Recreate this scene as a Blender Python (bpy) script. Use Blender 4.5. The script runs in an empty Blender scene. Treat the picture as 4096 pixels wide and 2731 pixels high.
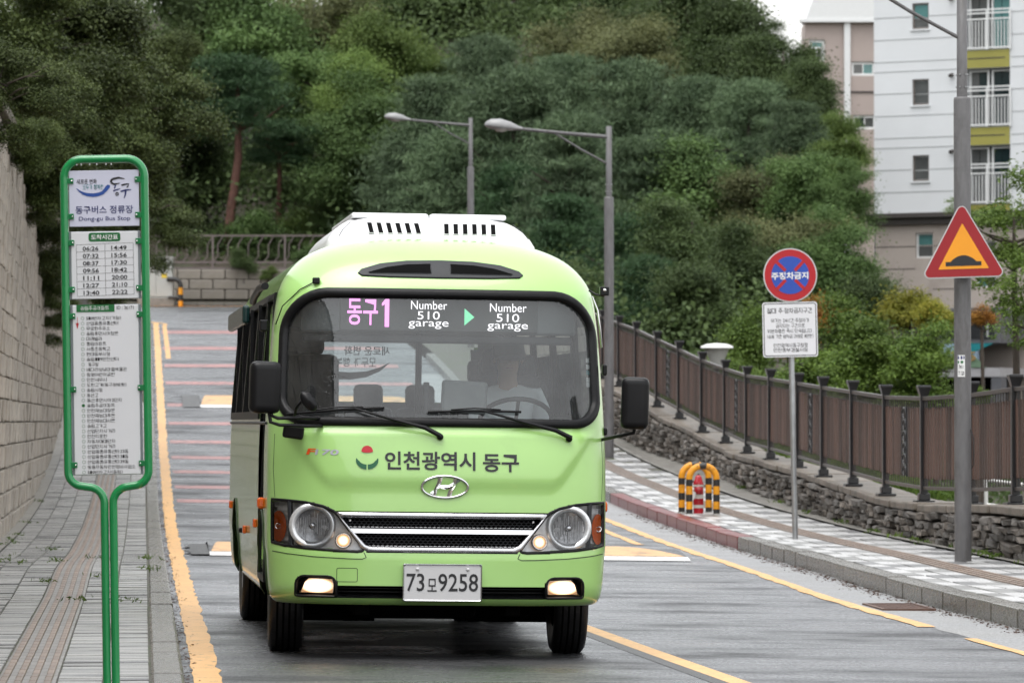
import bpy, bmesh, math, random
import numpy as np
from mathutils import Vector, Matrix, Euler
R = math.radians
random.seed(11)
RNG = np.random.default_rng(5)
scene = bpy.context.scene
C = scene.collection

# ------------------------------------------------------------------ camera, sky, sun, exposure
F_PX = 16500.0                      # focal length in pixels of a 4096 px wide frame
CAM_Z = 1.465
cam_data = bpy.data.cameras.new('camera')
cam_data.sensor_width = 36.0
cam_data.lens = F_PX / 4096 * 36.0
cam_data.clip_start = 0.5
cam_data.clip_end = 3000
cam_data.dof.use_dof = True
cam_data.dof.focus_distance = 25.5
cam_data.dof.aperture_fstop = 7.5
cam = bpy.data.objects.new('camera', cam_data)
cam.location = (0, 0, CAM_Z)
cam.rotation_euler = (R(90) + math.atan(319.5 / F_PX), 0, 0)
C.objects.link(cam)
scene.camera = cam

SUN_EL, SUN_AZ = 74, 205            # azimuth measured clockwise from +Y
world = bpy.data.worlds.new('World')
scene.world = world
world.use_nodes = True
wn = world.node_tree
wn.nodes.clear()
w_sky = wn.nodes.new('ShaderNodeTexSky')
w_sky.sky_type = 'NISHITA'
w_sky.sun_disc = False
w_sky.sun_elevation = R(SUN_EL)
w_sky.sun_rotation = R(SUN_AZ)
w_sky.air_density = 1.8
w_sky.dust_density = 2.0
w_sky.ozone_density = 1.0
w_hsv = wn.nodes.new('ShaderNodeHueSaturation')
w_hsv.inputs['Saturation'].default_value = 0.10       # overcast: the cloud deck is white
w_bg = wn.nodes.new('ShaderNodeBackground')
w_bg.inputs['Strength'].default_value = 0.15
w_out = wn.nodes.new('ShaderNodeOutputWorld')
wn.links.new(w_sky.outputs[0], w_hsv.inputs['Color'])
wn.links.new(w_hsv.outputs[0], w_bg.inputs['Color'])
wn.links.new(w_bg.outputs[0], w_out.inputs[0])
sun_data = bpy.data.lights.new('sun', 'SUN')
sun_data.energy = 0.8
sun_data.angle = R(45)
sun_data.color = (1.0, 0.97, 0.93)
sun = bpy.data.objects.new('sun', sun_data)
sun.rotation_euler = (R(90 - SUN_EL), 0, R(180 - SUN_AZ))
sun.location = (0, 0, 60)
C.objects.link(sun)
vs = scene.view_settings
vs.view_transform = 'Standard'
vs.look = 'None'
vs.exposure = 1.02
vs.gamma = 1.0
vs.use_curve_mapping = False
scene.cycles.max_bounces = 5
scene.cycles.diffuse_bounces = 2
scene.cycles.glossy_bounces = 3
scene.cycles.transparent_max_bounces = 24
scene.cycles.use_adaptive_sampling = True
scene.cycles.adaptive_threshold = 0.02
scene.cycles.caustics_reflective = False
scene.cycles.caustics_refractive = False
scene.cycles.sample_clamp_indirect = 6.0

# ------------------------------------------------------------------ small helpers
def interp(pts):
    xs = [p[0] for p in pts]; ys = [p[1] for p in pts]; n = len(xs)
    m = []
    for i in range(n):
        if i == 0: m.append((ys[1]-ys[0])/(xs[1]-xs[0]))
        elif i == n-1: m.append((ys[-1]-ys[-2])/(xs[-1]-xs[-2]))
        else:
            a = (ys[i]-ys[i-1])/(xs[i]-xs[i-1]); b = (ys[i+1]-ys[i])/(xs[i+1]-xs[i])
            m.append(0.0 if a*b <= 0 else 2*a*b/(a+b))
    def f(x):
        if x <= xs[0]: return ys[0] + m[0]*(x-xs[0])
        if x >= xs[-1]: return ys[-1] + m[-1]*(x-xs[-1])
        lo, hi = 0, n-1
        while hi-lo > 1:
            k = (lo+hi)//2
            if xs[k] <= x: lo = k
            else: hi = k
        h = xs[hi]-xs[lo]; t = (x-xs[lo])/h
        return ((2*t**3-3*t*t+1)*ys[lo] + (t**3-2*t*t+t)*h*m[lo] + (-2*t**3+3*t*t)*ys[hi] + (t**3-t*t)*h*m[hi])
    return f

def sstep(a, b, x):
    t = min(1.0, max(0.0, (x-a)/(b-a))); return t*t*(3-2*t)

def link(o, parent=None):
    C.objects.link(o)
    if parent is not None: o.parent = parent
    return o

def tag(o, label=None, cat=None, group=None, kind=None):
    if label: o['label'] = label
    if cat: o['category'] = cat
    if group: o['group'] = group
    if kind: o['kind'] = kind
    return o

def thing(name, label, cat, loc=(0, 0, 0), rotz=0.0, group=None):
    o = bpy.data.objects.new(name, None)
    o.empty_display_size = 0.2
    o.location = loc; o.rotation_euler = (0, 0, rotz)
    link(o); return tag(o, label, cat, group)

class MB:
    """collects geometry for one mesh object"""
    def __init__(s): s.v = []; s.f = []; s.smooth = []
    def add(s, vs_, fs_, smooth=False):
        o = len(s.v); s.v += [tuple(p) for p in vs_]
        for f in fs_: s.f.append([i+o for i in f]); s.smooth.append(smooth)
        return s
    def box(s, c, d, rot=None):
        hx, hy, hz = d[0]/2, d[1]/2, d[2]/2
        p = [Vector((x, y, z)) for x in (-hx, hx) for y in (-hy, hy) for z in (-hz, hz)]
        if rot is not None: p = [rot @ q for q in p]
        p = [q + Vector(c) for q in p]
        return s.add(p, [(0,1,3,2),(4,6,7,5),(0,4,5,1),(2,3,7,6),(0,2,6,4),(1,5,7,3)])
    def bbox(s, c, d, b=0.01, rot=None):
        """box with chamfered edges"""
        h = [d[0]/2, d[1]/2, d[2]/2]; b = min(b, min(h)*0.9)
        bm = bmesh.new(); bmesh.ops.create_cube(bm, size=1)
        for v in bm.verts: v.co = Vector((v.co.x*d[0], v.co.y*d[1], v.co.z*d[2]))
        bmesh.ops.bevel(bm, geom=list(bm.edges), offset=b, segments=2, affect='EDGES', profile=0.5)
        bm.verts.index_update()
        p = [Vector(v.co) for v in bm.verts]
        if rot is not None: p = [rot @ q for q in p]
        fs_ = [[v.index for v in f.verts] for f in bm.faces]; bm.free()
        return s.add([q+Vector(c) for q in p], fs_)
    def cyl(s, p0, p1, r0, r1=None, n=12, caps=True, smooth=True):
        if r1 is None: r1 = r0
        return s.tube([p0, p1], [r0, r1], n, caps, smooth)
    def tube(s, path, r, n=10, caps=True, smooth=True, closed=False):
        P = [Vector(p) for p in path]; m = len(P)
        rr = r if isinstance(r, (list, tuple)) else [r]*m
        T = []
        for i in range(m):
            if closed: t = P[(i+1) % m]-P[i-1]
            else: t = P[min(i+1, m-1)]-P[max(i-1, 0)]
            T.append(t.normalized())
        a = Vector((0, 0, 1)) if abs(T[0].z) < 0.9 else Vector((1, 0, 0))
        N = (a - T[0]*a.dot(T[0])).normalized()
        vs_, fs_ = [], []
        for i in range(m):
            N = (N - T[i]*N.dot(T[i]))
            N = N.normalized() if N.length > 1e-6 else Vector((1, 0, 0))
            B = T[i].cross(N)
            for k in range(n):
                an = 2*math.pi*k/n
                vs_.append(P[i] + (N*math.cos(an)+B*math.sin(an))*rr[i])
        for i in range(m if closed else m-1):
            j = (i+1) % m
            for k in range(n):
                fs_.append((i*n+k, i*n+(k+1) % n, j*n+(k+1) % n, j*n+k))
        s.add(vs_, fs_, smooth)
        if caps and not closed:
            s.add(vs_[:n], [tuple(range(n))[::-1]]); s.add(vs_[-n:], [tuple(range(n))])
        return s
    def lathe(s, prof, axis_o=(0, 0, 0), n=24, mtx=None, smooth=True):
        """prof: list of (r, h) round local z"""
        vs_, fs_ = [], []
        for r, h in prof:
            for k in range(n):
                an = 2*math.pi*k/n
                vs_.append(Vector((r*math.cos(an), r*math.sin(an), h)))
        for i in range(len(prof)-1):
            for k in range(n):
                fs_.append((i*n+k, i*n+(k+1) % n, (i+1)*n+(k+1) % n, (i+1)*n+k))
        if mtx is not None: vs_ = [mtx @ v for v in vs_]
        return s.add([v+Vector(axis_o) for v in vs_], fs_, smooth)
    def prism(s, poly, y0, y1):
        """polygon in x,z extruded along y (front face at y0)"""
        n = len(poly)
        vs_ = [(p[0], y0, p[1]) for p in poly]+[(p[0], y1, p[1]) for p in poly]
        fs_ = [tuple(range(n)), tuple(range(2*n-1, n-1, -1))]
        for i in range(n): fs_.append((i, i+n, (i+1) % n+n, (i+1) % n))
        return s.add(vs_, fs_)
    def mesh(s, name='mesh', mats=None):
        me = bpy.data.meshes.new(name)
        me.from_pydata([tuple(p) for p in s.v], [], s.f)
        me.polygons.foreach_set('use_smooth', s.smooth)
        if mats: me.materials.append(mats)
        me.update(); return me
    def build(s, name, m, parent=None, recalc=True):
        me = s.mesh(name, m)
        if recalc:
            bm = bmesh.new(); bm.from_mesh(me)
            bmesh.ops.recalc_face_normals(bm, faces=bm.faces); bm.to_mesh(me); bm.free()
        return link(bpy.data.objects.new(name, me), parent)

def inst(name, me, loc, rot=(0, 0, 0), scale=(1, 1, 1), parent=None):
    o = bpy.data.objects.new(name, me)
    o.location = loc; o.rotation_euler = rot; o.scale = scale
    return link(o, parent)

def rrect(cx, cz, w, h, r, n=6):
    """rounded rectangle outline, counter-clockwise in x,z"""
    rs = r if isinstance(r, (list, tuple)) else [r]*4       # bl, br, tr, tl
    out = []
    for (sx, sz, a0, q) in ((-1, -1, 180, rs[0]), (1, -1, 270, rs[1]), (1, 1, 0, rs[2]), (-1, 1, 90, rs[3])):
        for k in range(n+1):
            a = R(a0+90*k/n)
            out.append((cx+sx*(w/2-q)+q*math.cos(a), cz+sz*(h/2-q)+q*math.sin(a)))
    return out

# ------------------------------------------------------------------ materials
MATS = {}
def nodes(name):
    m = bpy.data.materials.new(name); m.use_nodes = True
    nt = m.node_tree; b = nt.nodes['Principled BSDF']
    return m, nt, b

def mat(name, col, rough=0.5, metal=0.0, var=0.12, scale=6.0, bump=0.0, bscale=40.0, rvar=0.0, coat=0.0,
        spec=0.5, rand=0.0, stain=None, stain_scale=1.5, stain_lo=0.5, stain_hi=0.7, stretch=None, emit=None, estr=0.0, drops=0.0, crough=0.06):
    m, nt, b = nodes(name); L = nt.links.new; N = nt.nodes.new
    tc = N('ShaderNodeTexCoord'); src = tc.outputs['Object']
    if stretch:
        mp = N('ShaderNodeMapping'); mp.inputs['Scale'].default_value = stretch
        L(src, mp.inputs['Vector']); src = mp.outputs[0]
    nz = N('ShaderNodeTexNoise'); nz.inputs['Scale'].default_value = scale; nz.inputs['Detail'].default_value = 6
    nz.inputs['Roughness'].default_value = 0.65
    L(src, nz.inputs['Vector'])
    rp = N('ShaderNodeValToRGB')
    c = Vector(col[:3])
    rp.color_ramp.elements[0].position = 0.28; rp.color_ramp.elements[1].position = 0.72
    rp.color_ramp.elements[0].color = (*[max(0, x*(1-var)) for x in c], 1)
    rp.color_ramp.elements[1].color = (*[min(1, x*(1+var)) for x in c], 1)
    L(nz.outputs['Fac'], rp.inputs['Fac']); out = rp.outputs['Color']
    if stain:
        n2 = N('ShaderNodeTexNoise'); n2.inputs['Scale'].default_value = stain_scale; n2.inputs['Detail'].default_value = 7
        n2.inputs['Roughness'].default_value = 0.7
        L(src, n2.inputs['Vector'])
        r2 = N('ShaderNodeMapRange'); r2.inputs['From Min'].default_value = stain_lo; r2.inputs['From Max'].default_value = stain_hi
        L(n2.outputs['Fac'], r2.inputs['Value'])
        mx = N('ShaderNodeMix'); mx.data_type = 'RGBA'
        L(r2.outputs[0], mx.inputs['Factor']); L(out, mx.inputs['A']); mx.inputs['B'].default_value = (*stain, 1)
        out = mx.outputs['Result']
    if rand > 0:
        oi = N('ShaderNodeObjectInfo')
        mr = N('ShaderNodeMapRange'); mr.inputs['To Min'].default_value = 1-rand; mr.inputs['To Max'].default_value = 1+rand
        L(oi.outputs['Random'], mr.inputs['Value'])
        hs = N('ShaderNodeHueSaturation'); L(out, hs.inputs['Color']); L(mr.outputs[0], hs.inputs['Value'])
        out = hs.outputs['Color']
    L(out, b.inputs['Base Color'])
    b.inputs['Metallic'].default_value = metal
    b.inputs['Roughness'].default_value = rough
    b.inputs['Specular IOR Level'].default_value = spec
    b.inputs['Coat Weight'].default_value = coat
    b.inputs['Coat Roughness'].default_value = crough
    if rvar > 0:
        mr = N('ShaderNodeMapRange'); mr.inputs['From Min'].default_value = 0.3; mr.inputs['From Max'].default_value = 0.7
        mr.inputs['To Min'].default_value = max(0.02, rough-rvar); mr.inputs['To Max'].default_value = min(1, rough+rvar)
        L(nz.outputs['Fac'], mr.inputs['Value']); L(mr.outputs[0], b.inputs['Roughness'])
    if bump > 0 or drops > 0:
        bp = N('ShaderNodeBump'); bp.inputs['Strength'].default_value = bump if bump > 0 else drops
        bp.inputs['Distance'].default_value = 0.02
        if drops > 0:
            vo = N('ShaderNodeTexVoronoi'); vo.inputs['Scale'].default_value = bscale; vo.inputs['Randomness'].default_value = 1.0
            L(src, vo.inputs['Vector'])
            mr = N('ShaderNodeMapRange'); mr.inputs['From Min'].default_value = 0.0; mr.inputs['From Max'].default_value = 0.32
            mr.inputs['To Min'].default_value = 1; mr.inputs['To Max'].default_value = 0
            L(vo.outputs['Distance'], mr.inputs['Value']); L(mr.outputs[0], bp.inputs['Height'])
            bp.inputs['Distance'].default_value = 0.004
            L(bp.outputs[0], b.inputs['Coat Normal'] if coat > 0 else b.inputs['Normal'])
        else:
            n3 = N('ShaderNodeTexNoise'); n3.inputs['Scale'].default_value = bscale; n3.inputs['Detail'].default_value = 5
            L(src, n3.inputs['Vector']); L(n3.outputs['Fac'], bp.inputs['Height']); L(bp.outputs[0], b.inputs['Normal'])
    if emit:
        b.inputs['Emission Color'].default_value = (*emit, 1); b.inputs['Emission Strength'].default_value = estr
    MATS[name] = m
    return m

def glass_mat(name, tint=(0.9, 0.95, 0.95), ior=1.5, rough=0.0, dirt=0.0, drops=False):
    """thin pane: what is behind it, plus the mirror image by Fresnel"""
    m = bpy.data.materials.new(name); m.use_nodes = True; nt = m.node_tree; nt.nodes.clear()
    N = nt.nodes.new; L = nt.links.new
    o = N('ShaderNodeOutputMaterial'); tr = N('ShaderNodeBsdfTransparent'); gl = N('ShaderNodeBsdfGlossy')
    fr = N('ShaderNodeFresnel'); mx = N('ShaderNodeMixShader')
    tr.inputs['Color'].default_value = (*tint, 1); gl.inputs['Roughness'].default_value = rough
    fr.inputs['IOR'].default_value = ior
    L(fr.outputs[0], mx.inputs[0]); L(tr.outputs[0], mx.inputs[1]); L(gl.outputs[0], mx.inputs[2])
    last = mx
    if dirt > 0:
        tc = N('ShaderNodeTexCoord'); nz = N('ShaderNodeTexNoise'); nz.inputs['Scale'].default_value = 5; nz.inputs['Detail'].default_value = 8
        df = N('ShaderNodeBsdfDiffuse'); df.inputs['Color'].default_value = (0.55, 0.57, 0.58, 1)
        mr = N('ShaderNodeMapRange'); mr.inputs['From Min'].default_value = 0.35; mr.inputs['From Max'].default_value = 0.7
        mr.inputs['To Min'].default_value = dirt*0.4; mr.inputs['To Max'].default_value = dirt*1.4
        m2 = N('ShaderNodeMixShader')
        L(tc.outputs['Object'], nz.inputs['Vector']); L(nz.outputs['Fac'], mr.inputs['Value']); L(mr.outputs[0], m2.inputs[0])
        L(mx.outputs[0], m2.inputs[1]); L(df.outputs[0], m2.inputs[2]); last = m2
    if drops:
        tc2 = N('ShaderNodeTexCoord'); vo = N('ShaderNodeTexVoronoi'); vo.inputs['Scale'].default_value = 55
        mr2 = N('ShaderNodeMapRange'); mr2.inputs['From Min'].default_value = 0; mr2.inputs['From Max'].default_value = 0.3
        mr2.inputs['To Min'].default_value = 1; mr2.inputs['To Max'].default_value = 0
        bp = N('ShaderNodeBump'); bp.inputs['Distance'].default_value = 0.003; bp.inputs['Strength'].default_value = 0.25
        L(tc2.outputs['Object'], vo.inputs['Vector']); L(vo.outputs['Distance'], mr2.inputs['Value'])
        L(mr2.outputs[0], bp.inputs['Height']); L(bp.outputs[0], gl.inputs['Normal']); L(bp.outputs[0], fr.inputs['Normal'])
    L(last.outputs[0], o.inputs[0]); MATS[name] = m
    return m

def leaf_mat(name, col, col2, rough=0.6, transl=0.35, nscale=0.5):
    m, nt, b = nodes(name); L = nt.links.new; N = nt.nodes.new
    ge = N('ShaderNodeNewGeometry'); tc = N('ShaderNodeTexCoord'); oi = N('ShaderNodeObjectInfo')
    nz = N('ShaderNodeTexNoise'); nz.inputs['Scale'].default_value = nscale; nz.inputs['Detail'].default_value = 4
    L(tc.outputs['Object'], nz.inputs['Vector'])
    ad = N('ShaderNodeMath'); ad.operation = 'ADD'; L(ge.outputs['Random Per Island'], ad.inputs[0])
    mu = N('ShaderNodeMath'); mu.operation = 'MULTIPLY'; mu.inputs[1].default_value = 2.2; L(nz.outputs['Fac'], mu.inputs[0]); L(mu.outputs[0], ad.inputs[1])
    mr = N('ShaderNodeMapRange'); mr.inputs['From Min'].default_value = 0.62; mr.inputs['From Max'].default_value = 2.1; L(ad.outputs[0], mr.inputs['Value'])
    mx = N('ShaderNodeMix'); mx.data_type = 'RGBA'; mx.inputs['A'].default_value = (*col, 1); mx.inputs['B'].default_value = (*col2, 1)
    L(mr.outputs[0], mx.inputs['Factor'])
    hs = N('ShaderNodeHueSaturation'); L(mx.outputs['Result'], hs.inputs['Color'])
    m1 = N('ShaderNodeMapRange'); m1.inputs['To Min'].default_value = 0.72; m1.inputs['To Max'].default_value = 1.3; L(oi.outputs['Random'], m1.inputs['Value']); L(m1.outputs[0], hs.inputs['Value'])
    L(hs.outputs['Color'], b.inputs['Base Color']); b.inputs['Roughness'].default_value = rough
    b.inputs['Specular IOR Level'].default_value = 0.22
    tl = N('ShaderNodeBsdfTranslucent'); L(hs.outputs['Color'], tl.inputs['Color'])
    ms = N('ShaderNodeMixShader'); ms.inputs[0].default_value = transl
    L(b.outputs[0], ms.inputs[1]); L(tl.outputs[0], ms.inputs[2])
    L(ms.outputs[0], nt.nodes['Material Output'].inputs[0]); MATS[name] = m
    return m

# ------------------------------------------------------------------ lettering (Blender's own font), made first while the scene is small
_TX = {}
_KEEP = []
def glyphs(body, bold=0.0, mono=False):
    key = (body, bold)
    if key in _TX: return _TX[key]
    cu = bpy.data.curves.new('lettering', 'FONT'); cu.body = body; cu.size = 1.0
    cu.resolution_u = 3; cu.offset = bold; cu.align_x = 'LEFT'; cu.fill_mode = 'FRONT'
    o = bpy.data.objects.new('lettering', cu); C.objects.link(o)
    dg = bpy.context.evaluated_depsgraph_get(); dg.update()
    me = o.evaluated_get(dg).to_mesh()
    v = [(p.co.x, p.co.y) for p in me.vertices]; f = [list(p.vertices) for p in me.polygons]
    o.evaluated_get(dg).to_mesh_clear()
    if _KEEP: bpy.data.objects.remove(o); bpy.data.curves.remove(cu)
    else: _KEEP.append(o); C.objects.unlink(o)      # keeps the font loaded
    x0 = min(p[0] for p in v); x1 = max(p[0] for p in v); y0 = min(p[1] for p in v); y1 = max(p[1] for p in v)
    v = [((p[0]-x0)/(x1-x0), (p[1]-y0)/(y1-y0)) for p in v]
    _TX[key] = (v, f, (x1-x0)/(y1-y0))
    return _TX[key]

# Korean text in small sizes is drawn stroke by stroke from its letters; the large lettering uses Blender's own font
FONT_SET = {'인천광역시', '동구', '모', '동구버스 정류장', '도착시간표', '주정차금지', '새로운 변화'}
_O = [(.5+.5*math.cos(R(t)), .5+.5*math.sin(R(t))) for t in range(90, 451, 36)]
_G1 = [[(0, 1), (1, 1), (.95, .45), (.8, 0)]]
_SI = [[(.5, 1), (.42, .55), (0, 0)], [(.46, .62), (1, 0)]]
def _sq(st, x0, x1, y0, y1): return [[(x0+(x1-x0)*p[0], y0+(y1-y0)*p[1]) for p in l] for l in st]
_K = {'g': _G1, 'n': [[(0, 1), (0, 0), (1, 0)]], 'd': [[(1, 1), (0, 1), (0, 0), (1, 0)]], 'r': [[(0, 1), (1, 1), (1, .52), (0, .52), (0, 0), (1, 0)]],
      'm': [[(0, 0), (0, 1), (1, 1), (1, 0), (0, 0)]], 'b': [[(0, 1), (0, 0), (1, 0), (1, 1)], [(0, .5), (1, .5)]], 's': _SI, 'o': [_O],
      'j': [[(.02, 1), (.98, 1)]]+_sq(_SI, 0, 1, 0, 1), 'c': [[(.38, 1), (.62, 1)], [(.02, .8), (.98, .8)]]+_sq(_SI, 0, 1, 0, .8), 'k': _G1+[[(0, .52), (.95, .52)]],
      't': [[(1, 1), (0, 1), (0, 0), (1, 0)], [(0, .5), (1, .5)]], 'p': [[(0, 1), (1, 1)], [(0, 0), (1, 0)], [(.28, 1), (.28, 0)], [(.72, 1), (.72, 0)]],
      'h': [[(.36, 1), (.64, 1)], [(0, .78), (1, .78)]]+_sq([_O], .14, .86, 0, .62)}
for q_ in 'gdbsj': _K[q_*2] = _sq(_K[q_], 0, .44, 0, 1)+_sq(_K[q_], .56, 1, 0, 1)
_INI = ['g', 'gg', 'n', 'd', 'dd', 'r', 'm', 'b', 'bb', 's', 'ss', 'o', 'j', 'jj', 'c', 'k', 't', 'p', 'h']
_FIN = ['', 'g', 'gg', 'g', 'n', 'n', 'n', 'd', 'r', 'r', 'r', 'r', 'r', 'r', 'r', 'r', 'm', 'b', 'b', 's', 'ss', 'o', 'j', 'c', 'k', 't', 'p', 'h']
_VV = {'a': [[(.3, 0), (.3, 1)], [(.3, .5), (1, .5)]], 'ae': [[(.15, 0), (.15, 1)], [(.85, 0), (.85, 1)], [(.15, .5), (.85, .5)]], 'ya': [[(.3, 0), (.3, 1)], [(.3, .64), (1, .64)], [(.3, .36), (1, .36)]],
       'eo': [[(.8, 0), (.8, 1)], [(0, .5), (.8, .5)]], 'e': [[(.5, 0), (.5, 1)], [(1, 0), (1, 1)], [(0, .5), (.5, .5)]], 'yeo': [[(.8, 0), (.8, 1)], [(0, .64), (.8, .64)], [(0, .36), (.8, .36)]],
       'ye': [[(.5, 0), (.5, 1)], [(1, 0), (1, 1)], [(0, .64), (.5, .64)], [(0, .36), (.5, .36)]], 'i': [[(.6, 0), (.6, 1)]]}
_VH = {'o': [[(0, .1), (1, .1)], [(.5, .1), (.5, 1)]], 'yo': [[(0, .1), (1, .1)], [(.33, .1), (.33, 1)], [(.67, .1), (.67, 1)]], 'u': [[(0, .85), (1, .85)], [(.5, .85), (.5, 0)]], 'yu': [[(0, .85), (1, .85)], [(.33, .85), (.33, 0)], [(.67, .85), (.67, 0)]], 'eu': [[(0, .45), (1, .45)]]}
_VOW = [('', 'a'), ('', 'ae'), ('', 'ya'), ('', 'ae'), ('', 'eo'), ('', 'e'), ('', 'yeo'), ('', 'ye'), ('o', ''), ('o', 'a'), ('o', 'ae'), ('o', 'i'), ('yo', ''), ('u', ''), ('u', 'eo'), ('u', 'e'), ('u', 'i'), ('yu', ''), ('eu', ''), ('eu', 'i'), ('', 'i')]
def syllable(ch):
    k = ord(ch)-0xAC00; ini = _K[_INI[k//588]]; vh, vv = _VOW[(k % 588)//28]; fin = _FIN[k % 28]
    lo = .42 if fin else 0.0; hh = 1-lo; st = []
    if not vh: st += _sq(ini, .02, .5, lo+hh*(.12 if not fin else .05), lo+hh*.95)+_sq(_VV[vv], .58, .86, lo-.02*bool(fin), 1)
    elif not vv: st += _sq(ini, .14, .74, lo+hh*.52, lo+hh*1.0)+_sq(_VH[vh], 0, .88, lo+hh*.0, lo+hh*.42)
    else: st += _sq(ini, .03, .46, lo+hh*.5, lo+hh*.98)+_sq(_VH[vh], 0, .54, lo+hh*.06, lo+hh*.4)+_sq(_VV[vv], .62, .88, lo, 1)
    if fin: st += _sq(_K[fin], .14, .8, 0, .32)
    return st
_font_glyphs = glyphs
def glyphs(body, bold=0.0, mono=False):
    if body in FONT_SET or not any(ord(c) > 0x3000 for c in body): return _font_glyphs(body, bold)
    key = (body, bold)
    if key in _TX: return _TX[key]
    v, f, x, th = [], [], 0.0, .042+bold*.6
    for c in body:
        if ord(c) > 0x3000:
            for l in syllable(c):
                for p, q in zip(l[:-1], l[1:]):
                    d_ = Vector((q[0]-p[0], q[1]-p[1])); d_.normalize(); n_ = Vector((-d_.y, d_.x))*th; e_ = d_*th*.7; o_ = len(v)
                    v += [(x+p[0]-e_.x+n_.x, p[1]-e_.y+n_.y), (x+p[0]-e_.x-n_.x, p[1]-e_.y-n_.y), (x+q[0]+e_.x-n_.x, q[1]+e_.y-n_.y), (x+q[0]+e_.x+n_.x, q[1]+e_.y+n_.y)]
                    f.append([o_, o_+1, o_+2, o_+3])
            x += 1.0
        elif c == ' ': x += .36
        elif c == '·' or c == '.':
            z0 = .42 if c == '·' else 0; o_ = len(v); v += [(x+.08, z0), (x+.2, z0), (x+.2, z0+.12), (x+.08, z0+.12)]; f.append([o_, o_+1, o_+2, o_+3]); x += .3
        else:
            gv, gf, _ = _font_glyphs(c, bold); w_, z0, h_ = (.24, -.1, 1.2) if c in '()' else (.46, .02, .96); o_ = len(v)
            v += [(x+.04+p[0]*w_, z0+p[1]*h_) for p in gv]; f += [[o_+i for i in t] for t in gf]; x += w_+.12
    x0 = min(p[0] for p in v); x1 = max(p[0] for p in v); y0 = min(p[1] for p in v); y1 = max(p[1] for p in v)
    v = [((p[0]-x0)/(x1-x0), (p[1]-y0)/(y1-y0)) for p in v]
    _TX[key] = (v, f, (x1-x0)/(y1-y0))
    return _TX[key]

def text_flat(body, x0, z0, w, h, y, bold=0.0, mb=None, mirror=False, rot=0.0):
    """lettering filling the box x0..x0+w, z0..z0+h in the plane y, read from -y"""
    v, f, asp = glyphs(body, bold)
    if w is None: w = h*asp
    mb = mb or MB(); ca, sa = math.cos(rot), math.sin(rot)
    pts = []
    for p in v:
        a, b = (1-p[0] if mirror else p[0])*w, p[1]*h
        pts.append((x0+a*ca-b*sa, y, z0+a*sa+b*ca))
    mb.add(pts, f); return mb
# ------------------------------------------------------------------ the lie of the land
prof = interp([(-40, 0), (30, 0), (44, 0.0), (48, .02), (55, .12), (62, .34), (71, .74), (85, 1.74), (103, 3.2), (120, 4.25), (135, 5.0), (150, 5.62), (158, 5.9), (200, 6.6)])
def XL(d): return -1.855 - .0893*(d-23.1)
_xr = interp([(-40, 10.6), (18, 4.75), (24, 4.16), (30.4, 3.64), (35.2, 3.3), (43.4, 2.93), (48, 2.62), (54.5, 2.11), (60, 1.55), (71, .45), (103, -2.35), (130, -4.75), (158, -7.2)])
def XR(d): return _xr(d)
def zr(x, d):
    return prof(d) - .012*(x-(XL(d)+XR(d))/2)*(1-sstep(70, 110, d))
def zpl(d):      # top of the left pavement
    return zr(XL(d), d) + .15 + .06*sstep(29.5, 34.5, d)*(1-sstep(34.5, 41, d))
def zpr(d): return zr(XR(d), d) + .15
def slope(f, d): return (f(d+.25)-f(d-.25))/.5
YAW_L = math.atan(.0893)
def yaw_r(d): return -math.atan(slope(XR, d))

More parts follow.
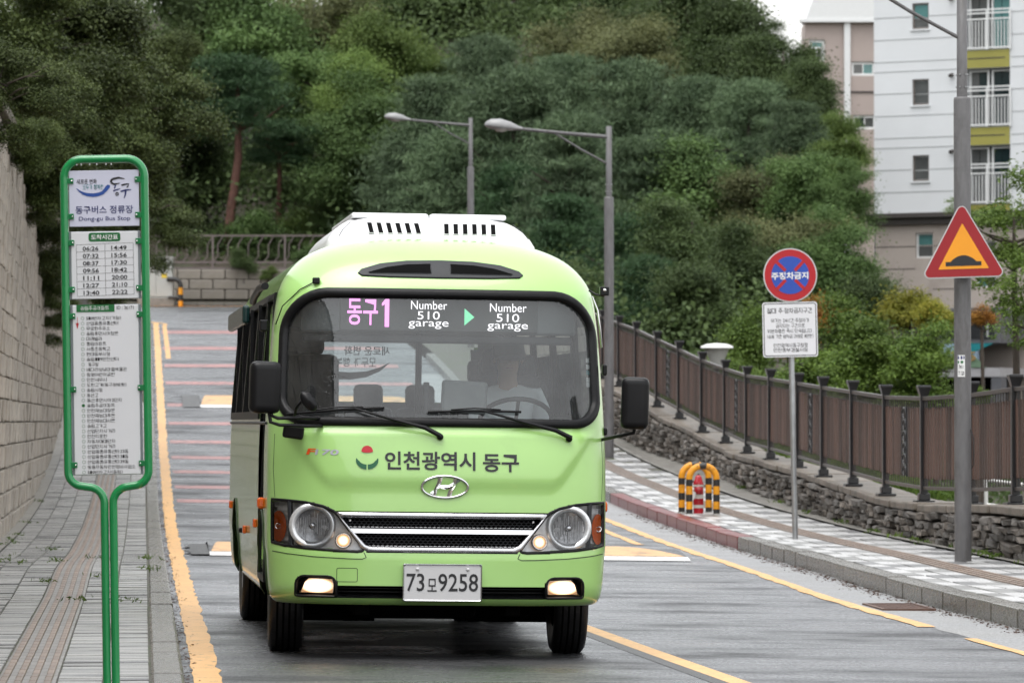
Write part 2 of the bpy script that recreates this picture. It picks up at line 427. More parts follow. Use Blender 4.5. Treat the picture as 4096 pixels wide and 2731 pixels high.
asphalt = None
def asphalt_mat(name, base=(.016, .017, .019), patch=(.038, .038, .040), wet=(.19, .38), film=(.86, .22)):
    """wet asphalt: film of water, drier and wetter patches drawn out across the slope"""
    m, nt, b = nodes(name); L = nt.links.new; N = nt.nodes.new
    tc = N('ShaderNodeTexCoord'); P = tc.outputs['Object']
    mp = N('ShaderNodeMapping'); mp.inputs['Scale'].default_value = (.45, .75, 1); L(P, mp.inputs['Vector'])
    big = N('ShaderNodeTexNoise'); big.inputs['Scale'].default_value = 1.3; big.inputs['Detail'].default_value = 7; big.inputs['Roughness'].default_value = .62; L(mp.outputs[0], big.inputs['Vector'])
    fine = N('ShaderNodeTexNoise'); fine.inputs['Scale'].default_value = 55; fine.inputs['Detail'].default_value = 4; L(P, fine.inputs['Vector'])
    agg = N('ShaderNodeTexVoronoi'); agg.inputs['Scale'].default_value = 70; L(P, agg.inputs['Vector'])
    rp = N('ShaderNodeMapRange'); rp.inputs['From Min'].default_value = .36; rp.inputs['From Max'].default_value = .64; L(big.outputs['Fac'], rp.inputs['Value'])
    mx = N('ShaderNodeMix'); mx.data_type = 'RGBA'; mx.inputs['A'].default_value = (*base, 1); mx.inputs['B'].default_value = (*patch, 1); L(rp.outputs[0], mx.inputs['Factor'])
    gr = N('ShaderNodeMix'); gr.data_type = 'RGBA'; gr.blend_type = 'MULTIPLY'; gr.inputs['Factor'].default_value = .6
    cr = N('ShaderNodeMapRange'); cr.inputs['From Min'].default_value = .25; cr.inputs['From Max'].default_value = .75; cr.inputs['To Min'].default_value = .55; cr.inputs['To Max'].default_value = 1.4; L(fine.outputs['Fac'], cr.inputs['Value'])
    L(mx.outputs['Result'], gr.inputs['A']); L(cr.outputs[0], gr.inputs['B'])
    rr = N('ShaderNodeMapRange'); rr.inputs['To Min'].default_value = wet[0]; rr.inputs['To Max'].default_value = wet[1]; L(rp.outputs[0], rr.inputs['Value'])
    b1 = N('ShaderNodeBump'); b1.inputs['Strength'].default_value = .5; b1.inputs['Distance'].default_value = .010
    sm = N('ShaderNodeMath'); sm.operation = 'ADD'; L(fine.outputs['Fac'], sm.inputs[0]); L(agg.outputs['Distance'], sm.inputs[1]); L(sm.outputs[0], b1.inputs['Height'])
    nt.nodes.remove(b)
    df = N('ShaderNodeBsdfDiffuse'); gl = N('ShaderNodeBsdfGlossy'); gl.distribution = 'MULTI_GGX'; fn = N('ShaderNodeFresnel'); ms = N('ShaderNodeMixShader')
    gl.inputs['Color'].default_value = (.95, .96, .98, 1); fn.inputs['IOR'].default_value = 1.36
    fm = N('ShaderNodeMapRange'); fm.inputs['To Min'].default_value = film[0]; fm.inputs['To Max'].default_value = film[1]; L(rp.outputs[0], fm.inputs['Value'])
    mu = N('ShaderNodeMath'); mu.operation = 'MULTIPLY'; L(fn.outputs[0], mu.inputs[0])
    gm = N('ShaderNodeMath'); gm.operation = 'MULTIPLY'; gm.use_clamp = True; L(fm.outputs[0], gm.inputs[0]); L(cr.outputs[0], gm.inputs[1]); L(gm.outputs[0], mu.inputs[1])
    L(gr.outputs['Result'], df.inputs['Color']); L(b1.outputs[0], df.inputs['Normal']); L(rr.outputs[0], gl.inputs['Roughness']); L(b1.outputs[0], gl.inputs['Normal'])
    L(mu.outputs[0], ms.inputs[0]); L(df.outputs[0], ms.inputs[1]); L(gl.outputs[0], ms.inputs[2]); L(ms.outputs[0], nt.nodes['Material Output'].inputs[0]); MATS[name] = m
    return m

def paint_mat(name, col, under=(.06, .06, .063), wear=.55, rough=.38, mscale=14):
    """thermoplastic road paint, worn through to the asphalt in places"""
    m, nt, b = nodes(name); L = nt.links.new; N = nt.nodes.new
    tc = N('ShaderNodeTexCoord'); nz = N('ShaderNodeTexNoise'); nz.inputs['Scale'].default_value = mscale; nz.inputs['Detail'].default_value = 9; nz.inputs['Roughness'].default_value = .75
    L(tc.outputs['Object'], nz.inputs['Vector'])
    mr = N('ShaderNodeMapRange'); mr.inputs['From Min'].default_value = wear; mr.inputs['From Max'].default_value = wear+.1; L(nz.outputs['Fac'], mr.inputs['Value'])
    n2 = N('ShaderNodeTexNoise'); n2.inputs['Scale'].default_value = 3; n2.inputs['Detail'].default_value = 6; L(tc.outputs['Object'], n2.inputs['Vector'])
    m2 = N('ShaderNodeMix'); m2.data_type = 'RGBA'; m2.inputs['A'].default_value = (*[c*.72 for c in col], 1); m2.inputs['B'].default_value = (*[min(1, c*1.15) for c in col], 1); L(n2.outputs['Fac'], m2.inputs['Factor'])
    mx = N('ShaderNodeMix'); mx.data_type = 'RGBA'; L(m2.outputs['Result'], mx.inputs['A']); mx.inputs['B'].default_value = (*under, 1); L(mr.outputs[0], mx.inputs['Factor'])
    L(mx.outputs['Result'], b.inputs['Base Color']); b.inputs['Roughness'].default_value = rough; b.inputs['Specular IOR Level'].default_value = .3
    bp = N('ShaderNodeBump'); bp.inputs['Strength'].default_value = .3; bp.inputs['Distance'].default_value = .01; L(nz.outputs['Fac'], bp.inputs['Height']); L(bp.outputs[0], b.inputs['Normal'])
    MATS[name] = m; return m

asphalt = asphalt_mat('wet_asphalt')
asphalt_gutter = asphalt_mat('gutter_asphalt', (.10, .10, .096), (.17, .165, .155), (.34, .5), (.45, .28))
paint_yellow = paint_mat('yellow_road_paint', (.74, .42, .15), wear=.56)
paint_white = paint_mat('white_road_paint', (.78, .78, .76), wear=.6)
paint_red = paint_mat('red_road_paint', (.42, .19, .185), wear=.51, mscale=7)
paint_orange = paint_mat('orange_road_paint', (.62, .26, .06), wear=.6)
tar = mat('black_tar', (.02, .02, .022), .35, bump=.4, bscale=60)
concrete = mat('wet_concrete', (.23, .22, .2), .42, var=.25, scale=5, bump=.25, bscale=50, rvar=.15, stain=(.1, .1, .085), stain_scale=2.2)
kerb_mat = mat('kerb_granite', (.115, .108, .096), .26, var=.18, scale=30, bump=.12, bscale=120, rvar=.12, rand=.12, stain=(.085, .085, .06), stain_scale=2.5)
kerb_red = mat('kerb_red_paint', (.15, .008, .011), .28, var=.25, scale=9, bump=.15, bscale=60, rand=.08, stain=(.17, .07, .05), stain_scale=6, stain_lo=.56, stain_hi=.72)
slab_light = mat('light_grey_slab', (.33, .325, .315), .36, var=.16, scale=12, bump=.2, bscale=70, rvar=.12, rand=.12, coat=.25, crough=.35)
slab_mid = mat('mid_grey_slab', (.22, .22, .215), .36, var=.2, scale=12, bump=.2, bscale=70, rvar=.12, rand=.14, coat=.25, crough=.35)
slab_dark = mat('dark_grey_slab', (.145, .145, .148), .34, var=.2, scale=12, bump=.2, bscale=70, rvar=.12, rand=.14, coat=.25, crough=.35)
slab_white = mat('white_slab', (.50, .50, .50), .32, var=.1, scale=10, bump=.15, bscale=70, rvar=.1, rand=.08, coat=.25, crough=.35)
tactile_brown = mat('brown_tactile_tile', (.20, .145, .112), .4, var=.3, scale=9, bump=.2, bscale=60, rand=.2)
tactile_base = mat('grey_tactile_groove', (.20, .19, .18), .4, var=.2, scale=9, rand=.15)
joint = mat('sandy_joint', (.075, .07, .058), .7, var=.4, scale=20, bump=.4, stain=(.05, .07, .022), stain_scale=3, stain_lo=.5, stain_hi=.62)
soil = mat('forest_soil', (.045, .036, .024), .8, var=.5, scale=2, bump=.6, bscale=8, stain=(.03, .045, .015), stain_scale=1.0)

def sheet(name, rows, m, parent=None, smooth=True):
    """rows: list of equal-length point lists"""
    n = len(rows[0]); v = [p for r in rows for p in r]
    f = [(i*n+j, i*n+j+1, (i+1)*n+j+1, (i+1)*n+j) for i in range(len(rows)-1) for j in range(n-1)]
    mb = MB(); mb.add(v, f, smooth); return mb.build(name, m, parent, recalc=False)
def struct(o): o['kind'] = 'structure'; return o
def fr(a, b, st):
    n = max(1, int(round((b-a)/st))); return [a+(b-a)*i/n for i in range(n+1)]

# ground far and wide
def base_z(x, y): return -1.6 if x > 5 else (prof(max(-40, min(y, 156)))-.55 if y < 156 else 5.3)
struct(sheet('ground', [[(x, y, (base_z(x, y) if abs(x) < 30 else min(base_z(x, y), -.4))) for x in (-1500, -400, -120, -60, -30, -12, 0, 12, 30, 60, 120, 400, 1500)] for y in fr(-400, 700, 12)+[900, 1500, 2500]], soil))

road = struct(sheet('road', [[(XL(d)+(XR(d)-XL(d))*t/16, d, zr(XL(d)+(XR(d)-XL(d))*t/16, d)) for t in range(17)] for d in fr(-40, 131, .75)], asphalt))
road2 = struct(sheet('road', [[(x, d, zr(x, d)) for x in fr(-80, XR(d), 5)[:0]+[-80+(XR(d)+80)*k/40 for k in range(41)]] for d in fr(131, 152, 1)], asphalt))

def strip(name, off0, off1, d0, d1, m, side='L', lift=.004, step=.5, wob=0.0, parent=road):
    """marking that follows a kerb at the given offsets into the road"""
    rows = []
    for d in fr(d0, d1, step):
        w = wob*(random.random()-.5)
        if side == 'L': xs = (XL(d)+off0+w*.5, XL(d)+off1+w)
        else: xs = (XR(d)-off0+w*.5, XR(d)-off1+w)
        rows.append([(xs[0], d, zr(xs[0], d)+lift), (xs[1], d, zr(xs[1], d)+lift)])
    return sheet(name, rows, m, parent)
strip('yellow_edge_line', .07, .225, -30, 121, paint_yellow, wob=.035, step=.33)
strip('yellow_inner_line', .33, .45, 100, 120, paint_yellow)
def fan(name, cx, cy, r0, r1, a0, a1, m, parent=road, lift=.004):
    rows = []
    for a in fr(a0, a1, 5):
        p = [(cx+r*math.cos(R(a)), cy+r*math.sin(R(a))) for r in (r0, r1)]
        rows.append([(x, y, zr(x, y)+lift) for x, y in p])
    return sheet(name, rows, m, parent)
fan('yellow_corner_line', XL(121)-7.55, 121, 7.62, 7.775, 0, 80, paint_yellow)
fan('yellow_inner_corner_line', XL(120)-7.55, 120.2, 7.88, 8.0, 0, 80, paint_yellow)
# gutter band and yellow line on the right
strip('gutter_band', 0.0, .62, 5, 95, asphalt_gutter, 'R', .002, .6, wob=.06)
strip('yellow_edge_line', .58, .71, 30.0, 61, paint_yellow, 'R', .005, .35, wob=.045)
strip('yellow_edge_line', .60, .69, 22, 28.4, paint_yellow, 'R', .005, .4, wob=.02)
strip('yellow_inner_line', .98, 1.08, 49, 60.5, paint_yellow, 'R', .005, .4, wob=.03)
# centre line with its dark joint: runs from under the bus towards the lower right
def free_line(name, pts, w, m, lift):
    f = interp(sorted((p[1], p[0]) for p in pts)); ys = [p[1] for p in pts]
    rows = []
    for d in fr(min(ys), max(ys), .3):
        x = f(d); rows.append([(x-w/2, d, zr(x, d)+lift), (x+w/2, d, zr(x, d)+lift)])
    return sheet(name, rows, m, road)
CLP = [(2.9, 10), (1.72, 19.5), (1.27, 23.2), (.92, 26.0), (.51, 29.4), (-.05, 34), (-.6, 39)]
free_line('black_joint_line', [(x-.105, d) for x, d in CLP], .1, tar, .003)
free_line('yellow_centre_line', CLP, .125, paint_yellow, .005)
# red anti-skid stripes, from photograph rows
def depth_of(Y):        # road depth seen at row Y along the left lane
    lo, hi = 24.0, 150.0
    for _ in range(50):
        d = (lo+hi)/2; y = 1685-(zr(XL(d)+1.5, d)-CAM_Z)*F_PX/d
        if y > Y: lo = d
        else: hi = d
    return lo
for k, Y2 in enumerate((763, 800, 840, 880, 931, 973, 1016, 1052, 1085, 1120, 1152)):
    d = depth_of(Y2*1.7415); th = depth_of(Y2*1.7415-6)-depth_of(Y2*1.7415+6)
    rows = [[(XL(q)+.28+(XR(q)-XL(q)-1.1)*t/8, q, zr(XL(q)+.28+(XR(q)-XL(q)-1.1)*t/8, q)+.004) for t in range(9)] for q in (d-th/2, d, d+th/2)]
    sheet('red_stripe', rows, paint_red, road)
# raised speed humps painted yellow and white
def hump(dc, half=1.75, h=.085, xa=.55, xb=.55):
    root = thing('speed_hump', 'worn yellow and white speed hump ' + ('on the road just behind the bus' if dc < 60 else 'higher up the road between the red stripes'), 'speed hump', (0, dc, prof(dc)), group='speed humps')
    def P(t, q, lift):
        x0, x1 = XL(q)+xa, XR(q)-xb; x = x0+(x1-x0)*t
        return (x, q-dc, zr(x, q)+h*max(0, 1-((q-dc)/half)**2)+lift-prof(dc))
    sheet('hump_body', [[P(t/12, q, .003) for t in range(13)] for q in fr(dc-half, dc+half, .25)], asphalt, root)
    sheet('white_edge', [[P(t/12, q, .007) for t in range(13)] for q in fr(dc-half+.05, dc-half+.4, .18)], paint_white, root)
    nb = 2
    for k in range(nb):
        t0, t1 = k/nb+.004, (k+1)/nb-.004
        rows = []
        for q in fr(dc-half+.42, dc+half-.3, .25):
            u = (q-(dc-half+.42))/(2*half-.72)
            a = t0+(t1-t0)*.06*u; b = t1-(t1-t0)*(.06 if k == 0 else .34)*u
            rows.append([P(a, q, .009), P(a+(b-a)*.5, q, .009), P(b, q, .009)])
        sheet('yellow_triangle', rows, paint_hump, root)
    return root
paint_hump = paint_mat('worn_hump_paint', (.66, .38, .16), under=(.2, .13, .075), wear=.52, mscale=4)
hump(45.6, xa=.5, xb=1.0); hump(86.5, xa=.96, xb=.8)
rows = [[(XL(q)+.27+.24*t/3+.04*math.sin(q*7)*(t == 0), q, zr(XL(q)+.4, q)+.004+.05*max(0, 1-((q-45.6)/1.9)**2)) for t in range(4)] for q in fr(44, 47.2, .2)]
sheet('tar_patch', rows, tar, road)
rows = [[(XL(q)+.6+.37*t/3, q, zr(XL(q)+.6, q)+.004+.05*max(0, 1-((q-86.5)/1.9)**2)) for t in range(4)] for q in fr(84.8, 88.2, .3)]
sheet('tar_patch', rows, tar, road)
# white lines and orange kerb line at the junction
for k in range(2):
    rows = [[(x, y+k*2.2+.17*(x+14)+dy, zr(x, y+k*2.2)+.012+.055*.17*(x+14)*.8) for dy in (0, .75)] for x, y in ((-11.3+k*2, 139), (-9, 139), (-6, 139), (-3.5, 139))]
    sheet('white_crossing_line', rows, paint_white, road2)

# drain grate in the right gutter
dg = thing('drain_grate', 'flat rusty drain grate in the right gutter below the kerb', 'drain', (XR(33.2)-.32, 33.2, zr(XR(33.2), 33.2)+.006), yaw_r(33.2))
rust = mat('rusty_iron', (.10, .05, .035), .5, var=.4, scale=20)
iron = mat('black_iron', (.02, .02, .021), .35, var=.3, scale=20)
f_ = MB()
for s in (-1, 1): f_.box((s*.2, 0, .006), (.03, 1.0, .02)); f_.box((0, s*.5, .006), (.43, .03, .02))
f_.build('frame', rust, dg)
for k in range(12): MB().box((0, -.44+k*.08, .005), (.37, .035, .012)).build('bar', rust, dg)

# ------------------------------------------------------------------ kerbs
def kerb_mesh(w, l, h, m, name):
    return MB().bbox((0, 0, -h/2), (w, l, h), .018).mesh(name, m)
K_L = kerb_mesh(.17, .985, .34, kerb_mat, 'kerb_stone'); K_R = kerb_mesh(.2, .985, .36, kerb_mat, 'kerb_stone'); K_RR = kerb_mesh(.2, .985, .36, kerb_red, 'kerb_stone')
def kerb_root(name): 
    o = bpy.data.objects.new(name, None); link(o); o['kind'] = 'structure'; return o
kl = kerb_root('kerb_left'); kr = kerb_root('kerb_right')
d = 14.0
while d < 124:
    c = d+.5
    inst('kerb_stone', K_L, (XL(c)-.085, c, zr(XL(c), c)+.15+random.uniform(-.006, .006)), (math.atan(slope(prof, c)), 0, YAW_L+random.uniform(-.006, .006)), (1, 1, 1), kl); d += 1.0
d = 22.0
while d < 100:
    c = d+.5; red = 47.6 < c < 61.5
    inst('kerb_stone', K_RR if red else K_R, (XR(c)+.1, c, zpr(c)+random.uniform(-.006, .006)), (math.atan(slope(prof, c)), 0, yaw_r(c)+random.uniform(-.006, .006)), (1, 1.004, 1), kr); d += 1.0
# faded stencil on the red kerb
tx = mat('faded_stencil', (.33, .2, .19), .4, var=.3, scale=40)
for c in (51.2, 57.6):
    t_ = text_flat('소화전 주차금지', -.35, -.1, .62, .07, 0, .01)
    o = t_.build('stencil_lettering', tx, kr); o.location = (XR(c)-.004, c, zpr(c)-.03); o.rotation_euler = (0, 0, yaw_r(c)+R(90)-math.pi)

# ------------------------------------------------------------------ pavements
def slab_unit(m): return MB().bbox((0, 0, -.03), (1, 1, .06), .012).mesh('paving_slab', m)
def pav_base(name, fx0, fx1, zf, d0, d1, m):
    return struct(sheet(name, [[(fx0(d)+(fx1(d)-fx0(d))*t/6, d, zf(d)-.009) for t in range(7)] for d in fr(d0, d1, .4)], m))
pl = pav_base('pavement_left', lambda d: XL(d)-1.9, lambda d: XL(d)-.16, zpl, 10, 128, joint)
pr = pav_base('pavement_right', lambda d: XR(d)+.19, lambda d: WX(d)+.1, zpr, 18, 110, joint) if False else None

WX = interp([(20, 6.7), (36, 5.28), (39.3, 5.0), (45, 4.72), (49, 4.47), (57.5, 3.93), (62, 3.55), (67, 3.2), (73, 2.38), (80, 1.6), (95, .25), (112, -1.2)])
WZ = interp([(20, .7), (36, .63), (39.8, .625), (42.3, .606), (44.7, .557), (47.2, .535), (49.9, .567), (52.4, .645), (55, .722), (57.9, .805), (60.8, .898), (63.4, .973), (66.3, 1.116), (68.3, 1.28), (71, 1.508), (73, 1.72), (75.5, 1.95), (78, 2.12), (80.5, 2.3), (90, 3.05), (112, 4.6)])
pr = pav_base('pavement_right', lambda d: XR(d)+.19, lambda d: WX(d)+.1, zpr, 18, 110, joint)

U_L, U_M, U_D, U_W = slab_unit(slab_light), slab_unit(slab_mid), slab_unit(slab_dark), slab_unit(slab_white)
def tile_mesh():
    mb = MB(); mb.bbox((0, 0, -.03), (.295, .295, .05), .006)
    return mb.mesh('tactile_tile', tactile_base)
T_base = tile_mesh()
mb = MB()
for k in range(4): mb.bbox((-.109+k*.0727, 0, .0), (.036, .285, .016), .005)
T_bars = mb.mesh('tactile_bars', tactile_brown)
def lay(pav, XK, sgn, zf, yawf, cols, tact, d0, d1, row, pick, limit):
    """slabs row by row; the nearest ones are objects, the rest one part"""
    n = 0; rest = {}
    i = 0; d = d0
    while d < d1:
        c = d+row/2; yw = yawf(c); sl = math.atan(slope(zf, c)); cy, sy = math.cos(yw), math.sin(yw)
        for j, (a, b) in enumerate(cols):
            u = pick(i, j); o = sgn*(a+b)/2
            x, y = XK(c)+o*cy, c+o*sy
            z = zf(c)+random.uniform(-.004, .004)
            sx, sy_ = (b-a)-.007, row-.008
            if n < limit:
                inst('paving_slab', u, (x, y, z), (sl+random.uniform(-.012, .012), random.uniform(-.012, .012), yw+random.uniform(-.008, .008)), (sx, sy_, 1), pav); n += 1
            else:
                mbx = rest.setdefault(u.materials[0].name, MB())
                M = Euler((sl+random.uniform(-.01, .01), random.uniform(-.012, .012), yw)).to_matrix()
                p = [M @ Vector((q[0]*sx/2, q[1]*sy_/2, q[2])) + Vector((x, y, z)) for q in ((-1, -1, 0), (1, -1, 0), (1, 1, 0), (-1, 1, 0), (-1, -1, -.03), (1, -1, -.03), (1, 1, -.03), (-1, 1, -.03))]
                mbx.add(p, [(0, 1, 2, 3), (0, 4, 5, 1), (1, 5, 6, 2), (2, 6, 7, 3), (3, 7, 4, 0)])
        d += row; i += 1
    for k, mbx in rest.items():
        o = mbx.build('paving_slabs', MATS[k], pav, recalc=False); o['kind'] = 'stuff'
    d = d0
    while d < d1:
        c = d+.15; yw = yawf(c); o = sgn*tact; sl = math.atan(slope(zf, c))
        t = inst('tactile_tile', T_base, (XK(c)+o*math.cos(yw), c+o*math.sin(yw), zf(c)+.004), (sl, 0, yw+random.uniform(-.01, .01)), (1, 1, 1), pav)
        inst('tactile_bars', T_bars, (0, 0, 0), (0, 0, 0), (1, 1, 1), t)
        d += .3
random.seed(3)
lay(pl, lambda d: XL(d), -1, zpl, lambda d: YAW_L, [(.175, .40), (.405, .63), (.935, 1.155), (1.16, 1.38), (1.385, 1.60)], .782, 19.4, 84, .15,
    lambda i, j: (U_L if (i+j*0) % 2 == 0 else (U_D if random.random() < .45 else U_M)) if random.random() > .12 else U_M, 300)
lay(pr, lambda d: XR(d), 1, zpr, yaw_r, [(.205, .385), (.39, .58), (.585, .775), (1.085, 1.275), (1.28, 1.47), (1.475, 1.665)], .93, 30.5, 88, .72,
    lambda i, j: (U_W if (i+(1 if j in (0, 3, 4, 5) else 0)) % 2 == 0 else U_D if random.random() < .4 else U_M), 300)
# concrete channels along the foot of both walls
sheet('concrete_channel', [[(XL(d)-a, d, zpl(d)+.012) for a in (1.78, 1.61)] for d in fr(18, 110, .8)], concrete, pl)
sheet('concrete_channel', [[(XR(d)+1.67, d, zpr(d)+.02), (XR(d)+1.76, d, zpr(d)+.022), (XR(d)+1.78, d, zpr(d)-.02+.02), (WX(d)+.02, d, zpr(d)+.012)] for d in fr(30, 100, .8)], concrete, pr)
# ------------------------------------------------------------------ left retaining wall of cut stone blocks
block_mat = mat('pale_stone_block', (.37, .33, .28), .62, var=.28, scale=7, bump=.5, bscale=25, rand=.12, stain=(.17, .15, .12), stain_scale=3, stain_lo=.47, stain_hi=.72, stretch=(1, 1, .22))
mortar = mat('dark_mortar', (.075, .07, .06), .8, var=.3, scale=20)
cope_mat = mat('mossy_coping', (.14, .12, .095), .7, var=.35, scale=9, bump=.4, stain=(.05, .06, .025), stain_scale=3)
def wall_x(d, z): return XL(d)-1.76-.045*(z-.15)
def wall_top(d): return 5.24+.012*(d-44)+max(0, d-75)*.03
rw = thing('retaining_wall', 'tall pale stone block retaining wall along the left pavement', 'wall', (XL(44)-1.76, 44, zpl(44)))
def rel(o, root):
    """geometry was built in world coordinates: keep it there under a root that only moved"""
    o.matrix_parent_inverse = Matrix.Translation(-Vector(root.location)); return o
mb = MB()
mb.add([p for d in fr(6, 126, 2) for p in ((wall_x(d, 0)-.05, d, zpl(d)-.3), (wall_x(d, wall_top(d))-.05, d, wall_top(d)-.04), (wall_x(d, wall_top(d))-.7, d, wall_top(d)-.04))],
       [(i*3+k, i*3+k+1, i*3+4+k, i*3+3+k) for i in range(len(fr(6, 126, 2))-1) for k in (0, 1)])
rel(mb.build('backing', mortar, rw), rw)
random.seed(21)
def blockmesh(seed):
    r = random.Random(seed); bm = bmesh.new(); bmesh.ops.create_cube(bm, size=1)
    bmesh.ops.bevel(bm, geom=list(bm.edges), offset=.05, segments=1, affect='EDGES')
    for v in bm.verts: v.co += Vector((r.uniform(-.12, .12), r.uniform(-.02, .02), r.uniform(-.035, .035)))
    me = bpy.data.meshes.new('stone_block'); bm.to_mesh(me); bm.free(); me.materials.append(block_mat); return me
BM = [blockmesh(k) for k in range(6)]
cand = []
course = .262
for d_start in (16.0,):
    k = 0
    while True:
        z0 = k*course
        if z0 > 8: break
        d = d_start+random.uniform(-.5, 0)
        while d < 86:
            l = random.uniform(.45, .75); c = d+l/2
            zb = .15+z0+max(0, 0)
            if zb+course*.5 > zpl(c)-.2 and zb+course < wall_top(c)-.03: cand.append((c, l, zb))
            d += l
        k += 1
cand.sort(key=lambda t: (t[0] < 43.4, t[0]))
rest = MB()
for i, (c, l, zb) in enumerate(cand):
    me = BM[i % 6]; z = zb+course/2; x = wall_x(c, z)-.02+random.uniform(-.012, .012)
    if i < 300: rel(inst('stone_block', me, (x, c, z), (0, .045, YAW_L), (.1, l-.018, course-.016), rw), rw)
    else:
        M = Matrix.Translation((x, c, z)) @ Euler((0, .045, YAW_L)).to_matrix().to_4x4() @ Matrix.Diagonal((.1, l-.018, course-.016, 1))
        rest.add([M @ v.co for v in me.vertices], [list(p.vertices) for p in me.polygons])
o = rel(rest.build('stone_blocks', block_mat, rw, recalc=False), rw); o['kind'] = 'stuff'
d = 8.0
while d < 124:
    c = d+.75; q = rel(MB().bbox((0, 0, 0), (.5, 1.49, .16), .02).build('coping_stone', cope_mat, rw), rw)
    q.location = (wall_x(c, wall_top(c))-.17, c, wall_top(c)+.04); q.rotation_euler = (.01, 0, YAW_L); d += 1.5
# the bank above it
def bank_z(x, y):
    s = wall_x(y, wall_top(y))-.6-x
    return wall_top(y)+.02+max(0, s)*.42
struct(sheet('bank', [[(wall_x(y, wall_top(y))-.35-s, y, bank_z(wall_x(y, wall_top(y))-.35-s, y)+random.uniform(-.1, .1)*(s > 1)) for s in (0, 1, 3, 6, 10, 18, 40, 90)] for y in fr(5, 128, 3)], soil))

# ------------------------------------------------------------------ right: low rubble wall
rub = [mat('rubble_stone_grey', (.10, .09, .08), .6, var=.4, scale=6, bump=.6, bscale=20, rand=.28, stain=(.06, .055, .045), stain_scale=4),
       mat('rubble_stone_brown', (.115, .098, .082), .6, var=.4, scale=6, bump=.6, bscale=20, rand=.28, stain=(.07, .06, .05), stain_scale=4)]
sw = thing('rubble_wall', 'low grey rubble stone wall along the right pavement below the fence', 'wall', (WX(45), 45, zpr(45)))
mb = MB(); ds = fr(26, 104, .8)
mb.add([p for d in ds for p in ((WX(d)+.07, d, zpr(d)-.3), (WX(d)+.07, d, WZ(d)-.06), (WX(d)+.6, d, WZ(d)-.06), (WX(d)+.6, d, -1.2))], [(i*4+k, i*4+k+1, i*4+5+k, i*4+4+k) for i in range(len(ds)-1) for k in range(3)])
rel(mb.build('core', mortar, sw), sw)
def rock(seed, m):
    r = random.Random(seed); bm = bmesh.new(); bmesh.ops.create_cube(bm, size=1)
    bmesh.ops.bevel(bm, geom=list(bm.edges), offset=.14, segments=1, affect='EDGES')
    for v in bm.verts: v.co = Vector((v.co.x*(1+r.uniform(-.3, .3)), v.co.y*(1+r.uniform(-.12, .1)), v.co.z*(1+r.uniform(-.22, .12))))
    me = bpy.data.meshes.new('stone'); bm.to_mesh(me); bm.free(); me.materials.append(m); return me
RK = [rock(k, rub[k % 2]) for k in range(10)]
random.seed(31); cand = []
d = 37.0
ccols = {}
for k in range(16):
    d = 27.0+random.uniform(-.3, 0)
    while d < 92:
        l = random.choice((.16, .22, .28, .36, .48))*random.uniform(.85, 1.2); c = d+l/2
        hgt = WZ(c)-.1-zpr(c); nc = max(3, int(round(hgt/.085))); ch = hgt/nc
        if k < nc: cand.append((c, l, zpr(c)+ch*(k+.5), ch))
        d += l
cand.sort(key=lambda t: (t[0] < 39.0, t[0])); rest = [MB(), MB()]
for i, (c, l, z, ch) in enumerate(cand):
    me = RK[i % 10]; yw = -math.atan(slope(WX, c)); x = WX(c)+.03+random.uniform(-.05, .03); z += random.uniform(-.012, .012)
    rot = (random.uniform(-.08, .08)+math.atan(slope(WZ, c))*.4, random.uniform(-.1, .1), yw+random.uniform(-.12, .12)); sc = (.2, (l-.012)*random.uniform(.95, 1.05), ch*random.uniform(.8, 1.2))
    if i < 300: rel(inst('stone', me, (x, c, z), rot, sc, sw), sw)
    else:
        M = Matrix.Translation((x, c, z)) @ Euler(rot).to_matrix().to_4x4() @ Matrix.Diagonal((*sc, 1))
        rest[i % 2].add([M @ v.co for v in me.vertices], [list(p.vertices) for p in me.polygons])
for k in (0, 1):
    o = rel(rest[k].build('stones', rub[k], sw, recalc=False), sw); o['kind'] = 'stuff'
slab_cope = mat('weathered_coping', (.16, .135, .11), .5, var=.3, scale=6, bump=.3, bscale=30, rand=.2, stain=(.07, .065, .05), stain_scale=2.5)
CP = MB().bbox((0, 0, -.04), (.62, 1, .085), .015).mesh('coping_slab', slab_cope)
d = 27.0
while d < 100:
    l = random.uniform(.8, 1.25); c = d+l/2
    rel(inst('coping_slab', CP, (WX(c)+.25+random.uniform(-.02, .02), c, WZ(c)+random.uniform(-.01, .01)), (math.atan(slope(WZ, c)), 0, -math.atan(slope(WX, c))+random.uniform(-.01, .01)), (1, l-.012, 1), sw), sw); d += l

# ------------------------------------------------------------------ slat fence on that wall
post_mat = mat('black_fence_metal', (.014, .014, .016), .28, var=.2, scale=10, spec=.6)
rail_mat = mat('dark_brown_rail', (.05, .042, .038), .35, var=.2, scale=8)
slat_mat = mat('brown_timber_slat', (.085, .046, .034), .5, var=.35, scale=5, bump=.25, bscale=40, rand=.5, stretch=(1, 1, .12), stain=(.05, .035, .03), stain_scale=5)
FP = [(28.9, 6.5), (31.6, 6.24), (34.3, 5.98), (37.0, 5.72), (39.8, 5.40), (42.3, 5.16), (44.7, 4.98), (47.2, 4.71), (49.9, 4.52), (52.4, 4.33), (55, 4.15), (57.9, 4.02), (60.8, 3.81), (63.4, 3.615), (66.3, 3.43), (68.3, 3.15), (71, 2.88), (73, 2.57), (75.5, 2.28), (78, 2.03), (80.5, 1.78), (83.2, 1.5), (86, 1.25), (89, .95)]
fc = thing('slat_fence', 'black metal fence with brown timber slats on the rubble wall', 'fence', (FP[9][1], FP[9][0], WZ(FP[9][0])))
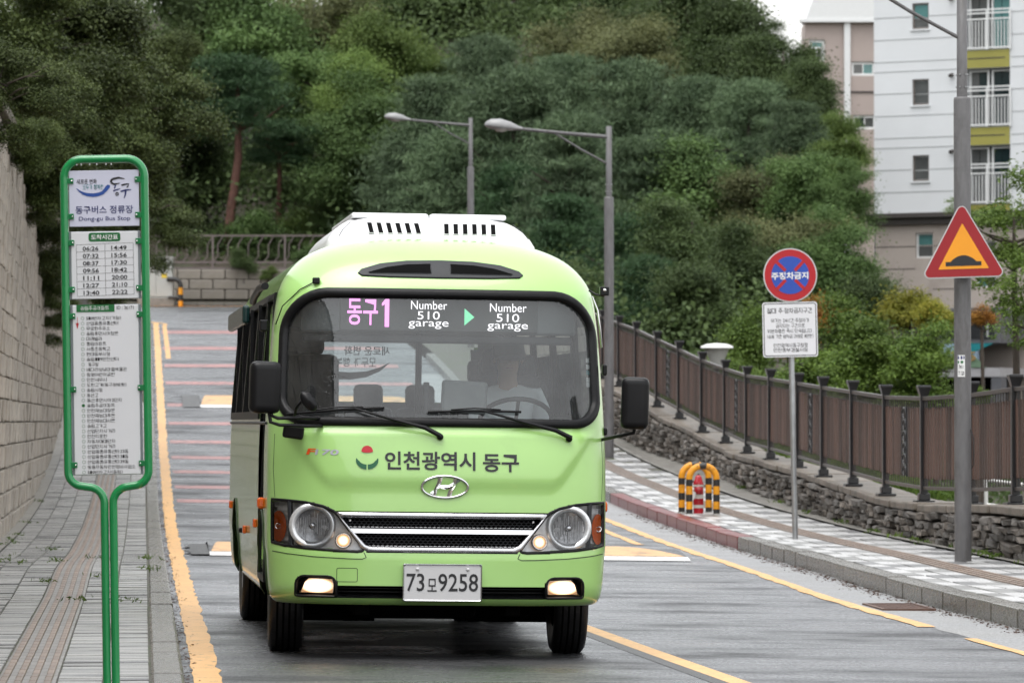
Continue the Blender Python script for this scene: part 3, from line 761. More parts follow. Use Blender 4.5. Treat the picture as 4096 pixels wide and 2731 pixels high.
pm = MB(); pm.bbox((0, 0, .66), (.085, .085, 1.3), .008); pm.bbox((0, 0, 1.325), (.15, .15, .035), .008); pm.add([(-.07, -.07, 1.31), (.07, -.07, 1.31), (.07, .07, 1.31), (-.07, .07, 1.31), (-.044, -.044, 1.22), (.044, -.044, 1.22), (.044, .044, 1.22), (-.044, .044, 1.22)], [(0, 1, 5, 4), (1, 2, 6, 5), (2, 3, 7, 6), (3, 0, 4, 7)])
pm.bbox((0, 0, .015), (.22, .22, .03), .006); pm.bbox((0, 0, .07), (.13, .13, .08), .01)
PM = pm.mesh('post', post_mat)
SL = MB().bbox((0, 0, 0), (1, 1, 1), .006).mesh('slat', slat_mat)
random.seed(41)
for i, (y, x) in enumerate(FP):
    j = min(i+1, len(FP)-1); k = max(i-1, 0)
    yw = -math.atan2(FP[j][1]-FP[k][1], FP[j][0]-FP[k][0])
    rel(inst('post', PM, (x, y, WZ(y)), (0, 0, yw), (1, 1, 1), fc), fc)
    if i == len(FP)-1: break
    A = Vector((x, y, WZ(y))); B = Vector((FP[i+1][1], FP[i+1][0], WZ(FP[i+1][0])))
    D = B-A; Lh = math.hypot(D.x, D.y); yw = -math.atan2(D.x, D.y); pt = math.atan2(D.z, Lh)
    up = Vector((0, 0, 1))
    for nm, zz, th in (('top_rail', 1.19, (.05, .045)), ('bottom_rail', .17, (.04, .04))):
        q = MB().bbox((0, 0, 0), (th[0], D.length-.08, th[1]), .004).build(nm, rail_mat, fc); rel(q, fc)
        q.location = (A+B)/2+up*zz; q.rotation_euler = (pt, 0, yw)
    for zz in (1.07, .30):
        q = MB().box((0, 0, 0), (.018, D.length-.08, .03)).build('cross_bar', rail_mat, fc); rel(q, fc)
        q.location = (A+B)/2+up*zz+Vector((.02, .0, 0)); q.rotation_euler = (pt, 0, yw)
    n = 17; bal = MB(); deco = (i % 3 == 1) and i > 2
    dz = D.z/Lh
    for s in range(n):
        t = (s+.5)/n; P = A+D*t
        bal.box(P+up*.68, (.014, .014, 1.0))
        if deco and s in (7, 8, 9):
            continue
        q = inst('slat', SL, P+up*(.675+random.uniform(-.008, .008)), (0, random.uniform(-.006, .006), yw+random.uniform(-.05, .05)), (.013, D.length/n*.66*random.uniform(.9, 1.08), .80), fc); rel(q, fc)
    rel(bal.build('baluster_row', rail_mat, fc), fc)
    if deco:
        mb = MB(); P = A+D*((8+.5)/n); e = D.normalized()
        for s in (-1, 1): mb.box(P+e*(s*.17)+up*.68, (.02, .02, .82))
        for r_ in range(6):
            cz = .34+r_*.135
            ring = [P+e*(math.cos(R(a))*.12*(1 if r_ % 2 else .8))+up*(cz+math.sin(R(a))*.062) for a in range(0, 360, 30)]
            mb.tube(ring, .012, 6, closed=True)
        rel(mb.build('scroll_panel', post_mat, fc), fc)
# ------------------------------------------------------------------ bus stop sign
green_tube = mat('glossy_green_paint', (.006, .24, .065), .22, var=.06, scale=4, coat=.6, drops=.25, bscale=140)
green_clip = mat('green_clip', (.005, .17, .05), .35, var=.1)
sign_white = mat('white_sign_face', (.72, .73, .76), .3, var=.03, scale=3)
sign_lilac = mat('lilac_white_face', (.62, .63, .76), .3, var=.03, scale=3)
sign_grey = mat('grey_board_edge', (.22, .24, .26), .4, var=.1)
ink = mat('black_ink', (.015, .015, .018), .4, var=.1)
ink_navy = mat('navy_ink', (.022, .03, .14), .4, var=.1)
ink_blue = mat('blue_ink', (.02, .07, .30), .4, var=.2, scale=20)
ink_teal = mat('teal_ink', (.02, .22, .24), .4, var=.1)
ink_green = mat('green_ink', (.01, .14, .035), .4, var=.1)
ink_red = mat('red_ink', (.45, .012, .02), .4, var=.1)
ink_white = mat('white_ink', (.8, .8, .8), .4, var=.02)
steel = mat('galvanised_steel', (.36, .37, .38), .35, metal=.7, var=.15, scale=10)
chrome = mat('chrome', (.75, .75, .76), .09, metal=1.0, var=.05)

SS = 846.0
bz = zpl(19.5)
bs = thing('bus_stop_sign', 'green tubular bus stop sign with three white timetable boards on left pavement', 'bus stop sign', ((449-2048)/SS, 19.5, bz))
bs.rotation_euler = (0, -.0165, 0)
def SX(X, Y): return (X-449+.0165*(2731-Y))/SS
def SZ(Y): return CAM_Z+(1685-Y)/SS-bz
def arc(cx, cz, r, a0, a1, n=8): return [(cx+r*math.cos(R(a0+(a1-a0)*k/n)), 0, cz+r*math.sin(R(a0+(a1-a0)*k/n))) for k in range(n+1)]
hw = .19; zt = SZ(636); zb = SZ(1925)
for s in (-1, 1):
    path = [(s*x, y, z) for x, y, z in [(.021, 0, -.02), (.021, 0, zb-.13)] + arc(.021+.075, zb-.10, .075, 180, 100) + arc(hw-.07, zb+.05, .07, 275, 360) + [(hw, 0, zt-.09)] + arc(hw-.085, zt-.085, .085, 0, 90) + [(0, 0, zt)]]
    MB().tube(path, .0195, 14).build('frame_tube', green_tube, bs)
def board(name, X0, X1, Y0, Y1, m, edge=True):
    x0, x1, z0, z1 = SX(X0, (Y0+Y1)/2), SX(X1, (Y0+Y1)/2), SZ(Y1), SZ(Y0)
    b_ = MB().bbox(((x0+x1)/2, 0, (z0+z1)/2), (x1-x0, .006, z1-z0), .002).build(name, m, bs)
    if edge:
        MB().bbox(((x0+x1)/2, .006, (z0+z1)/2), (x1-x0+.024, .006, z1-z0+.004), .002).build('board_backing', sign_grey, b_)
    return b_
b1 = board('header_board', 276, 556, 681, 905, sign_lilac, False)
b2 = board('timetable_board', 286, 553, 926, 1194, sign_white)
b3 = board('route_board', 296, 559, 1219, 1896, sign_white)
YF = -.0045
def stxt(body, X0, X1, Y0, Y1, m, bold=0.0, root=bs, name='lettering', sl=0.0):
    ym = (Y0+Y1)/2
    return text_flat(body, SX(X0, ym), SZ(Y1), SX(X1, ym)-SX(X0, ym), SZ(Y0)-SZ(Y1), YF, bold).build(name, m, root)
def c1(x, y): return 200+x*.4271, 580+y*.4271
def c2(x, y): return 200+x*.4847, 1200+y*.4847
def t1(body, x0, x1, y0, y1, m, bold=0, root=bs): a = c1(x0, y0); b = c1(x1, y1); return stxt(body, a[0], b[0], a[1], b[1], m, bold, root)
def t2(body, x0, x1, y0, y1, m, bold=0, root=bs): a = c2(x0, y0); b = c2(x1, y1); return stxt(body, a[0], b[0], a[1], b[1], m, bold, root)
t1('새로운 변화', 248, 437, 316, 362, ink, .012, b1)
t1('모두가 행복한', 305, 500, 368, 415, ink_teal, .008, b1)
t1('동구버스 정류장', 238, 778, 568, 642, ink_navy, .012, b1)
t1('Dong-gu Bus Stop', 270, 752, 668, 718, ink_navy, .006, b1)
def stroke(pts, name, m, root, cf):
    """brush stroke: (x, y, width) in crop pixels"""
    P = [(*cf(x, y), w) for x, y, w in pts]; n = len(P); mb = MB(); vs_ = []
    q = []
    for (X, Y, w) in P: q.append(Vector((SX(X, Y), SZ(Y))))
    for i in range(n):
        t = (q[min(i+1, n-1)]-q[max(i-1, 0)]).normalized(); nn = Vector((-t.y, t.x))*(P[i][2]*.4271/SS/2)
        vs_ += [(q[i].x+nn.x, YF, q[i].y+nn.y), (q[i].x-nn.x, YF, q[i].y-nn.y)]
    mb.add(vs_, [(2*i, 2*i+1, 2*i+3, 2*i+2) for i in range(n-1)]); return mb.build(name, m, root)
stroke([(247, 402, 4), (275, 428, 14), (310, 450, 24), (350, 462, 30), (400, 468, 34), (450, 462, 34), (490, 448, 32), (515, 425, 32), (532, 402, 38), (548, 385, 34), (558, 378, 12)], 'brush_stroke', ink_blue, b1, c1)
for pts in ([(568, 352, 16), (572, 332, 22), (590, 318, 20), (640, 308, 18), (698, 318, 6)], [(572, 352, 20), (600, 368, 18), (640, 362, 10), (655, 358, 4)], [(612, 372, 14), (606, 402, 12), (600, 410, 8)],
            [(592, 430, 14), (625, 420, 12), (655, 412, 8)], [(612, 460, 10), (624, 448, 12), (638, 450, 12), (640, 464, 12), (626, 474, 12), (614, 466, 10)],
            [(668, 380, 14), (700, 370, 16), (738, 368, 10), (728, 390, 12), (718, 402, 8)], [(660, 438, 14), (705, 425, 16), (760, 422, 8)], [(708, 428, 16), (706, 465, 16), (694, 500, 6)]):
    stroke(pts, 'brush_stroke', ink_navy if len(pts) < 4 else ink, b1, c1)
# timetable
a = c1(360, 820); b = c1(660, 902)
x0, x1, z0, z1 = SX(a[0], a[1]), SX(b[0], b[1]), SZ(b[1]), SZ(a[1])
MB().prism(rrect((x0+x1)/2, (z0+z1)/2, x1-x0, z1-z0, .012), -.0042, -.003).build('title_pill', ink_green, b2)
YF = -.0056; t1('도착시간표', 385, 636, 838, 886, ink_white, .02, b2); YF = -.0045
ln = MB()
def hline(xa, ya, xb, yb, w=2.6):
    A = c1(xa, ya); B = c1(xb, yb); p = Vector((SX(*A), SZ(A[1]))); q = Vector((SX(*B), SZ(B[1]))); t = (q-p).normalized(); nn = Vector((-t.y, t.x))*w*.4271/SS/2
    ln.add([(p.x+nn.x, YF, p.y+nn.y), (p.x-nn.x, YF, p.y-nn.y), (q.x-nn.x, YF, q.y-nn.y), (q.x+nn.x, YF, q.y+nn.y)], [(0, 1, 2, 3)])
for k in range(8): hline(246+k*1.6, 930+k*69, 779+k*1.6, 918+k*69)
for xa in (246, 514, 779): hline(xa, 930-(xa-246)*.022, xa+11, 1413-(xa-246)*.022)
ln.build('table_grid', ink, b2)
for k, (p, q) in enumerate((('06:26', '14:49'), ('07:32', '15:56'), ('08:37', '17:30'), ('09:56', '18:42'), ('11:11', '20:00'), ('12:27', '21:10'), ('13:40', '22:22'))):
    o_ = k*69
    t1(p, 306+k*1.6, 454+k*1.6, 948+o_, 988+o_, ink, .018, b2); t1(q, 574+k*1.6, 718+k*1.6, 943+o_, 983+o_, ink, .018, b2)
# route board
a = c2(219, 36); b = c2(534, 96); x0, x1, z0, z1 = SX(a[0], a[1]), SX(b[0], b[1]), SZ(b[1]), SZ(a[1])
MB().box(((x0+x1)/2, -.004, (z0+z1)/2), (x1-x0, .002, z1-z0)).build('title_bar', ink_green, b3)
YF = -.0056; t2('송림주공아파트', 252, 488, 48, 84, ink_white, .018, b3); YF = -.0045
t2('ID : 36171', 552, 692, 50, 78, ink, .004, b3)
stops = '510번차고지(기점)|산업용품유통센터|무궁화주유소|송림휴먼시아정문|미래빌라|풍림아파트|서흥초등학교|현대동부시장|송림119안전센터|동구청|배다리성냥마을박물관|창영어린이공원|인천세무서|도원고개(동구청방향)|송림시장|동산고|동산휴먼시아2단지|송림주공아파트|인천재능대정문|인천재능대후문|인천재능대서문|송림고가교|산업단지사거리|인천의료원|자동차매매단지|산업단지사거리|산업용품유통센타23동|산업용품유통센타31동|산업용품유통센타39동|쌍용자동차인천정비사업소|510번차고지(종점)'.split('|')
wid = [288, 264, 196, 264, 130, 164, 196, 196, 264, 95, 332, 230, 164, 326, 130, 95, 285, 230, 230, 230, 230, 162, 228, 162, 228, 228, 338, 338, 338, 396, 288]
for k, s in enumerate(stops):
    y = 148+k*42.27; xo = 300+k*.5; h = 15
    t2(s, xo+(14 if s == '동구청' else 0), xo+wid[k], y-h, y+h, ink, .01, b3)
    X, Y = c2(270+k*.5, y); cx, cz = SX(X, Y), SZ(Y); rr_ = 13.5*.4847/SS
    if s == '송림주공아파트' and k == 17:
        MB().prism([(cx+rr_*math.cos(R(t)), cz+rr_*math.sin(R(t))) for t in range(0, 360, 20)], YF, YF+.001).build('stop_dot', ink_green, b3)
    else:
        ring = MB(); vs_ = [(cx+r_*math.cos(R(t)), YF, cz+r_*math.sin(R(t))) for t in range(0, 360, 20) for r_ in (rr_, rr_*.82)]
        ring.add(vs_, [(2*i, 2*i+1, (2*i+3) % 36, (2*i+2) % 36) for i in range(18)]); ring.build('stop_ring', ink_green, b3)
ar = MB()
for (xa, ya, wa, xb, yb, wb) in ((228, 136, 4, 228, 190, 4), (227, 186, 26, 228, 236, 1)):
    A = c2(xa, ya); B = c2(xb, yb)
    ar.add([(SX(A[0]-wa*.24, A[1]), YF, SZ(A[1])), (SX(A[0]+wa*.24, A[1]), YF, SZ(A[1])), (SX(B[0]+wb*.24, B[1]), YF, SZ(B[1])), (SX(B[0]-wb*.24, B[1]), YF, SZ(B[1]))], [(0, 1, 2, 3)])
ar.build('red_arrow', ink_red, b3)
# clips
for Y in (720, 862, 967, 1154, 1260, 1553, 1855):
    for s in (-1, 1):
        z = SZ(Y+ (2 if s < 0 else -1)); cx = s*.156
        q = MB().bbox((cx+s*.006, -.006, z), (.034, .008, .027), .002).build('clip', green_clip, bs)
        MB().lathe([(.0001, -.004), (.0035, -.0035), (.004, 0), (.004, .004)], (cx-s*.004, -.012, z), 10, Matrix.Rotation(R(90), 3, 'X') @ Matrix.Diagonal((1, 1, -1))).build('bolt', chrome, q)
water = mat('water_drop', (.8, .85, .85), .05, var=.02)
for X in (306, 324, 358, 386, 423, 444):
    q = MB().lathe([(.0001, -.007), (.003, -.005), (.0036, -.002), (.002, .002), (.0002, .004)], (SX(X, 640), -.006, zt-.0225), 8).build('water_drop', water, bs)

# ------------------------------------------------------------------ lamp posts
pole_mat = mat('grey_pole_paint', (.125, .122, .125), .5, var=.22, scale=14, bump=.25, bscale=60, stretch=(1, 1, .25), stain=(.075, .07, .066), stain_scale=9, stain_lo=.5, stain_hi=.75)
lamp_head = mat('lamp_head_grey', (.27, .27, .275), .35, var=.12, scale=5)
lens_m = mat('lamp_lens', (.5, .5, .48), .2)
def lamp(x, y, z, yaw, label, sticker=False):
    t = thing('street_lamp', label, 'street lamp', (x, y, z), yaw, 'grey street lamps along the right pavement')
    MB().lathe([(.083, -.1), (.083, 4.48), (.078, 4.5), (.052, 4.505)], n=20).build('pole', pole_mat, t)
    up = MB().lathe([(.052, 4.5), (.05, 5.72), (.0001, 5.73)], n=16).build('upper_pole', pole_mat, t)
    for k in range(6):
        a = k*math.pi/3
        for zz in (4.6, 4.72): MB().cyl((.05*math.cos(a), .05*math.sin(a), zz), (.062*math.cos(a), .062*math.sin(a), zz), .008, n=6).build('bolt', steel, up)
    MB().tube([(0, 0, 5.54), (-.8, 0, 5.60), (-1.55, 0, 5.67)], [.034, .03, .027], 10).build('arm', pole_mat, t)
    MB().tube([(-.03, 0, 5.08), (-.5, 0, 5.33), (-.92, 0, 5.585)], .018, 8).build('brace', pole_mat, t)
    hd = MB(); prf = [(0, .035, .03), (.08, .05, .045), (.2, .1, .09), (.38, .14, .12), (.54, .13, .10), (.62, .08, .06), (.655, .01, .01)]
    rows = []
    for (u, w, h) in prf:
        ring = []
        for k in range(16):
            a = 2*math.pi*k/16; sz = math.sin(a)
            ring.append(Vector((-1.5-u, w*math.cos(a), 5.665+u*.1+(h*sz*1.15 if sz > 0 else h*sz*.55))))
        rows.append(ring)
    hd.add([p for r in rows for p in r], [(i*16+k, i*16+(k+1) % 16, (i+1)*16+(k+1) % 16, (i+1)*16+k) for i in range(len(rows)-1) for k in range(16)], True)
    h_ = hd.build('lamp_head', lamp_head, t)
    MB().lathe([(.0001, -.05), (.09, -.035), (.12, 0)], (-1.86, 0, 5.66), 16).build('lens', lens_m, h_)
    if sticker:
        s_ = MB(); s_.add([(.086*math.sin(a)-.0, -.086*math.cos(a), zz) for a in (-.75, -.45, -.15, .1) for zz in (1.79, 2.0)], [(i*2, i*2+2, i*2+3, i*2+1) for i in range(3)])
        st = s_.build('sticker', ink_white, t)
        def wrap(body, a0, a1, z0, z1, m):
            v, f, _ = glyphs(body, .02); mb = MB()
            mb.add([(.0872*math.sin(a0+(a1-a0)*p[0]), -.0872*math.cos(a0+(a1-a0)*p[0]), z0+(z1-z0)*p[1]) for p in v], f); mb.build('lettering', m, st)
        wrap('7411', -.6, -.1, 1.865, 1.905, ink); wrap('T 120', -.65, 0, 1.805, 1.845, ink)
        b_ = MB(); b_.add([(.0868*math.sin(a), -.0868*math.cos(a), zz) for a in (-.72, -.3, .05) for zz in (1.96, 1.992)], [(i*2, i*2+2, i*2+3, i*2+1) for i in range(2)]); b_.build('blue_band', ink_navy, st)
        b_ = MB(); b_.add([(.0868*math.sin(a), -.0868*math.cos(a), zz) for a in (-.72, -.3, -.1) for zz in (1.92, 1.945)], [(i*2, i*2+2, i*2+3, i*2+1) for i in range(2)]); b_.build('green_band', ink_green, st)
        MB().tube([(.07, -.055, 1.28), (.09, -.075, 1.2), (.092, -.075, .95), (.075, -.06, .9)], .006, 6).build('conduit', iron, t)
        MB().lathe([(.0845, 2.93), (.0845, 2.95)], n=20).build('strap', rust, t)
    return t
lamp(4.37, 40.0, zpr(40)-.005, .06, 'nearest grey street lamp pole at right carrying the triangular hump sign', True)
lamp(1.67, 71.0, zpr(71)-.03, .1, 'grey street lamp with arm standing just right of the bus roof')
lamp(-1.03, 102.6, zpr(102.6)-.03, .1, 'farther grey street lamp rising behind the bus roof')

# triangular hump warning sign on the near lamp pole
sgn_red = mat('sign_red', (.30, .006, .012), .3, var=.06, scale=3); sgn_amber = mat('sign_amber', (.85, .33, .012), .3, var=.05, scale=3)
sgn_blue = mat('sign_blue', (.02, .07, .40), .3, var=.06, scale=3); sgn_edge = mat('sign_aluminium', (.55, .56, .57), .3, metal=.3, var=.08); sgn_bright_red = mat('sign_bright_red', (.42, .008, .015), .3, var=.06, scale=3)
def tri(w, h, r, cx=0, cz=0):
    pts = [(-w/2, 0), (w/2, 0), (0, h)]; out = []
    for i in range(3):
        p = Vector(pts[i]); a = Vector(pts[i-1]); b = Vector(pts[(i+1) % 3])
        u = (a-p).normalized(); v_ = (b-p).normalized(); hf = u.angle(v_)/2; c_ = p+(u+v_).normalized()*(r/math.sin(hf))
        s0 = math.atan2(-( -u.y), 0) if False else None
        n0 = p+u*(r/math.tan(hf)); n1 = p+v_*(r/math.tan(hf))
        a0 = math.atan2(n0.y-c_.y, n0.x-c_.x); a1 = math.atan2(n1.y-c_.y, n1.x-c_.x)
        da = (a1-a0+math.pi) % (2*math.pi)-math.pi
        out += [(cx+c_.x+r*math.cos(a0+da*k/6), cz+c_.y+r*math.sin(a0+da*k/6)) for k in range(7)]
    return out
def at_px(X, Y, d): return Vector(((X-2048)*d/F_PX, d, CAM_Z+(1685-Y)*d/F_PX))
p = at_px(3852, 1112, 39.9)
hs = thing('hump_warning_sign', 'triangular red and amber warning sign with black hump symbol on lamp pole', 'traffic sign', (p.x, p.y-.1, p.z))
hs.rotation_euler = (0, -.03, 0)
W_, H_ = .83, .745
MB().prism(tri(W_, H_, .05), 0, .012).build('back_plate', sgn_edge, hs)
MB().prism(tri(W_-.035, H_-.03, .04, 0, .011), -.004, 0).build('red_border', sgn_red, hs)
MB().prism(tri(.49, .44, .006, 0, .085), -.007, -.0035).build('amber_field', sgn_amber, hs)
hp = [(-.172, .115), (.172, .115), (.172, .155), (.125, .155)]+[(.125-.25*k/14, .155+.062*math.sin(math.pi*k/14)**.8) for k in range(1, 14)]+[(-.125, .155), (-.172, .155)]
MB().prism(hp, -.010, -.0065).build('hump_symbol', ink, hs)
for zz in (.2, .5): MB().lathe([(.087, zz-.015), (.09, zz-.015), (.09, zz+.015), (.087, zz+.015)], (4.37-p.x, .2, 0), 16).build('strap', steel, hs)

# no-parking sign on its own post
ps = thing('no_parking_sign', 'round red and blue no-parking sign above white notice board on grey post', 'traffic sign', (3.225, 47.0, zpr(47)-.01))
ps.rotation_euler = (0, -.02, 0)
MB().lathe([(.032, -.05), (.032, 2.1), (.03, 2.12), (.0001, 2.125)], n=16).build('post', steel, ps)
PSX = 16500/47.0
def px(X): return (X-2048)/PSX-3.225
def pz(Y): return CAM_Z+(1685-Y)/PSX-(zpr(47)-.01)
def lean(z): return .02*z
def c6(x, y): return 3000+x*.5102, 800+y*.5102
X, Y = c6(314, 590); rcx, rcz = px(X)+lean(pz(Y)), pz(Y)
def disc(r, n=48): return [(rcx+r*math.cos(2*math.pi*k/n), rcz+r*math.sin(2*math.pi*k/n)) for k in range(n)]
rp_ = MB().prism(disc(.307), -.05, -.038).build('round_plate', sgn_edge, ps)
MB().prism(disc(.293), -.054, -.05).build('red_ring', sgn_bright_red, rp_)
MB().prism(disc(.215), -.058, -.0535).build('blue_field', sgn_blue, rp_)
for a in (45, 135):
    c_, s_ = math.cos(R(a)), math.sin(R(a))
    for q in (-1, 1):
        l0, l1, w = q*.075, q*.222, .018
        MB().prism([(rcx+c_*l0-s_*w, rcz+s_*l0+c_*w), (rcx+c_*l0+s_*w, rcz+s_*l0-c_*w), (rcx+c_*l1+s_*w, rcz+s_*l1-c_*w), (rcx+c_*l1-s_*w, rcz+s_*l1+c_*w)], -.061, -.0575).build('red_bar', sgn_bright_red, rp_)
def ptxt(body, x0, x1, y0, y1, m, bold, y, root):
    A = c6(x0, y0); B = c6(x1, y1); z0, z1 = pz(B[1]), pz(A[1]); zm = (z0+z1)/2
    return text_flat(body, px(A[0])+lean(zm), z0, px(B[0])-px(A[0]), z1-z0, y, bold).build('lettering', m, root)
ptxt('주정차금지', 166, 455, 566, 622, ink_white, .03, -.0625, rp_)
A = c6(98, 800); B = c6(528, 1230); z0, z1 = pz(B[1]), pz(A[1]); bx = (px(A[0])+px(B[0]))/2+lean((z0+z1)/2); bw = px(B[0])-px(A[0])
nb_ = MB().prism(rrect(bx, (z0+z1)/2, bw, z1-z0, .03), -.046, -.036).build('notice_board', sign_white, ps)
o1, o2 = rrect(bx, (z0+z1)/2, bw-.025, z1-z0-.025, .026), rrect(bx, (z0+z1)/2, bw-.042, z1-z0-.042, .02)
bd = MB(); n_ = len(o1); bd.add([(q[0], -.0475, q[1]) for q in o1]+[(q[0], -.0475, q[1]) for q in o2], [(i, (i+1) % n_, (i+1) % n_+n_, i+n_) for i in range(n_)]); bd.build('black_border', ink, nb_)
for body, x0, x1, y0, y1, bo in (('절대 주·정차금지구간', 132, 486, 846, 888, .02), ('여기는 24시간·주정차가', 162, 462, 928, 960, .012), ('금지되는 구간으로', 200, 428, 970, 1000, .012), ('위반차량은 즉시 단속됩니다.', 136, 494, 1010, 1042, .012), ('(승용 기준 범칙금·과태료 8만원)', 134, 496, 1052, 1084, .012), ('인천광역시동구청장', 182, 452, 1122, 1154, .012), ('인천중부경찰서장', 182, 452, 1160, 1190, .012)):
    ptxt(body, x0, x1, y0, y1, ink, bo, -.0478, nb_)

# ------------------------------------------------------------------ hydrant and its guard hoops
g_yel = mat('guard_amber', (.72, .30, .012), .35, var=.2, scale=12, stain=(.25, .08, .02), stain_scale=9, stain_lo=.62, stain_hi=.7); g_blk = mat('guard_black', (.022, .021, .02), .4, var=.3, scale=14)
hy_red = mat('hydrant_red', (.38, .008, .018), .25, var=.15, scale=8, coat=.3); hy_white = mat('hydrant_white', (.6, .58, .54), .4, var=.15, scale=10)
def hoop(x, y, label):
    z = zpr(y)-.01
    t = thing('guard_hoop', label, 'guard hoop', (x, y, z), .06, 'striped guard hoops round the hydrant')
    hw_, top, r = .182, .655, .17
    path = [Vector((-hw_, 0, -.05)), Vector((-hw_, 0, top-r))]+[Vector((-r*math.cos(R(a))*hw_/r, 0, top-r+r*math.sin(R(a)))) for a in range(9, 180, 9)]+[Vector((hw_, 0, top-r)), Vector((hw_, 0, -.05))]
    # resample to cut stripes
    acc = [0.0]
    for i in range(1, len(path)): acc.append(acc[-1]+(path[i]-path[i-1]).length)
    tot = acc[-1]
    def at(s):
        for i in range(1, len(path)):
            if s <= acc[i]+1e-9: return path[i-1].lerp(path[i], (s-acc[i-1])/max(1e-6, acc[i]-acc[i-1]))
        return path[-1]
    half = tot/2; cuts = [0, .13, .23, .325, .435, .525, half-.045, half+.045, tot-.525, tot-.435, tot-.325, tot-.23, tot-.13, tot]
    for k in range(len(cuts)-1):
        a, b = cuts[k], cuts[k+1]; n = max(2, int((b-a)/.03)); blk = k % 2 == 0
        MB().tube([at(a+(b-a)*i/n) for i in range(n+1)], .0445, 14).build('black_band' if blk else 'amber_band', g_blk if blk else g_yel, t)
    for s in (-1, 1): MB().lathe([(.06, -.01), (.06, .014), (.046, .02)], (s*hw_, 0, 0), 14).build('base_ring', concrete, t)
    return t
hoop((2811-2048)*55/F_PX, 55.0, 'front black and amber striped guard hoop before the red hydrant')
hoop((2781-2048)*55.5/F_PX, 55.55, 'rear black and amber striped guard hoop behind the red hydrant')
hx, hy_ = (2794-2048)*55.2/F_PX, 55.25
ht = thing('fire_hydrant', 'red and white fire hydrant standing between striped guard hoops', 'hydrant', (hx, hy_, zpr(hy_)))
for a, b, m_ in ((0, .075, hy_red), (.075, .115, hy_white), (.115, .2, hy_red), (.2, .255, hy_white)):
    MB().lathe([(.068, a), (.068, b)], n=20).build('barrel_band', m_, ht)
MB().lathe([(.066, .255), (.066, .36)], n=20).build('upper_barrel', hy_red, ht)
MB().lathe([(.072, .36), (.072, .385)], n=20).build('collar', hy_white, ht)
MB().lathe([(.072, .385), (.073, .40), (.06, .43), (.042, .49), (.03, .51), (.0001, .515)], n=20).build('bonnet', hy_red, ht)
MB().lathe([(.013, .51), (.013, .535), (.0001, .537)], n=6).build('operating_nut', iron, ht)
MB().lathe([(.05, 0), (.05, .045), (.03, .06), (.0001, .062)], (0, -.05, .31), 18, Matrix.Rotation(R(90), 3, 'X')).build('outlet_cap', hy_red, ht)
MB().bbox((-.075, -.075, .235), (.05, .006, .12), .002, Matrix.Rotation(.35, 3, 'Y')).build('paper_tag', ink_white, ht)
MB().lathe([(.04, 0), (.04, .05), (.0001, .055)], (-.06, 0, .31), 14, Matrix.Rotation(R(-90), 3, 'Y')).build('side_outlet', hy_white, ht)

# ------------------------------------------------------------------ the far end of the road: wall, fence, cabinet, guard
FZ = 1.465+(1685-1198)*154/F_PX
fw = thing('block_wall', 'low pale concrete block wall at the far end of the road', 'wall', (-10, 154, FZ))
far_block = mat('pale_concrete_block', (.23, .205, .175), .6, var=.2, scale=2, rand=.1, stain=(.17, .15, .12), stain_scale=1.2)
MB().box((3, .35, .4), (34, .5, 1.5)).build('core', mortar, fw)
FBM = MB().bbox((0, 0, 0), (.86, .2, .36), .03).mesh('concrete_block', far_block)
for r_ in range(3):
    for k in range(16):
        inst('concrete_block', FBM, (-6.5+k*.89+(.44 if r_ % 2 else 0), .05, .19+r_*.375), (0, 0, 0), (1, 1, 1), fw)
zf = thing('zigzag_fence', 'grey metal fence of bent zigzag bars on the far block wall', 'fence', (-10, 154.3, FZ+1.08))
zg = mat('faded_fence_paint', (.15, .12, .115), .5, var=.2, scale=3)
MB().box((.2, 0, 1.32), (14, .06, .06)).build('top_rail', zg, zf)
for zz in (.1, .32): MB().box((.2, 0, zz), (14, .06, .07)).build('bottom_rail', zg, zf)
ZB = MB().tube([(0, 0, .32), (.17, 0, .55), (.17, 0, .98), (.36, 0, 1.3)], .022, 6).mesh('zigzag_bar', zg)
for k in range(34): inst('zigzag_bar', ZB, (-6.5+k*.38, 0, 0), (0, 0, 0), (1, 1, 1), zf)
for k in range(6): MB().box((-6.6+k*2.7, 0, .66), (.07, .07, 1.4)).build('post', zg, zf)
cbx = thing('utility_cabinet', 'pale grey utility cabinet with yellow sticker at the far road corner', 'cabinet', ((627-2048)*151/F_PX, 151, prof(151)))
cab = mat('cabinet_grey', (.46, .46, .43), .5, var=.08, scale=2)
MB().bbox((0, 0, .16), (1.35, .8, .34), .02).build('plinth', concrete, cbx)
body_ = MB().bbox((0, 0, 1.05), (1.22, .7, 1.45), .02).build('body', cab, cbx)
MB().bbox((0, 0, 1.79), (1.27, .76, .05), .01).build('lid', cab, cbx)
for s in (-1, 1): MB().bbox((s*.3, -.36, 1.03), (.57, .02, 1.32), .008).build('door', cab, cbx)
MB().box((.3, -.375, 1.12), (.2, .006, .16)).build('yellow_sticker', mat('sticker_yellow', (.7, .5, .05), .5), cbx)
MB().box((.53, -.375, 1.62), (.05, .006, .12)).build('handle', iron, cbx)
gd = thing('guard_rail', 'short black and yellow striped guard rail beside the grey utility cabinet', 'guard rail', ((722-2048)*150.6/F_PX, 150.6, prof(150.6)))
for a, b, m_ in ((0, .22, g_yel), (.22, .45, g_blk), (.45, .7, g_yel)):
    MB().cyl((0, 0, a), (0, 0, b), .085, n=12).build('post_band', m_, gd)
MB().tube([(0, 0, .7), (0, 0, .8), (-.05, 0, .92), (-.16, 0, 1.0), (-.5, 0, 1.02)], .085, 12).build('bent_rail', g_blk, gd)
MB().tube([(0, 0, .33), (-.45, 0, .35)], .05, 8).build('lower_rail', g_blk, gd)
far_k = kerb_root('kerb_far')
FK = MB().bbox((0, 0, -.15), (.985, .2, .3), .02).mesh('kerb_stone', kerb_mat)
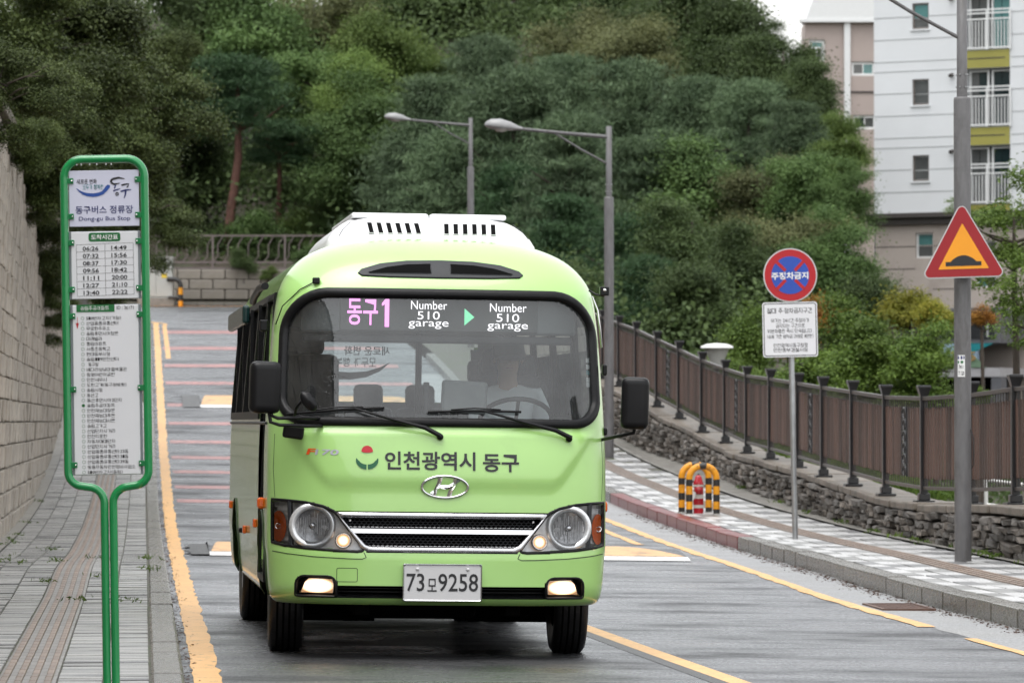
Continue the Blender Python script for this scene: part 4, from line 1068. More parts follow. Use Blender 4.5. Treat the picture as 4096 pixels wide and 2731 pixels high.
for k in range(24):
    x = -16+k; y = 150.9+.05*max(0, x+12); inst('kerb_stone', FK, (x, y, prof(150.9)+.14), (0, 0, .05), (1, 1, 1), far_k)
sheet('orange_edge_line', [[(x, 150.2+.05*max(0, x+12)+q, prof(150.2)+.03+q*.05) for q in (0, .35)] for x in fr(-18, -3, 1)], paint_orange, road2)
sheet('verge', [[(x, y, prof(150.9)+.13+(y-151)*.05) for x in (-40, -20, -10, 0, 10)] for y in (151, 152.5, 154.2)], soil)['kind'] = 'structure'

# mushroom lamp behind the fence
ml = thing('garden_lamp', 'white mushroom-shaped garden lamp head peeking over the brown fence', 'garden lamp', tuple(at_px(2868, 1378, 78)-Vector((0, 0, 2.6))))
lm_w = mat('lamp_white', (.72, .72, .70), .3, var=.05); lm_c = mat('frosted_lamp_cone', (.42, .42, .40), .35, var=.1)
MB().lathe([(.31, 2.53), (.305, 2.57), (.2, 2.61), (.0001, 2.63)], n=28).build('cap', lm_w, ml)
MB().lathe([(.24, 2.53), (.1, 2.22), (.09, 2.15)], n=24).build('lantern', lm_c, ml)
MB().lathe([(.05, -1.5), (.05, 2.16)], n=12).build('pole', post_mat, ml)
# white ramp railing seen between the slats
wr = mat('white_rail_paint', (.62, .62, .6), .4, var=.1)
def railing(p0, p1, label, n):
    t = thing('ramp_railing', label, 'railing', tuple(p0), 0, 'white railings below the fence')
    D = Vector(p1)-Vector(p0)
    for zz in (.35, .65, .95): MB().tube([Vector((0, 0, zz)), D+Vector((0, 0, zz))], .022, 8).build('rail', wr, t)
    for k in range(n+1): MB().cyl(D*(k/n), D*(k/n)+Vector((0, 0, 1.0)), .024, n=8).build('post', wr, t)
railing((6.1, 47.5, -.15), (7.6, 40.0, -.6), 'white sloping handrail seen through fence slats right of the lamp pole', 7)
railing((5.8, 50.5, -.2), (8.2, 49.5, -.5), 'white level handrail seen through fence slats left of the lamp pole', 4)
# ------------------------------------------------------------------ the minibus
paint = mat('lime_green_paint', (.375, .645, .195), .28, var=.03, scale=2, stain=(.30, .51, .17), stain_scale=1.6, stain_lo=.55, stain_hi=.95, coat=.9, drops=.28, bscale=80)
paint_w = mat('white_roof_unit', (.80, .81, .82), .3, var=.03, scale=2, coat=.3, drops=.1, bscale=95)
rubber = mat('black_rubber', (.008, .008, .009), .4, var=.2, scale=12, bump=.1, spec=.22)
plastic = mat('black_plastic', (.008, .008, .009), .32, var=.2, scale=12, spec=.25, drops=.2, bscale=150)
grey_pl = mat('charcoal_plastic', (.028, .03, .034), .4, spec=.25, var=.15, scale=10, drops=.2, bscale=120)
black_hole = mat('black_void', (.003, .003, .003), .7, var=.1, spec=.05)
seam_m = mat('panel_gap', (.02, .04, .012), .6, var=.1)
tyre_m = mat('wet_tyre', (.013, .013, .014), .38, var=.3, scale=14, bump=.3, bscale=40)
rim_m = mat('steel_rim', (.32, .32, .33), .4, metal=.6, var=.15)
chrome_s = mat('satin_chrome', (.55, .55, .57), .24, metal=1.0, var=.08, drops=.25, bscale=120)
amber = mat('amber_lens', (.75, .12, .01), .2, var=.2, scale=60, coat=.4); silver = mat('lamp_reflector', (.78, .79, .81), .35, metal=.25, var=.15, scale=60)
lining_m = mat('grey_cabin_lining', (.38, .39, .40), .7, var=.06); dash_m = mat('dashboard_grey', (.035, .036, .04), .55, var=.15, bump=.1)
seat_m = mat('dark_seat_cloth', (.02, .021, .026), .7, var=.2, scale=20)
seat_l = mat('grey_seat_cloth', (.10, .11, .125), .7, var=.2, scale=20)
plate_m = mat('plate_white', (.62, .62, .63), .35, var=.03)
wind_g = glass_mat('windscreen_glass', (.82, .88, .88), 1.85, .0, dirt=.045, drops=True)
side_g = glass_mat('tinted_side_glass', (.32, .36, .36), 1.7, .0, dirt=.02)
clear_g = glass_mat('clear_lens', (.95, .96, .97), 1.45, .02)
rear_g = glass_mat('rear_glass', (.8, .86, .86), 1.5, 0)
def emis(name, col, st):
    m = bpy.data.materials.new(name); m.use_nodes = True; nt = m.node_tree; nt.nodes.clear()
    e = nt.nodes.new('ShaderNodeEmission'); o = nt.nodes.new('ShaderNodeOutputMaterial'); nz = nt.nodes.new('ShaderNodeTexNoise'); nz.inputs['Scale'].default_value = 30
    rp = nt.nodes.new('ShaderNodeMapRange'); rp.inputs['To Min'].default_value = st*.75; rp.inputs['To Max'].default_value = st*1.25
    e.inputs[0].default_value = (*col, 1); nt.links.new(nz.outputs['Fac'], rp.inputs['Value']); nt.links.new(rp.outputs[0], e.inputs[1]); nt.links.new(e.outputs[0], o.inputs[0]); MATS[name] = m
    return m
def glow(name, core, rim, s0, s1, ribs=60.0):
    """lit lamp: hot filament image in the middle, warm ribbed reflector round it"""
    m = bpy.data.materials.new(name); m.use_nodes = True; nt = m.node_tree; nt.nodes.clear(); N = nt.nodes.new; L = nt.links.new
    tc = N('ShaderNodeTexCoord'); mp = N('ShaderNodeMapping'); mp.inputs['Location'].default_value = (-.5, -.5, -.5); L(tc.outputs['Generated'], mp.inputs['Vector'])
    sp = N('ShaderNodeSeparateXYZ'); L(mp.outputs[0], sp.inputs[0]); cb_ = N('ShaderNodeCombineXYZ'); L(sp.outputs[0], cb_.inputs[0]); L(sp.outputs[2], cb_.inputs[2])
    ln_ = N('ShaderNodeVectorMath'); ln_.operation = 'LENGTH'; L(cb_.outputs[0], ln_.inputs[0])
    mr = N('ShaderNodeMapRange'); mr.inputs['From Min'].default_value = .12; mr.inputs['From Max'].default_value = .55; L(ln_.outputs['Value'], mr.inputs['Value'])
    wv = N('ShaderNodeTexWave'); wv.inputs['Scale'].default_value = ribs; wv.inputs['Distortion'].default_value = 3; L(tc.outputs['Object'], wv.inputs['Vector'])
    mx = N('ShaderNodeMix'); mx.data_type = 'RGBA'; mx.inputs['A'].default_value = (*core, 1); mx.inputs['B'].default_value = (*rim, 1); L(mr.outputs[0], mx.inputs['Factor'])
    ms = N('ShaderNodeMix'); ms.data_type = 'FLOAT'; ms.inputs['A'].default_value = s0; ms.inputs['B'].default_value = s1; L(mr.outputs[0], ms.inputs['Factor'])
    w2 = N('ShaderNodeMapRange'); w2.inputs['To Min'].default_value = .55; w2.inputs['To Max'].default_value = 1.2; L(wv.outputs['Fac'], w2.inputs['Value'])
    mu = N('ShaderNodeMath'); mu.operation = 'MULTIPLY'; L(ms.outputs['Result'], mu.inputs[0]); L(w2.outputs[0], mu.inputs[1])
    e = N('ShaderNodeEmission'); L(mx.outputs['Result'], e.inputs[0]); L(mu.outputs[0], e.inputs[1]); o = N('ShaderNodeOutputMaterial'); L(e.outputs[0], o.inputs[0]); MATS[name] = m
    return m
fog_e = glow('fog_lamp_glow', (1.0, .86, .68), (1.0, .55, .28), 5.0, .32); park_e = glow('park_lamp_glow', (1.0, .85, .62), (1.0, .42, .14), 2.6, .3, 90.0)
led_p = emis('led_magenta', (1.0, .30, .85), 1.0); led_w = emis('led_white', (1.0, .93, .97), .95); led_g = emis('led_green', (.25, .9, .5), .6)

BX, BY = -.43, 25.0
BUS_YAW, BUS_ROLL = .1067, .013
bus = thing('minibus', 'lime green minibus with white roof unit and lit route display on the road', 'bus', (BX, BY, zr(BX, 26.0)), BUS_YAW)
bus.rotation_euler = (0, BUS_ROLL, BUS_YAW)
bus.scale = (1.03, 1, 1)
_SL = [(.333, .955, .075), (.35, .975, .04), (.375, .988, .02), (.45, 1.0, 0), (.62, 1.01, .0), (.69, 1.0175, .014), (.95, 1.0175, .03), (1.2, 1.0175, .06), (1.40, 1.013, .10), (1.8, .993, .185), (2.1, .972, .25), (2.22, .956, .285), (2.30, .93, .325), (2.36, .895, .365), (2.42, .845, .42), (2.47, .785, .48), (2.51, .715, .55), (2.54, .645, .62), (2.565, .565, .70), (2.585, .475, .80), (2.6, .385, .90), (2.611, .29, 1.02), (2.618, .19, 1.16), (2.622, .10, 1.3), (2.6235, .03, 1.42)]
Wf = interp([(a, b) for a, b, c in _SL]); Yf = interp([(a, c) for a, b, c in _SL])
AC = .42
def crease(x, z):
    """raised centre of the front panel between the two sloping creases"""
    xv = .655+(z-1.02)*.72
    k = sstep(1.0, 1.12, z)*(1-sstep(1.37, 1.40, z))
    return -.020*k*sstep(-.035, .035, xv-abs(x))
def Fy(x, z):
    s = min(1.0, abs(x)/Wf(z)); return Yf(z)+AC*(1-math.sqrt(max(0.0, 1-s**4)))+crease(x, z)
def Snorm(x, z):
    e = .004; dx = (Fy(x+e, z)-Fy(x-e, z))/(2*e); dz = (Fy(x, z+e)-Fy(x, z-e))/(2*e)
    return Vector((dx, -1, dz)).normalized()
def S(x, z, off=0.0):
    w = Wf(z)*.9995; x = max(-w, min(w, x))
    p = Vector((x, Fy(x, z), z))
    if off: p += Snorm(max(-w*.985, min(w*.985, x)), z)*off
    return p
def pip(x, z, poly):
    c = False; n = len(poly); j = n-1
    for i in range(n):
        if (poly[i][1] > z) != (poly[j][1] > z) and x < (poly[j][0]-poly[i][0])*(z-poly[i][1])/(poly[j][1]-poly[i][1])+poly[i][0]: c = not c
        j = i
    return c
# outlines on the front (x, z)
WIND = rrect(0, 1.842, 1.9, .80, [.15, .15, .25, .25], 9)
WIND = [(x*(1-.028*max(0, (z-1.45)/.8)), z-.020*(x/.95)**2*(1 if z > 1.9 else .0)) for x, z in WIND]
HEAD = [(-.992, .962), (-.90, .957), (-.80, .948), (-.70, .926), (-.64, .898), (-.61, .87), (-.54, .775), (-.463, .678), (-.468, .662), (-.50, .656), (-.62, .661), (-.80, .672), (-.93, .688), (-.990, .702)]
GRIL = [(-.628, .892), (.628, .892), (.60, .85), (.475, .672), (.44, .655), (-.44, .655), (-.475, .672), (-.60, .85)]
FOGL = rrect(-.738, .443, .235, .125, [.012, .012, .05, .05], 4)
SLOT = [(-.63, .452), (.63, .452), (.63, .378), (-.63, .378)]
mir = lambda poly: [(-x, z) for x, z in poly][::-1]
HOLES = [WIND, HEAD, mir(HEAD), GRIL, FOGL, mir(FOGL), SLOT]
zs = [.333, .35]+[.375+.025*k for k in range(74)]+[2.2375+.0]*0+[2.24, 2.265, 2.29, 2.315, 2.34, 2.365, 2.39, 2.415, 2.44, 2.46, 2.48, 2.5, 2.515, 2.53, 2.545, 2.56, 2.572, 2.583, 2.592, 2.6, 2.606, 2.611, 2.615, 2.618, 2.621, 2.623]
NF = 110; NRr = 30
YS0 = [.78]; SIDEW = [(1.72, 2.82), (2.92, 4.02), (4.12, 5.22), (5.32, 6.12)]; DOORW = (.86, 1.58)
marks = sorted(set([.78, .86, 1.58, 1.72, 2.82, 2.92, 4.02, 4.12, 5.22, 5.32, 6.12, 6.3]))
ys = [.78]
for a, b in zip(marks[:-1], marks[1:]):
    n = max(1, int(round((b-a)/.06))); ys += [a+(b-a)*k/n for k in range(1, n+1)]
REAR = 6.76
def ring(z):
    W = Wf(z); pts = []
    for k in range(NF+1):
        s = math.sin((k/NF*2-1)*math.pi/2)*.9999
        pts.append((W*s, Fy(W*s, z), z))
    y0 = Yf(z)+AC; ye = REAR-Yf(z)*.35-.02; side = []
    st = max(.78, y0+.02); en = min(6.3, ye-.4)
    for y in ys: side.append(st+(y-.78)*(en-st)/(6.3-.78))
    pts += [(W, y, z) for y in side]
    for k in range(1, NRr):
        s = math.cos(k/NRr*math.pi); pts.append((W*s, ye-.36*(1-math.sqrt(max(0, 1-s**4))), z))
    pts += [(-W, y, z) for y in reversed(side)]
    return pts
rings = [ring(z) for z in zs]; NP = len(rings[0]); NS = len(ys)
def region(k):
    if k < NF: return 'F'
    if k <= NF+NS-1: return 'R' if k > NF else 'r'
    if k < NF+NS+NRr: return 'B'
    return 'L'
AXF, AXR = 1.06, 5.145
faces, lin = [], []
for i in range(len(zs)-1):
    for k in range(NP):
        k2 = (k+1) % NP
        q = [rings[i][k], rings[i][k2], rings[i+1][k2], rings[i+1][k]]
        cx = sum(p[0] for p in q)/4; cy = sum(p[1] for p in q)/4; cz = sum(p[2] for p in q)/4
        hole = False
        front = cy < 1.0 and k < NF
        if front:
            for h in HOLES:
                if pip(cx, cz, h): hole = True; break
        if not front and cz < 2.21:
            side = abs(cx) > .9 and .8 < cy < 6.3
            if side:
                if 1.5 < cz < 2.2 and any(a < cy < b for a, b in SIDEW): hole = True
                if DOORW[0] < cy < DOORW[1] and cz < 2.2 and ((cx < 0 and cz > .47) or (cx > 0 and cz > 1.35)): hole = True
                for ax in (AXF, AXR):
                    if math.hypot(cy-ax, cz-.40) < .475: hole = True
            elif cy > 6.4 and abs(cx) < .82 and 1.6 < cz < 2.125: hole = True
        if not hole:
            faces.append((i*NP+k, i*NP+k2, (i+1)*NP+k2, (i+1)*NP+k))
            if cz > .75 and not (front and cz < 2.2): lin.append(faces[-1])
V = [p for r in rings for p in r]
top = len(zs)-1
faces.append(tuple(top*NP+k for k in range(NP)))
mb = MB(); mb.add(V, faces, True); body = mb.build('body', paint, bus, recalc=True)
mb = MB(); mb.add([(x*.962, 3.4+(y-3.4)*.985, 1.3+(z-1.3)*.975) for x, y, z in V], lin, True); mb.build('cabin_lining', lining_m, bus)

def patch(name, path, off, m, parent, rings_=10, center=None, dent=0.0):
    cx = center[0] if center else sum(p[0] for p in path)/len(path); cz = center[1] if center else sum(p[1] for p in path)/len(path)
    n = len(path); vs_ = [S(cx, cz, off)+Vector((0, dent, 0))]; fs_ = []
    for r_ in range(1, rings_+1):
        t = r_/rings_
        for x, z in path: vs_.append(S(cx+(x-cx)*t, cz+(z-cz)*t, off)+Vector((0, dent*(1 if r_ < rings_ else .0), 0)))
    for k in range(n): fs_.append((0, 1+k, 1+(k+1) % n))
    for r_ in range(rings_-1):
        for k in range(n): fs_.append((1+r_*n+k, 1+(r_+1)*n+k, 1+(r_+1)*n+(k+1) % n, 1+r_*n+(k+1) % n))
    return MB().add(vs_, fs_, True).build(name, m, parent)
def dense(path, st=.02, closed=True):
    out = []; n = len(path)
    for i in range(n if closed else n-1):
        a = Vector(path[i]); b = Vector(path[(i+1) % n]); m_ = max(1, int((b-a).length/st))
        out += [tuple(a.lerp(b, k/m_)) for k in range(m_)]
    if not closed: out.append(path[-1])
    return out
def bead(name, path, w, h, m, parent, closed=True, off=0.0, seg=6):
    """raised strip that follows an outline on the front"""
    P = dense(path, .02, closed); n = len(P); Q = [S(x, z) for x, z in P]; vs_, fs_ = [], []
    for i in range(n):
        t = (Q[(i+1) % n]-Q[i-1]) if closed else (Q[min(i+1, n-1)]-Q[max(i-1, 0)])
        t.normalize(); nn = Snorm(max(-.97, min(.97, P[i][0]*1.0))*1.0 if abs(P[i][0]) < .97 else math.copysign(.965, P[i][0]), P[i][1]); b = nn.cross(t).normalized()
        for k in range(seg+1):
            a = math.pi*k/seg; vs_.append(Q[i]+b*(math.cos(a)*w/2)+nn*(off+math.sin(a)*h-(.012 if k in (0, seg) else 0)))
    for i in range(n if closed else n-1):
        j = (i+1) % n
        for k in range(seg): fs_.append((i*(seg+1)+k, j*(seg+1)+k, j*(seg+1)+k+1, i*(seg+1)+k+1))
    return MB().add(vs_, fs_, True).build(name, m, parent)
def on_front(body_, x0, z0, w, h, m, parent, bold=0.0, off=.004, skew=0.0, name='lettering'):
    v, f, asp = glyphs(body_, bold)
    if w is None: w = h*asp
    return MB().add([S(x0+p[0]*w+skew*p[1]*h, z0+p[1]*h, off) for p in v], f).build(name, m, parent)

# windscreen
wsn = patch('windscreen', dense(WIND, .05), -.012, wind_g, bus, 14, (0, 1.84))
bead('rubber_seal', WIND, .062, .022, rubber, wsn)
# headlamp clusters
def lampgrp(sg):
    T = (lambda x: x) if sg < 0 else (lambda x: -x)
    hp_ = HEAD if sg < 0 else mir(HEAD)
    hl = patch('headlamp', dense(hp_, .03), .002, clear_g, bus, 8, (T(-.76), .80))
    hl['label'] = 'headlamp cluster with round reflector and lit parking lamp'
    bead('black_seal', hp_, .02, .006, rubber, hl)
    patch('housing', dense(hp_, .03), -.048, lamp_case, hl, 8, (T(-.76), .80))
    wl = MB(); P = dense(hp_, .03); n = len(P)
    wl.add([S(x, z, o_) for o_ in (0, -.05) for x, z in P], [(k, (k+1) % n, (k+1) % n+n, k+n) for k in range(n)]); wl.build('housing_wall', lamp_case, hl)
    c = S(T(-.762), .808); nn = Vector((T(-.12), -1, .02)).normalized(); rot = nn.to_track_quat('Z', 'Y').to_matrix()
    def dish(name, prof_, m, cc, n_=36): return MB().lathe(prof_, cc, n_, rot).build(name, m, hl)
    dish('chrome_ring', [(.098, -.030), (.101, -.010), (.118, -.002), (.134, -.006), (.140, -.02), (.141, -.06)], ring_m, c)
    dish('reflector', [(.0001, -.040), (.05, -.037), (.098, -.028)], bowl_m, c)
    fl = MB(); rf = random.Random(9+sg)
    for k in range(-9, 10):
        x = k*.0102+rf.uniform(-.002, .002); hh = math.sqrt(max(0, .095**2-x*x)); a_ = rf.uniform(-1, -.35)*hh; b_ = rf.uniform(.45, 1)*hh; fl.box((x, (a_+b_)/2, 0), (rf.uniform(.0015, .004), max(.02, b_-a_), .004))
    o_ = fl.build('lens_flute', lens_d, hl); o_.matrix_local = Matrix.Translation(c+nn*-.026) @ rot.to_4x4()
    dish('bulb_cap', [(.0001, -.012), (.018, -.013), (.021, -.02), (.021, -.045)], chrome_s, c)
    c2_ = S(T(-.583), .722); dish('parking_lamp', [(.0001, -.014), (.022, -.016), (.034, -.022)], park_e, c2_); dish('parking_ring', [(.034, -.022), (.04, -.008), (.047, -.008), (.05, -.03)], chrome_s, c2_)
    # indicator behind its own divider
    div = [(T(-.895), .957), (T(-.885), .688)]
    bead('divider', div, .03, .006, grey_pl, hl, closed=False)
    rr_ = [(T(-.982), .925), (T(-.915), .93), (T(-.905), .71), (T(-.975), .72)]
    patch('indicator_reflector', dense(rr_ if sg < 0 else rr_[::-1], .03), -.025, silver, hl, 4)
    am = [(T(-.962+.05*math.cos(R(a))*.9), .80+.095*math.sin(R(a))) for a in range(0, 360, 20)]
    am = [(x if sg < 0 else x, z) for x, z in am]
    patch('amber_indicator', am, -.012, amber, hl, 4)
    cI = S(T(-.957), .80, .0); MB().lathe([(.012, -.01), (.017, -.004), (.019, -.012)], cI+Vector((0, -.004, 0)), 16, rot).build('indicator_bulb_ring', chrome, hl)
    for k in range(8):
        z = .71+k*.03; MB().tube([S(T(-.985), z, -.016), S(T(-.91), z+.004, -.016)], .0025, 4).build('reflector_rib', silver, hl)
    return hl
ring_m = mat('bright_ring', (.74, .75, .77), .22, metal=.55, var=.12, scale=25)
bowl_m = mat('reflector_bowl', (.26, .26, .27), .18, metal=.5, var=.5, scale=45)
lamp_case = mat('lamp_housing_grey', (.6, .6, .61), .3, metal=.3, var=.25, scale=25)
lens_d = mat('lens_flutes', (.55, .55, .57), .2, metal=.3, var=.3, scale=30)
lampgrp(-1); lampgrp(1)
# grille
gr = patch('grille', dense(GRIL, .04), -.06, black_hole, bus, 5)
fr_o = GRIL
def inset(poly, d):
    cx = sum(p[0] for p in poly)/len(poly); cz = sum(p[1] for p in poly)/len(poly)
    return [(cx+(x-cx)*(1-d/.62), cz+(z-cz)*(1-d/.118)) for x, z in poly]
I1 = inset(GRIL, .034)
fm = MB(); Po, Pi = dense(fr_o, .03), None
n = len(Po); cxg, czg = 0, .775
Pi = [(x*(1-.052), czg+(z-czg)*(1-.27)) for x, z in Po]
Pm = [((a[0]+b[0])/2, (a[1]+b[1])/2) for a, b in zip(Po, Pi)]
vs_ = [S(x, z, .0) for x, z in Po]+[S(x, z, .016) for x, z in Pm]+[S(x, z, .0) for x, z in Pi]+[S(x, z, -.055) for x, z in Pi]
fm.add(vs_, [(r_*n+k, r_*n+(k+1) % n, (r_+1)*n+(k+1) % n, (r_+1)*n+k) for r_ in range(3) for k in range(n)], True); fm.build('chrome_frame', chrome_s, gr)
cb = MB(); m_ = 40
vs_ = []
for k in range(m_+1):
    x = -.545+1.09*k/m_
    vs_ += [S(x, .798, -.03), S(x, .795, .002), S(x, .768, .005), S(x, .764, -.03)]
cb.add(vs_, [(k*4+j, k*4+j+1, k*4+5+j, k*4+4+j) for k in range(m_) for j in range(3)]); cb.build('chrome_bar', chrome, gr)
for (z0, z1, hx0, hx1) in ((.808, .856, .56, .585), (.695, .755, .475, .52)):
    hx = MB()
    k = 0; zc = z0+.008
    while zc < z1:
        x = -hx0+(.014 if k % 2 else 0)
        while x < hx0:
            hx.tube([S(x+.0155*math.cos(R(a)), zc+.010*math.sin(R(a)), -.035) for a in range(30, 390, 60)], .0022, 4, closed=True); x += .028
        zc += .016; k += 1
    hx.build('honeycomb_mesh', grey_pl, gr)
    hl_ = MB()
    x = -hx0+.01
    while x < hx0-.03: hl_.tube([S(x, z0-.002, -.02), S(x+.018, z0-.002, -.02)], .0018, 4); x += .026
    hl_.build('bright_lip', chrome, gr)
for x, z in ((-.545, .845), (.545, .845), (-.475, .705), (.475, .705)):
    MB().lathe([(.0001, .004), (.007, .003), (.008, 0)], S(x, z, -.02), 10, Matrix.Rotation(R(90), 3, 'X')).build('grille_bolt', chrome, gr)
# bumper seams, tow cover
for sg in (-1, 1): bead('pillar_seam', [(sg*.975, .975), (sg*.985, 1.15), (sg*.978, 1.36)], .005, .0015, seam_m, bus, closed=False)
for sg in (-1, 1):
    bead('bumper_seam', [(sg*.985, .648), (sg*.90, .636), (sg*.75, .622), (sg*.55, .613), (sg*.47, .612), (sg*.448, .622), (sg*.46, .65)], .006, .0025, seam_m, bus, closed=False)
bead('tow_cover_seam', rrect(-.558, .515, .12, .082, .01), .004, .0015, seam_m, bus)
# lower intake, fog lamps
it = patch('lower_intake', dense(SLOT, .05), -.07, black_hole, bus, 4)
mb = MB(); P = dense(SLOT, .05); n = len(P); mb.add([S(x, z, o_) for o_ in (.001, -.075) for x, z in P], [(k, (k+1) % n, (k+1) % n+n, k+n) for k in range(n)]); mb.build('intake_wall', plastic, it)
for zc in (.40, .425):
    MB().tube([S(-.62+1.24*k/30, zc, -.04) for k in range(31)], .004, 5).build('intake_bar', plastic, it)
for sg in (-1, 1):
    fo = FOGL if sg < 0 else mir(FOGL)
    fg = patch('fog_lamp', dense(fo, .03), -.055, plastic, bus, 4)
    mb = MB(); P = dense(fo, .03); n = len(P); mb.add([S(x, z, o_) for o_ in (.002, -.06) for x, z in P], [(k, (k+1) % n, (k+1) % n+n, k+n) for k in range(n)]); mb.build('housing_wall', plastic, fg)
    bead('housing_rim', fo, .014, .004, plastic, fg)
    lp = [(-.838, .393), (-.642, .393), (-.640, .455), (-.65, .487), (-.79, .490), (-.815, .465)]
    lp = lp if sg < 0 else mir(lp)
    patch('reflector', dense(lp, .02), -.030, silver, fg, 4)
    cx = sum(p[0] for p in lp)/6; cz = .437
    gl_ = [(cx+(x-cx)*.96, cz+(z-cz)*.96) for x, z in lp]
    patch('lit_bulb_glow', dense(gl_, .02), -.024, fog_e, fg, 4)
    patch('lens', dense(lp, .02), -.012, clear_g, fg, 4)
# number plate
pc = S(0.0, .475)
pt = MB().prism(rrect(0, .475, .468, .226, .012), pc.y-.034, pc.y-.024).build('number_plate', plate_m, bus)
o1, o2 = dense(rrect(0, .475, .468, .226, .012), .05), dense(rrect(0, .475, .45, .208, .008), .05)
o2 = [(x*.962, .475+(z-.475)*.92) for x, z in o1]
rb = MB(); n = len(o1); rb.add([(x, pc.y-.034, z) for x, z in o1]+[(x*.985, pc.y-.040, .475+(z-.475)*.97) for x, z in o1]+[(x, pc.y-.0345, z) for x, z in o2], [(r_*n+k, r_*n+(k+1) % n, (r_+1)*n+(k+1) % n, (r_+1)*n+k) for r_ in (0, 1) for k in range(n)]); rb.build('plate_rim', chrome_s, pt)
for body_, x0, w, z0, h in (('73', -.212, .105, .422, .108), ('모', -.088, .054, .421, .078), ('9258', -.025, .235, .422, .108)):
    text_flat(body_, x0, z0, w, h, pc.y-.0362, .008).build('lettering', ink, pt)
for s in (-1, 1): MB().lathe([(.0001, .007), (.008, .006), (.011, 0)], (s*.148, pc.y-.035, .556), 14, Matrix.Rotation(R(90), 3, 'X')).build('plate_bolt', plate_m, pt)
# badge: slanted H in an oval
bg_c = (0.012, 1.052)
def ell(a, b, n=48): return [(bg_c[0]+a*math.cos(2*math.pi*k/n), bg_c[1]+b*math.sin(2*math.pi*k/n)) for k in range(n)]
bdg = bead('badge', ell(.136, .066), .018, .012, chrome, bus)
def hstroke(pts, name='badge_stroke'):
    n = len(pts); L_ = [(bg_c[0]+p[0]*.001, bg_c[1]+p[1]*.001) for p in pts]; R_ = [(bg_c[0]+p[2]*.001, bg_c[1]+p[3]*.001) for p in pts]
    mb = MB(); vs_ = []
    for a, b in zip(L_, R_): vs_ += [S(*a, .003), S((a[0]+b[0])/2, (a[1]+b[1])/2, .013), S(*b, .003)]
    mb.add(vs_, [(i*3+j, i*3+j+1, i*3+4+j, i*3+3+j) for i in range(n-1) for j in (0, 1)], False); return mb.build(name, chrome, bdg)
hstroke([(-40, 52, -14, 58), (-48, 20, -22, 24), (-66, -20, -44, -12), (-88, -36, -52, -56)])
hstroke([(92, 38, 52, 56), (66, 18, 46, 12), (48, -18, 22, -22), (40, -52, 12, -58)])
hstroke([(-44, 8, -58, -22), (-10, 12, -26, -8), (22, 12, 4, -14), (52, 30, 42, -8)])
# lettering and city emblem
on_front('인천광역시', -.343, 1.152, .535, .112, ink, bus, .022)
on_front('동구', .236, 1.146, .215, .108, ink, bus, .022)
on_front('F', -.80, 1.238, .045, .036, mat('orange_ink', (.75, .09, .01), .4), bus, .03, .004, .3)
on_front('170', -.752, 1.236, .135, .034, mat('silver_ink', (.45, .43, .52), .35, metal=.3), bus, .02, .004, .25)
em = patch('city_emblem', [(-.447+.034*math.cos(R(a)), 1.262+.034*math.sin(R(a))*(1 if math.sin(R(a)) > 0 else .25)) for a in range(0, 360, 15)], .004, mat('emblem_red', (.5, .008, .02), .35), bus, 3)
for sg in (-1, 1):
    an = [168+(266-168)*k/8 for k in range(9)]; cu_ = lambda t: 1 if t > 190 else .25+.75*(t-168)/22
    vs_ = [S(-.447+sg*.066*math.cos(R(t)), 1.208+.056*math.sin(R(t)), .004) for t in an]+[S(-.447+sg*(.066-.020*cu_(t))*math.cos(R(t)), 1.208+(.056-.030*cu_(t))*math.sin(R(t))+.0, .004) for t in an]
    mb = MB(); mb.add(vs_, [(k, k+1, k+10, k+9) for k in range(8)]); mb.build('emblem_leaf', mat('emblem_green%d' % sg, (.004, .10, .04), .35), em)

# wipers
def wiper(px_, pz_, tx_, tz_, b0, b1):
    root = MB().lathe([(.0001, .03), (.016, .028), (.02, .015), (.02, 0)], S(px_, pz_, .0), 12, Matrix.Rotation(R(90), 3, 'X')).build('wiper', plastic, bus)
    a = S(px_, pz_, .03); b = S(tx_, tz_, .045); mid = S(px_+(tx_-px_)*.18, pz_+(tz_-pz_)*.16, .04)
    MB().tube([a, mid, S(px_+(tx_-px_)*.6, pz_+(tz_-pz_)*.62, .05), b], [.015, .014, .009, .006], 8).build('wiper_arm', plastic, root)
    MB().tube([S(b0[0]+(b1[0]-b0[0])*k/12, b0[1]+(b1[1]-b0[1])*k/12+.006*math.sin(math.pi*k/12), .022) for k in range(13)], .0075, 6).build('wiper_blade', rubber, root)
    mm = [(b0[0]+(b1[0]-b0[0])*t, b0[1]+(b1[1]-b0[1])*t) for t in (.25, .5, .78)]
    MB().tube([S(mm[0][0], mm[0][1]+.012, .028), S(mm[1][0], mm[1][1]+.02, .036), S(mm[2][0], mm[2][1]+.012, .028)], .005, 5).build('blade_bridge', plastic, root)
wiper(-.017, 1.355, -.52, 1.512, (-.90, 1.475), (-.345, 1.523)); wiper(.757, 1.352, .235, 1.508, (-.09, 1.50), (.465, 1.508))

# roof vent on the front cap
vl = [(-.49, 2.352), (-.47, 2.372), (-.36, 2.408), (-.2, 2.428), (0, 2.433), (.2, 2.428), (.36, 2.408), (.47, 2.372), (.49, 2.352), (.47, 2.338), (.3, 2.332), (0, 2.330), (-.3, 2.332), (-.47, 2.338)]
vt = patch('front_vent', dense(vl, .03), .010, grey_pl, bus, 5, (0, 2.375)); bead('vent_rim', vl, .014, .010, grey_pl, vt)
for sg in (-1, 1):
    vo = [(sg*.06, 2.408), (sg*.2, 2.402), (sg*.32, 2.384), (sg*.43, 2.352), (sg*.42, 2.348), (sg*.06, 2.35)]
    patch('vent_opening', dense(vo if sg > 0 else vo[::-1], .03), .0145, black_hole, vt, 4)
    bead('opening_lip', vo if sg > 0 else vo[::-1], .012, .014, grey_pl, vt)
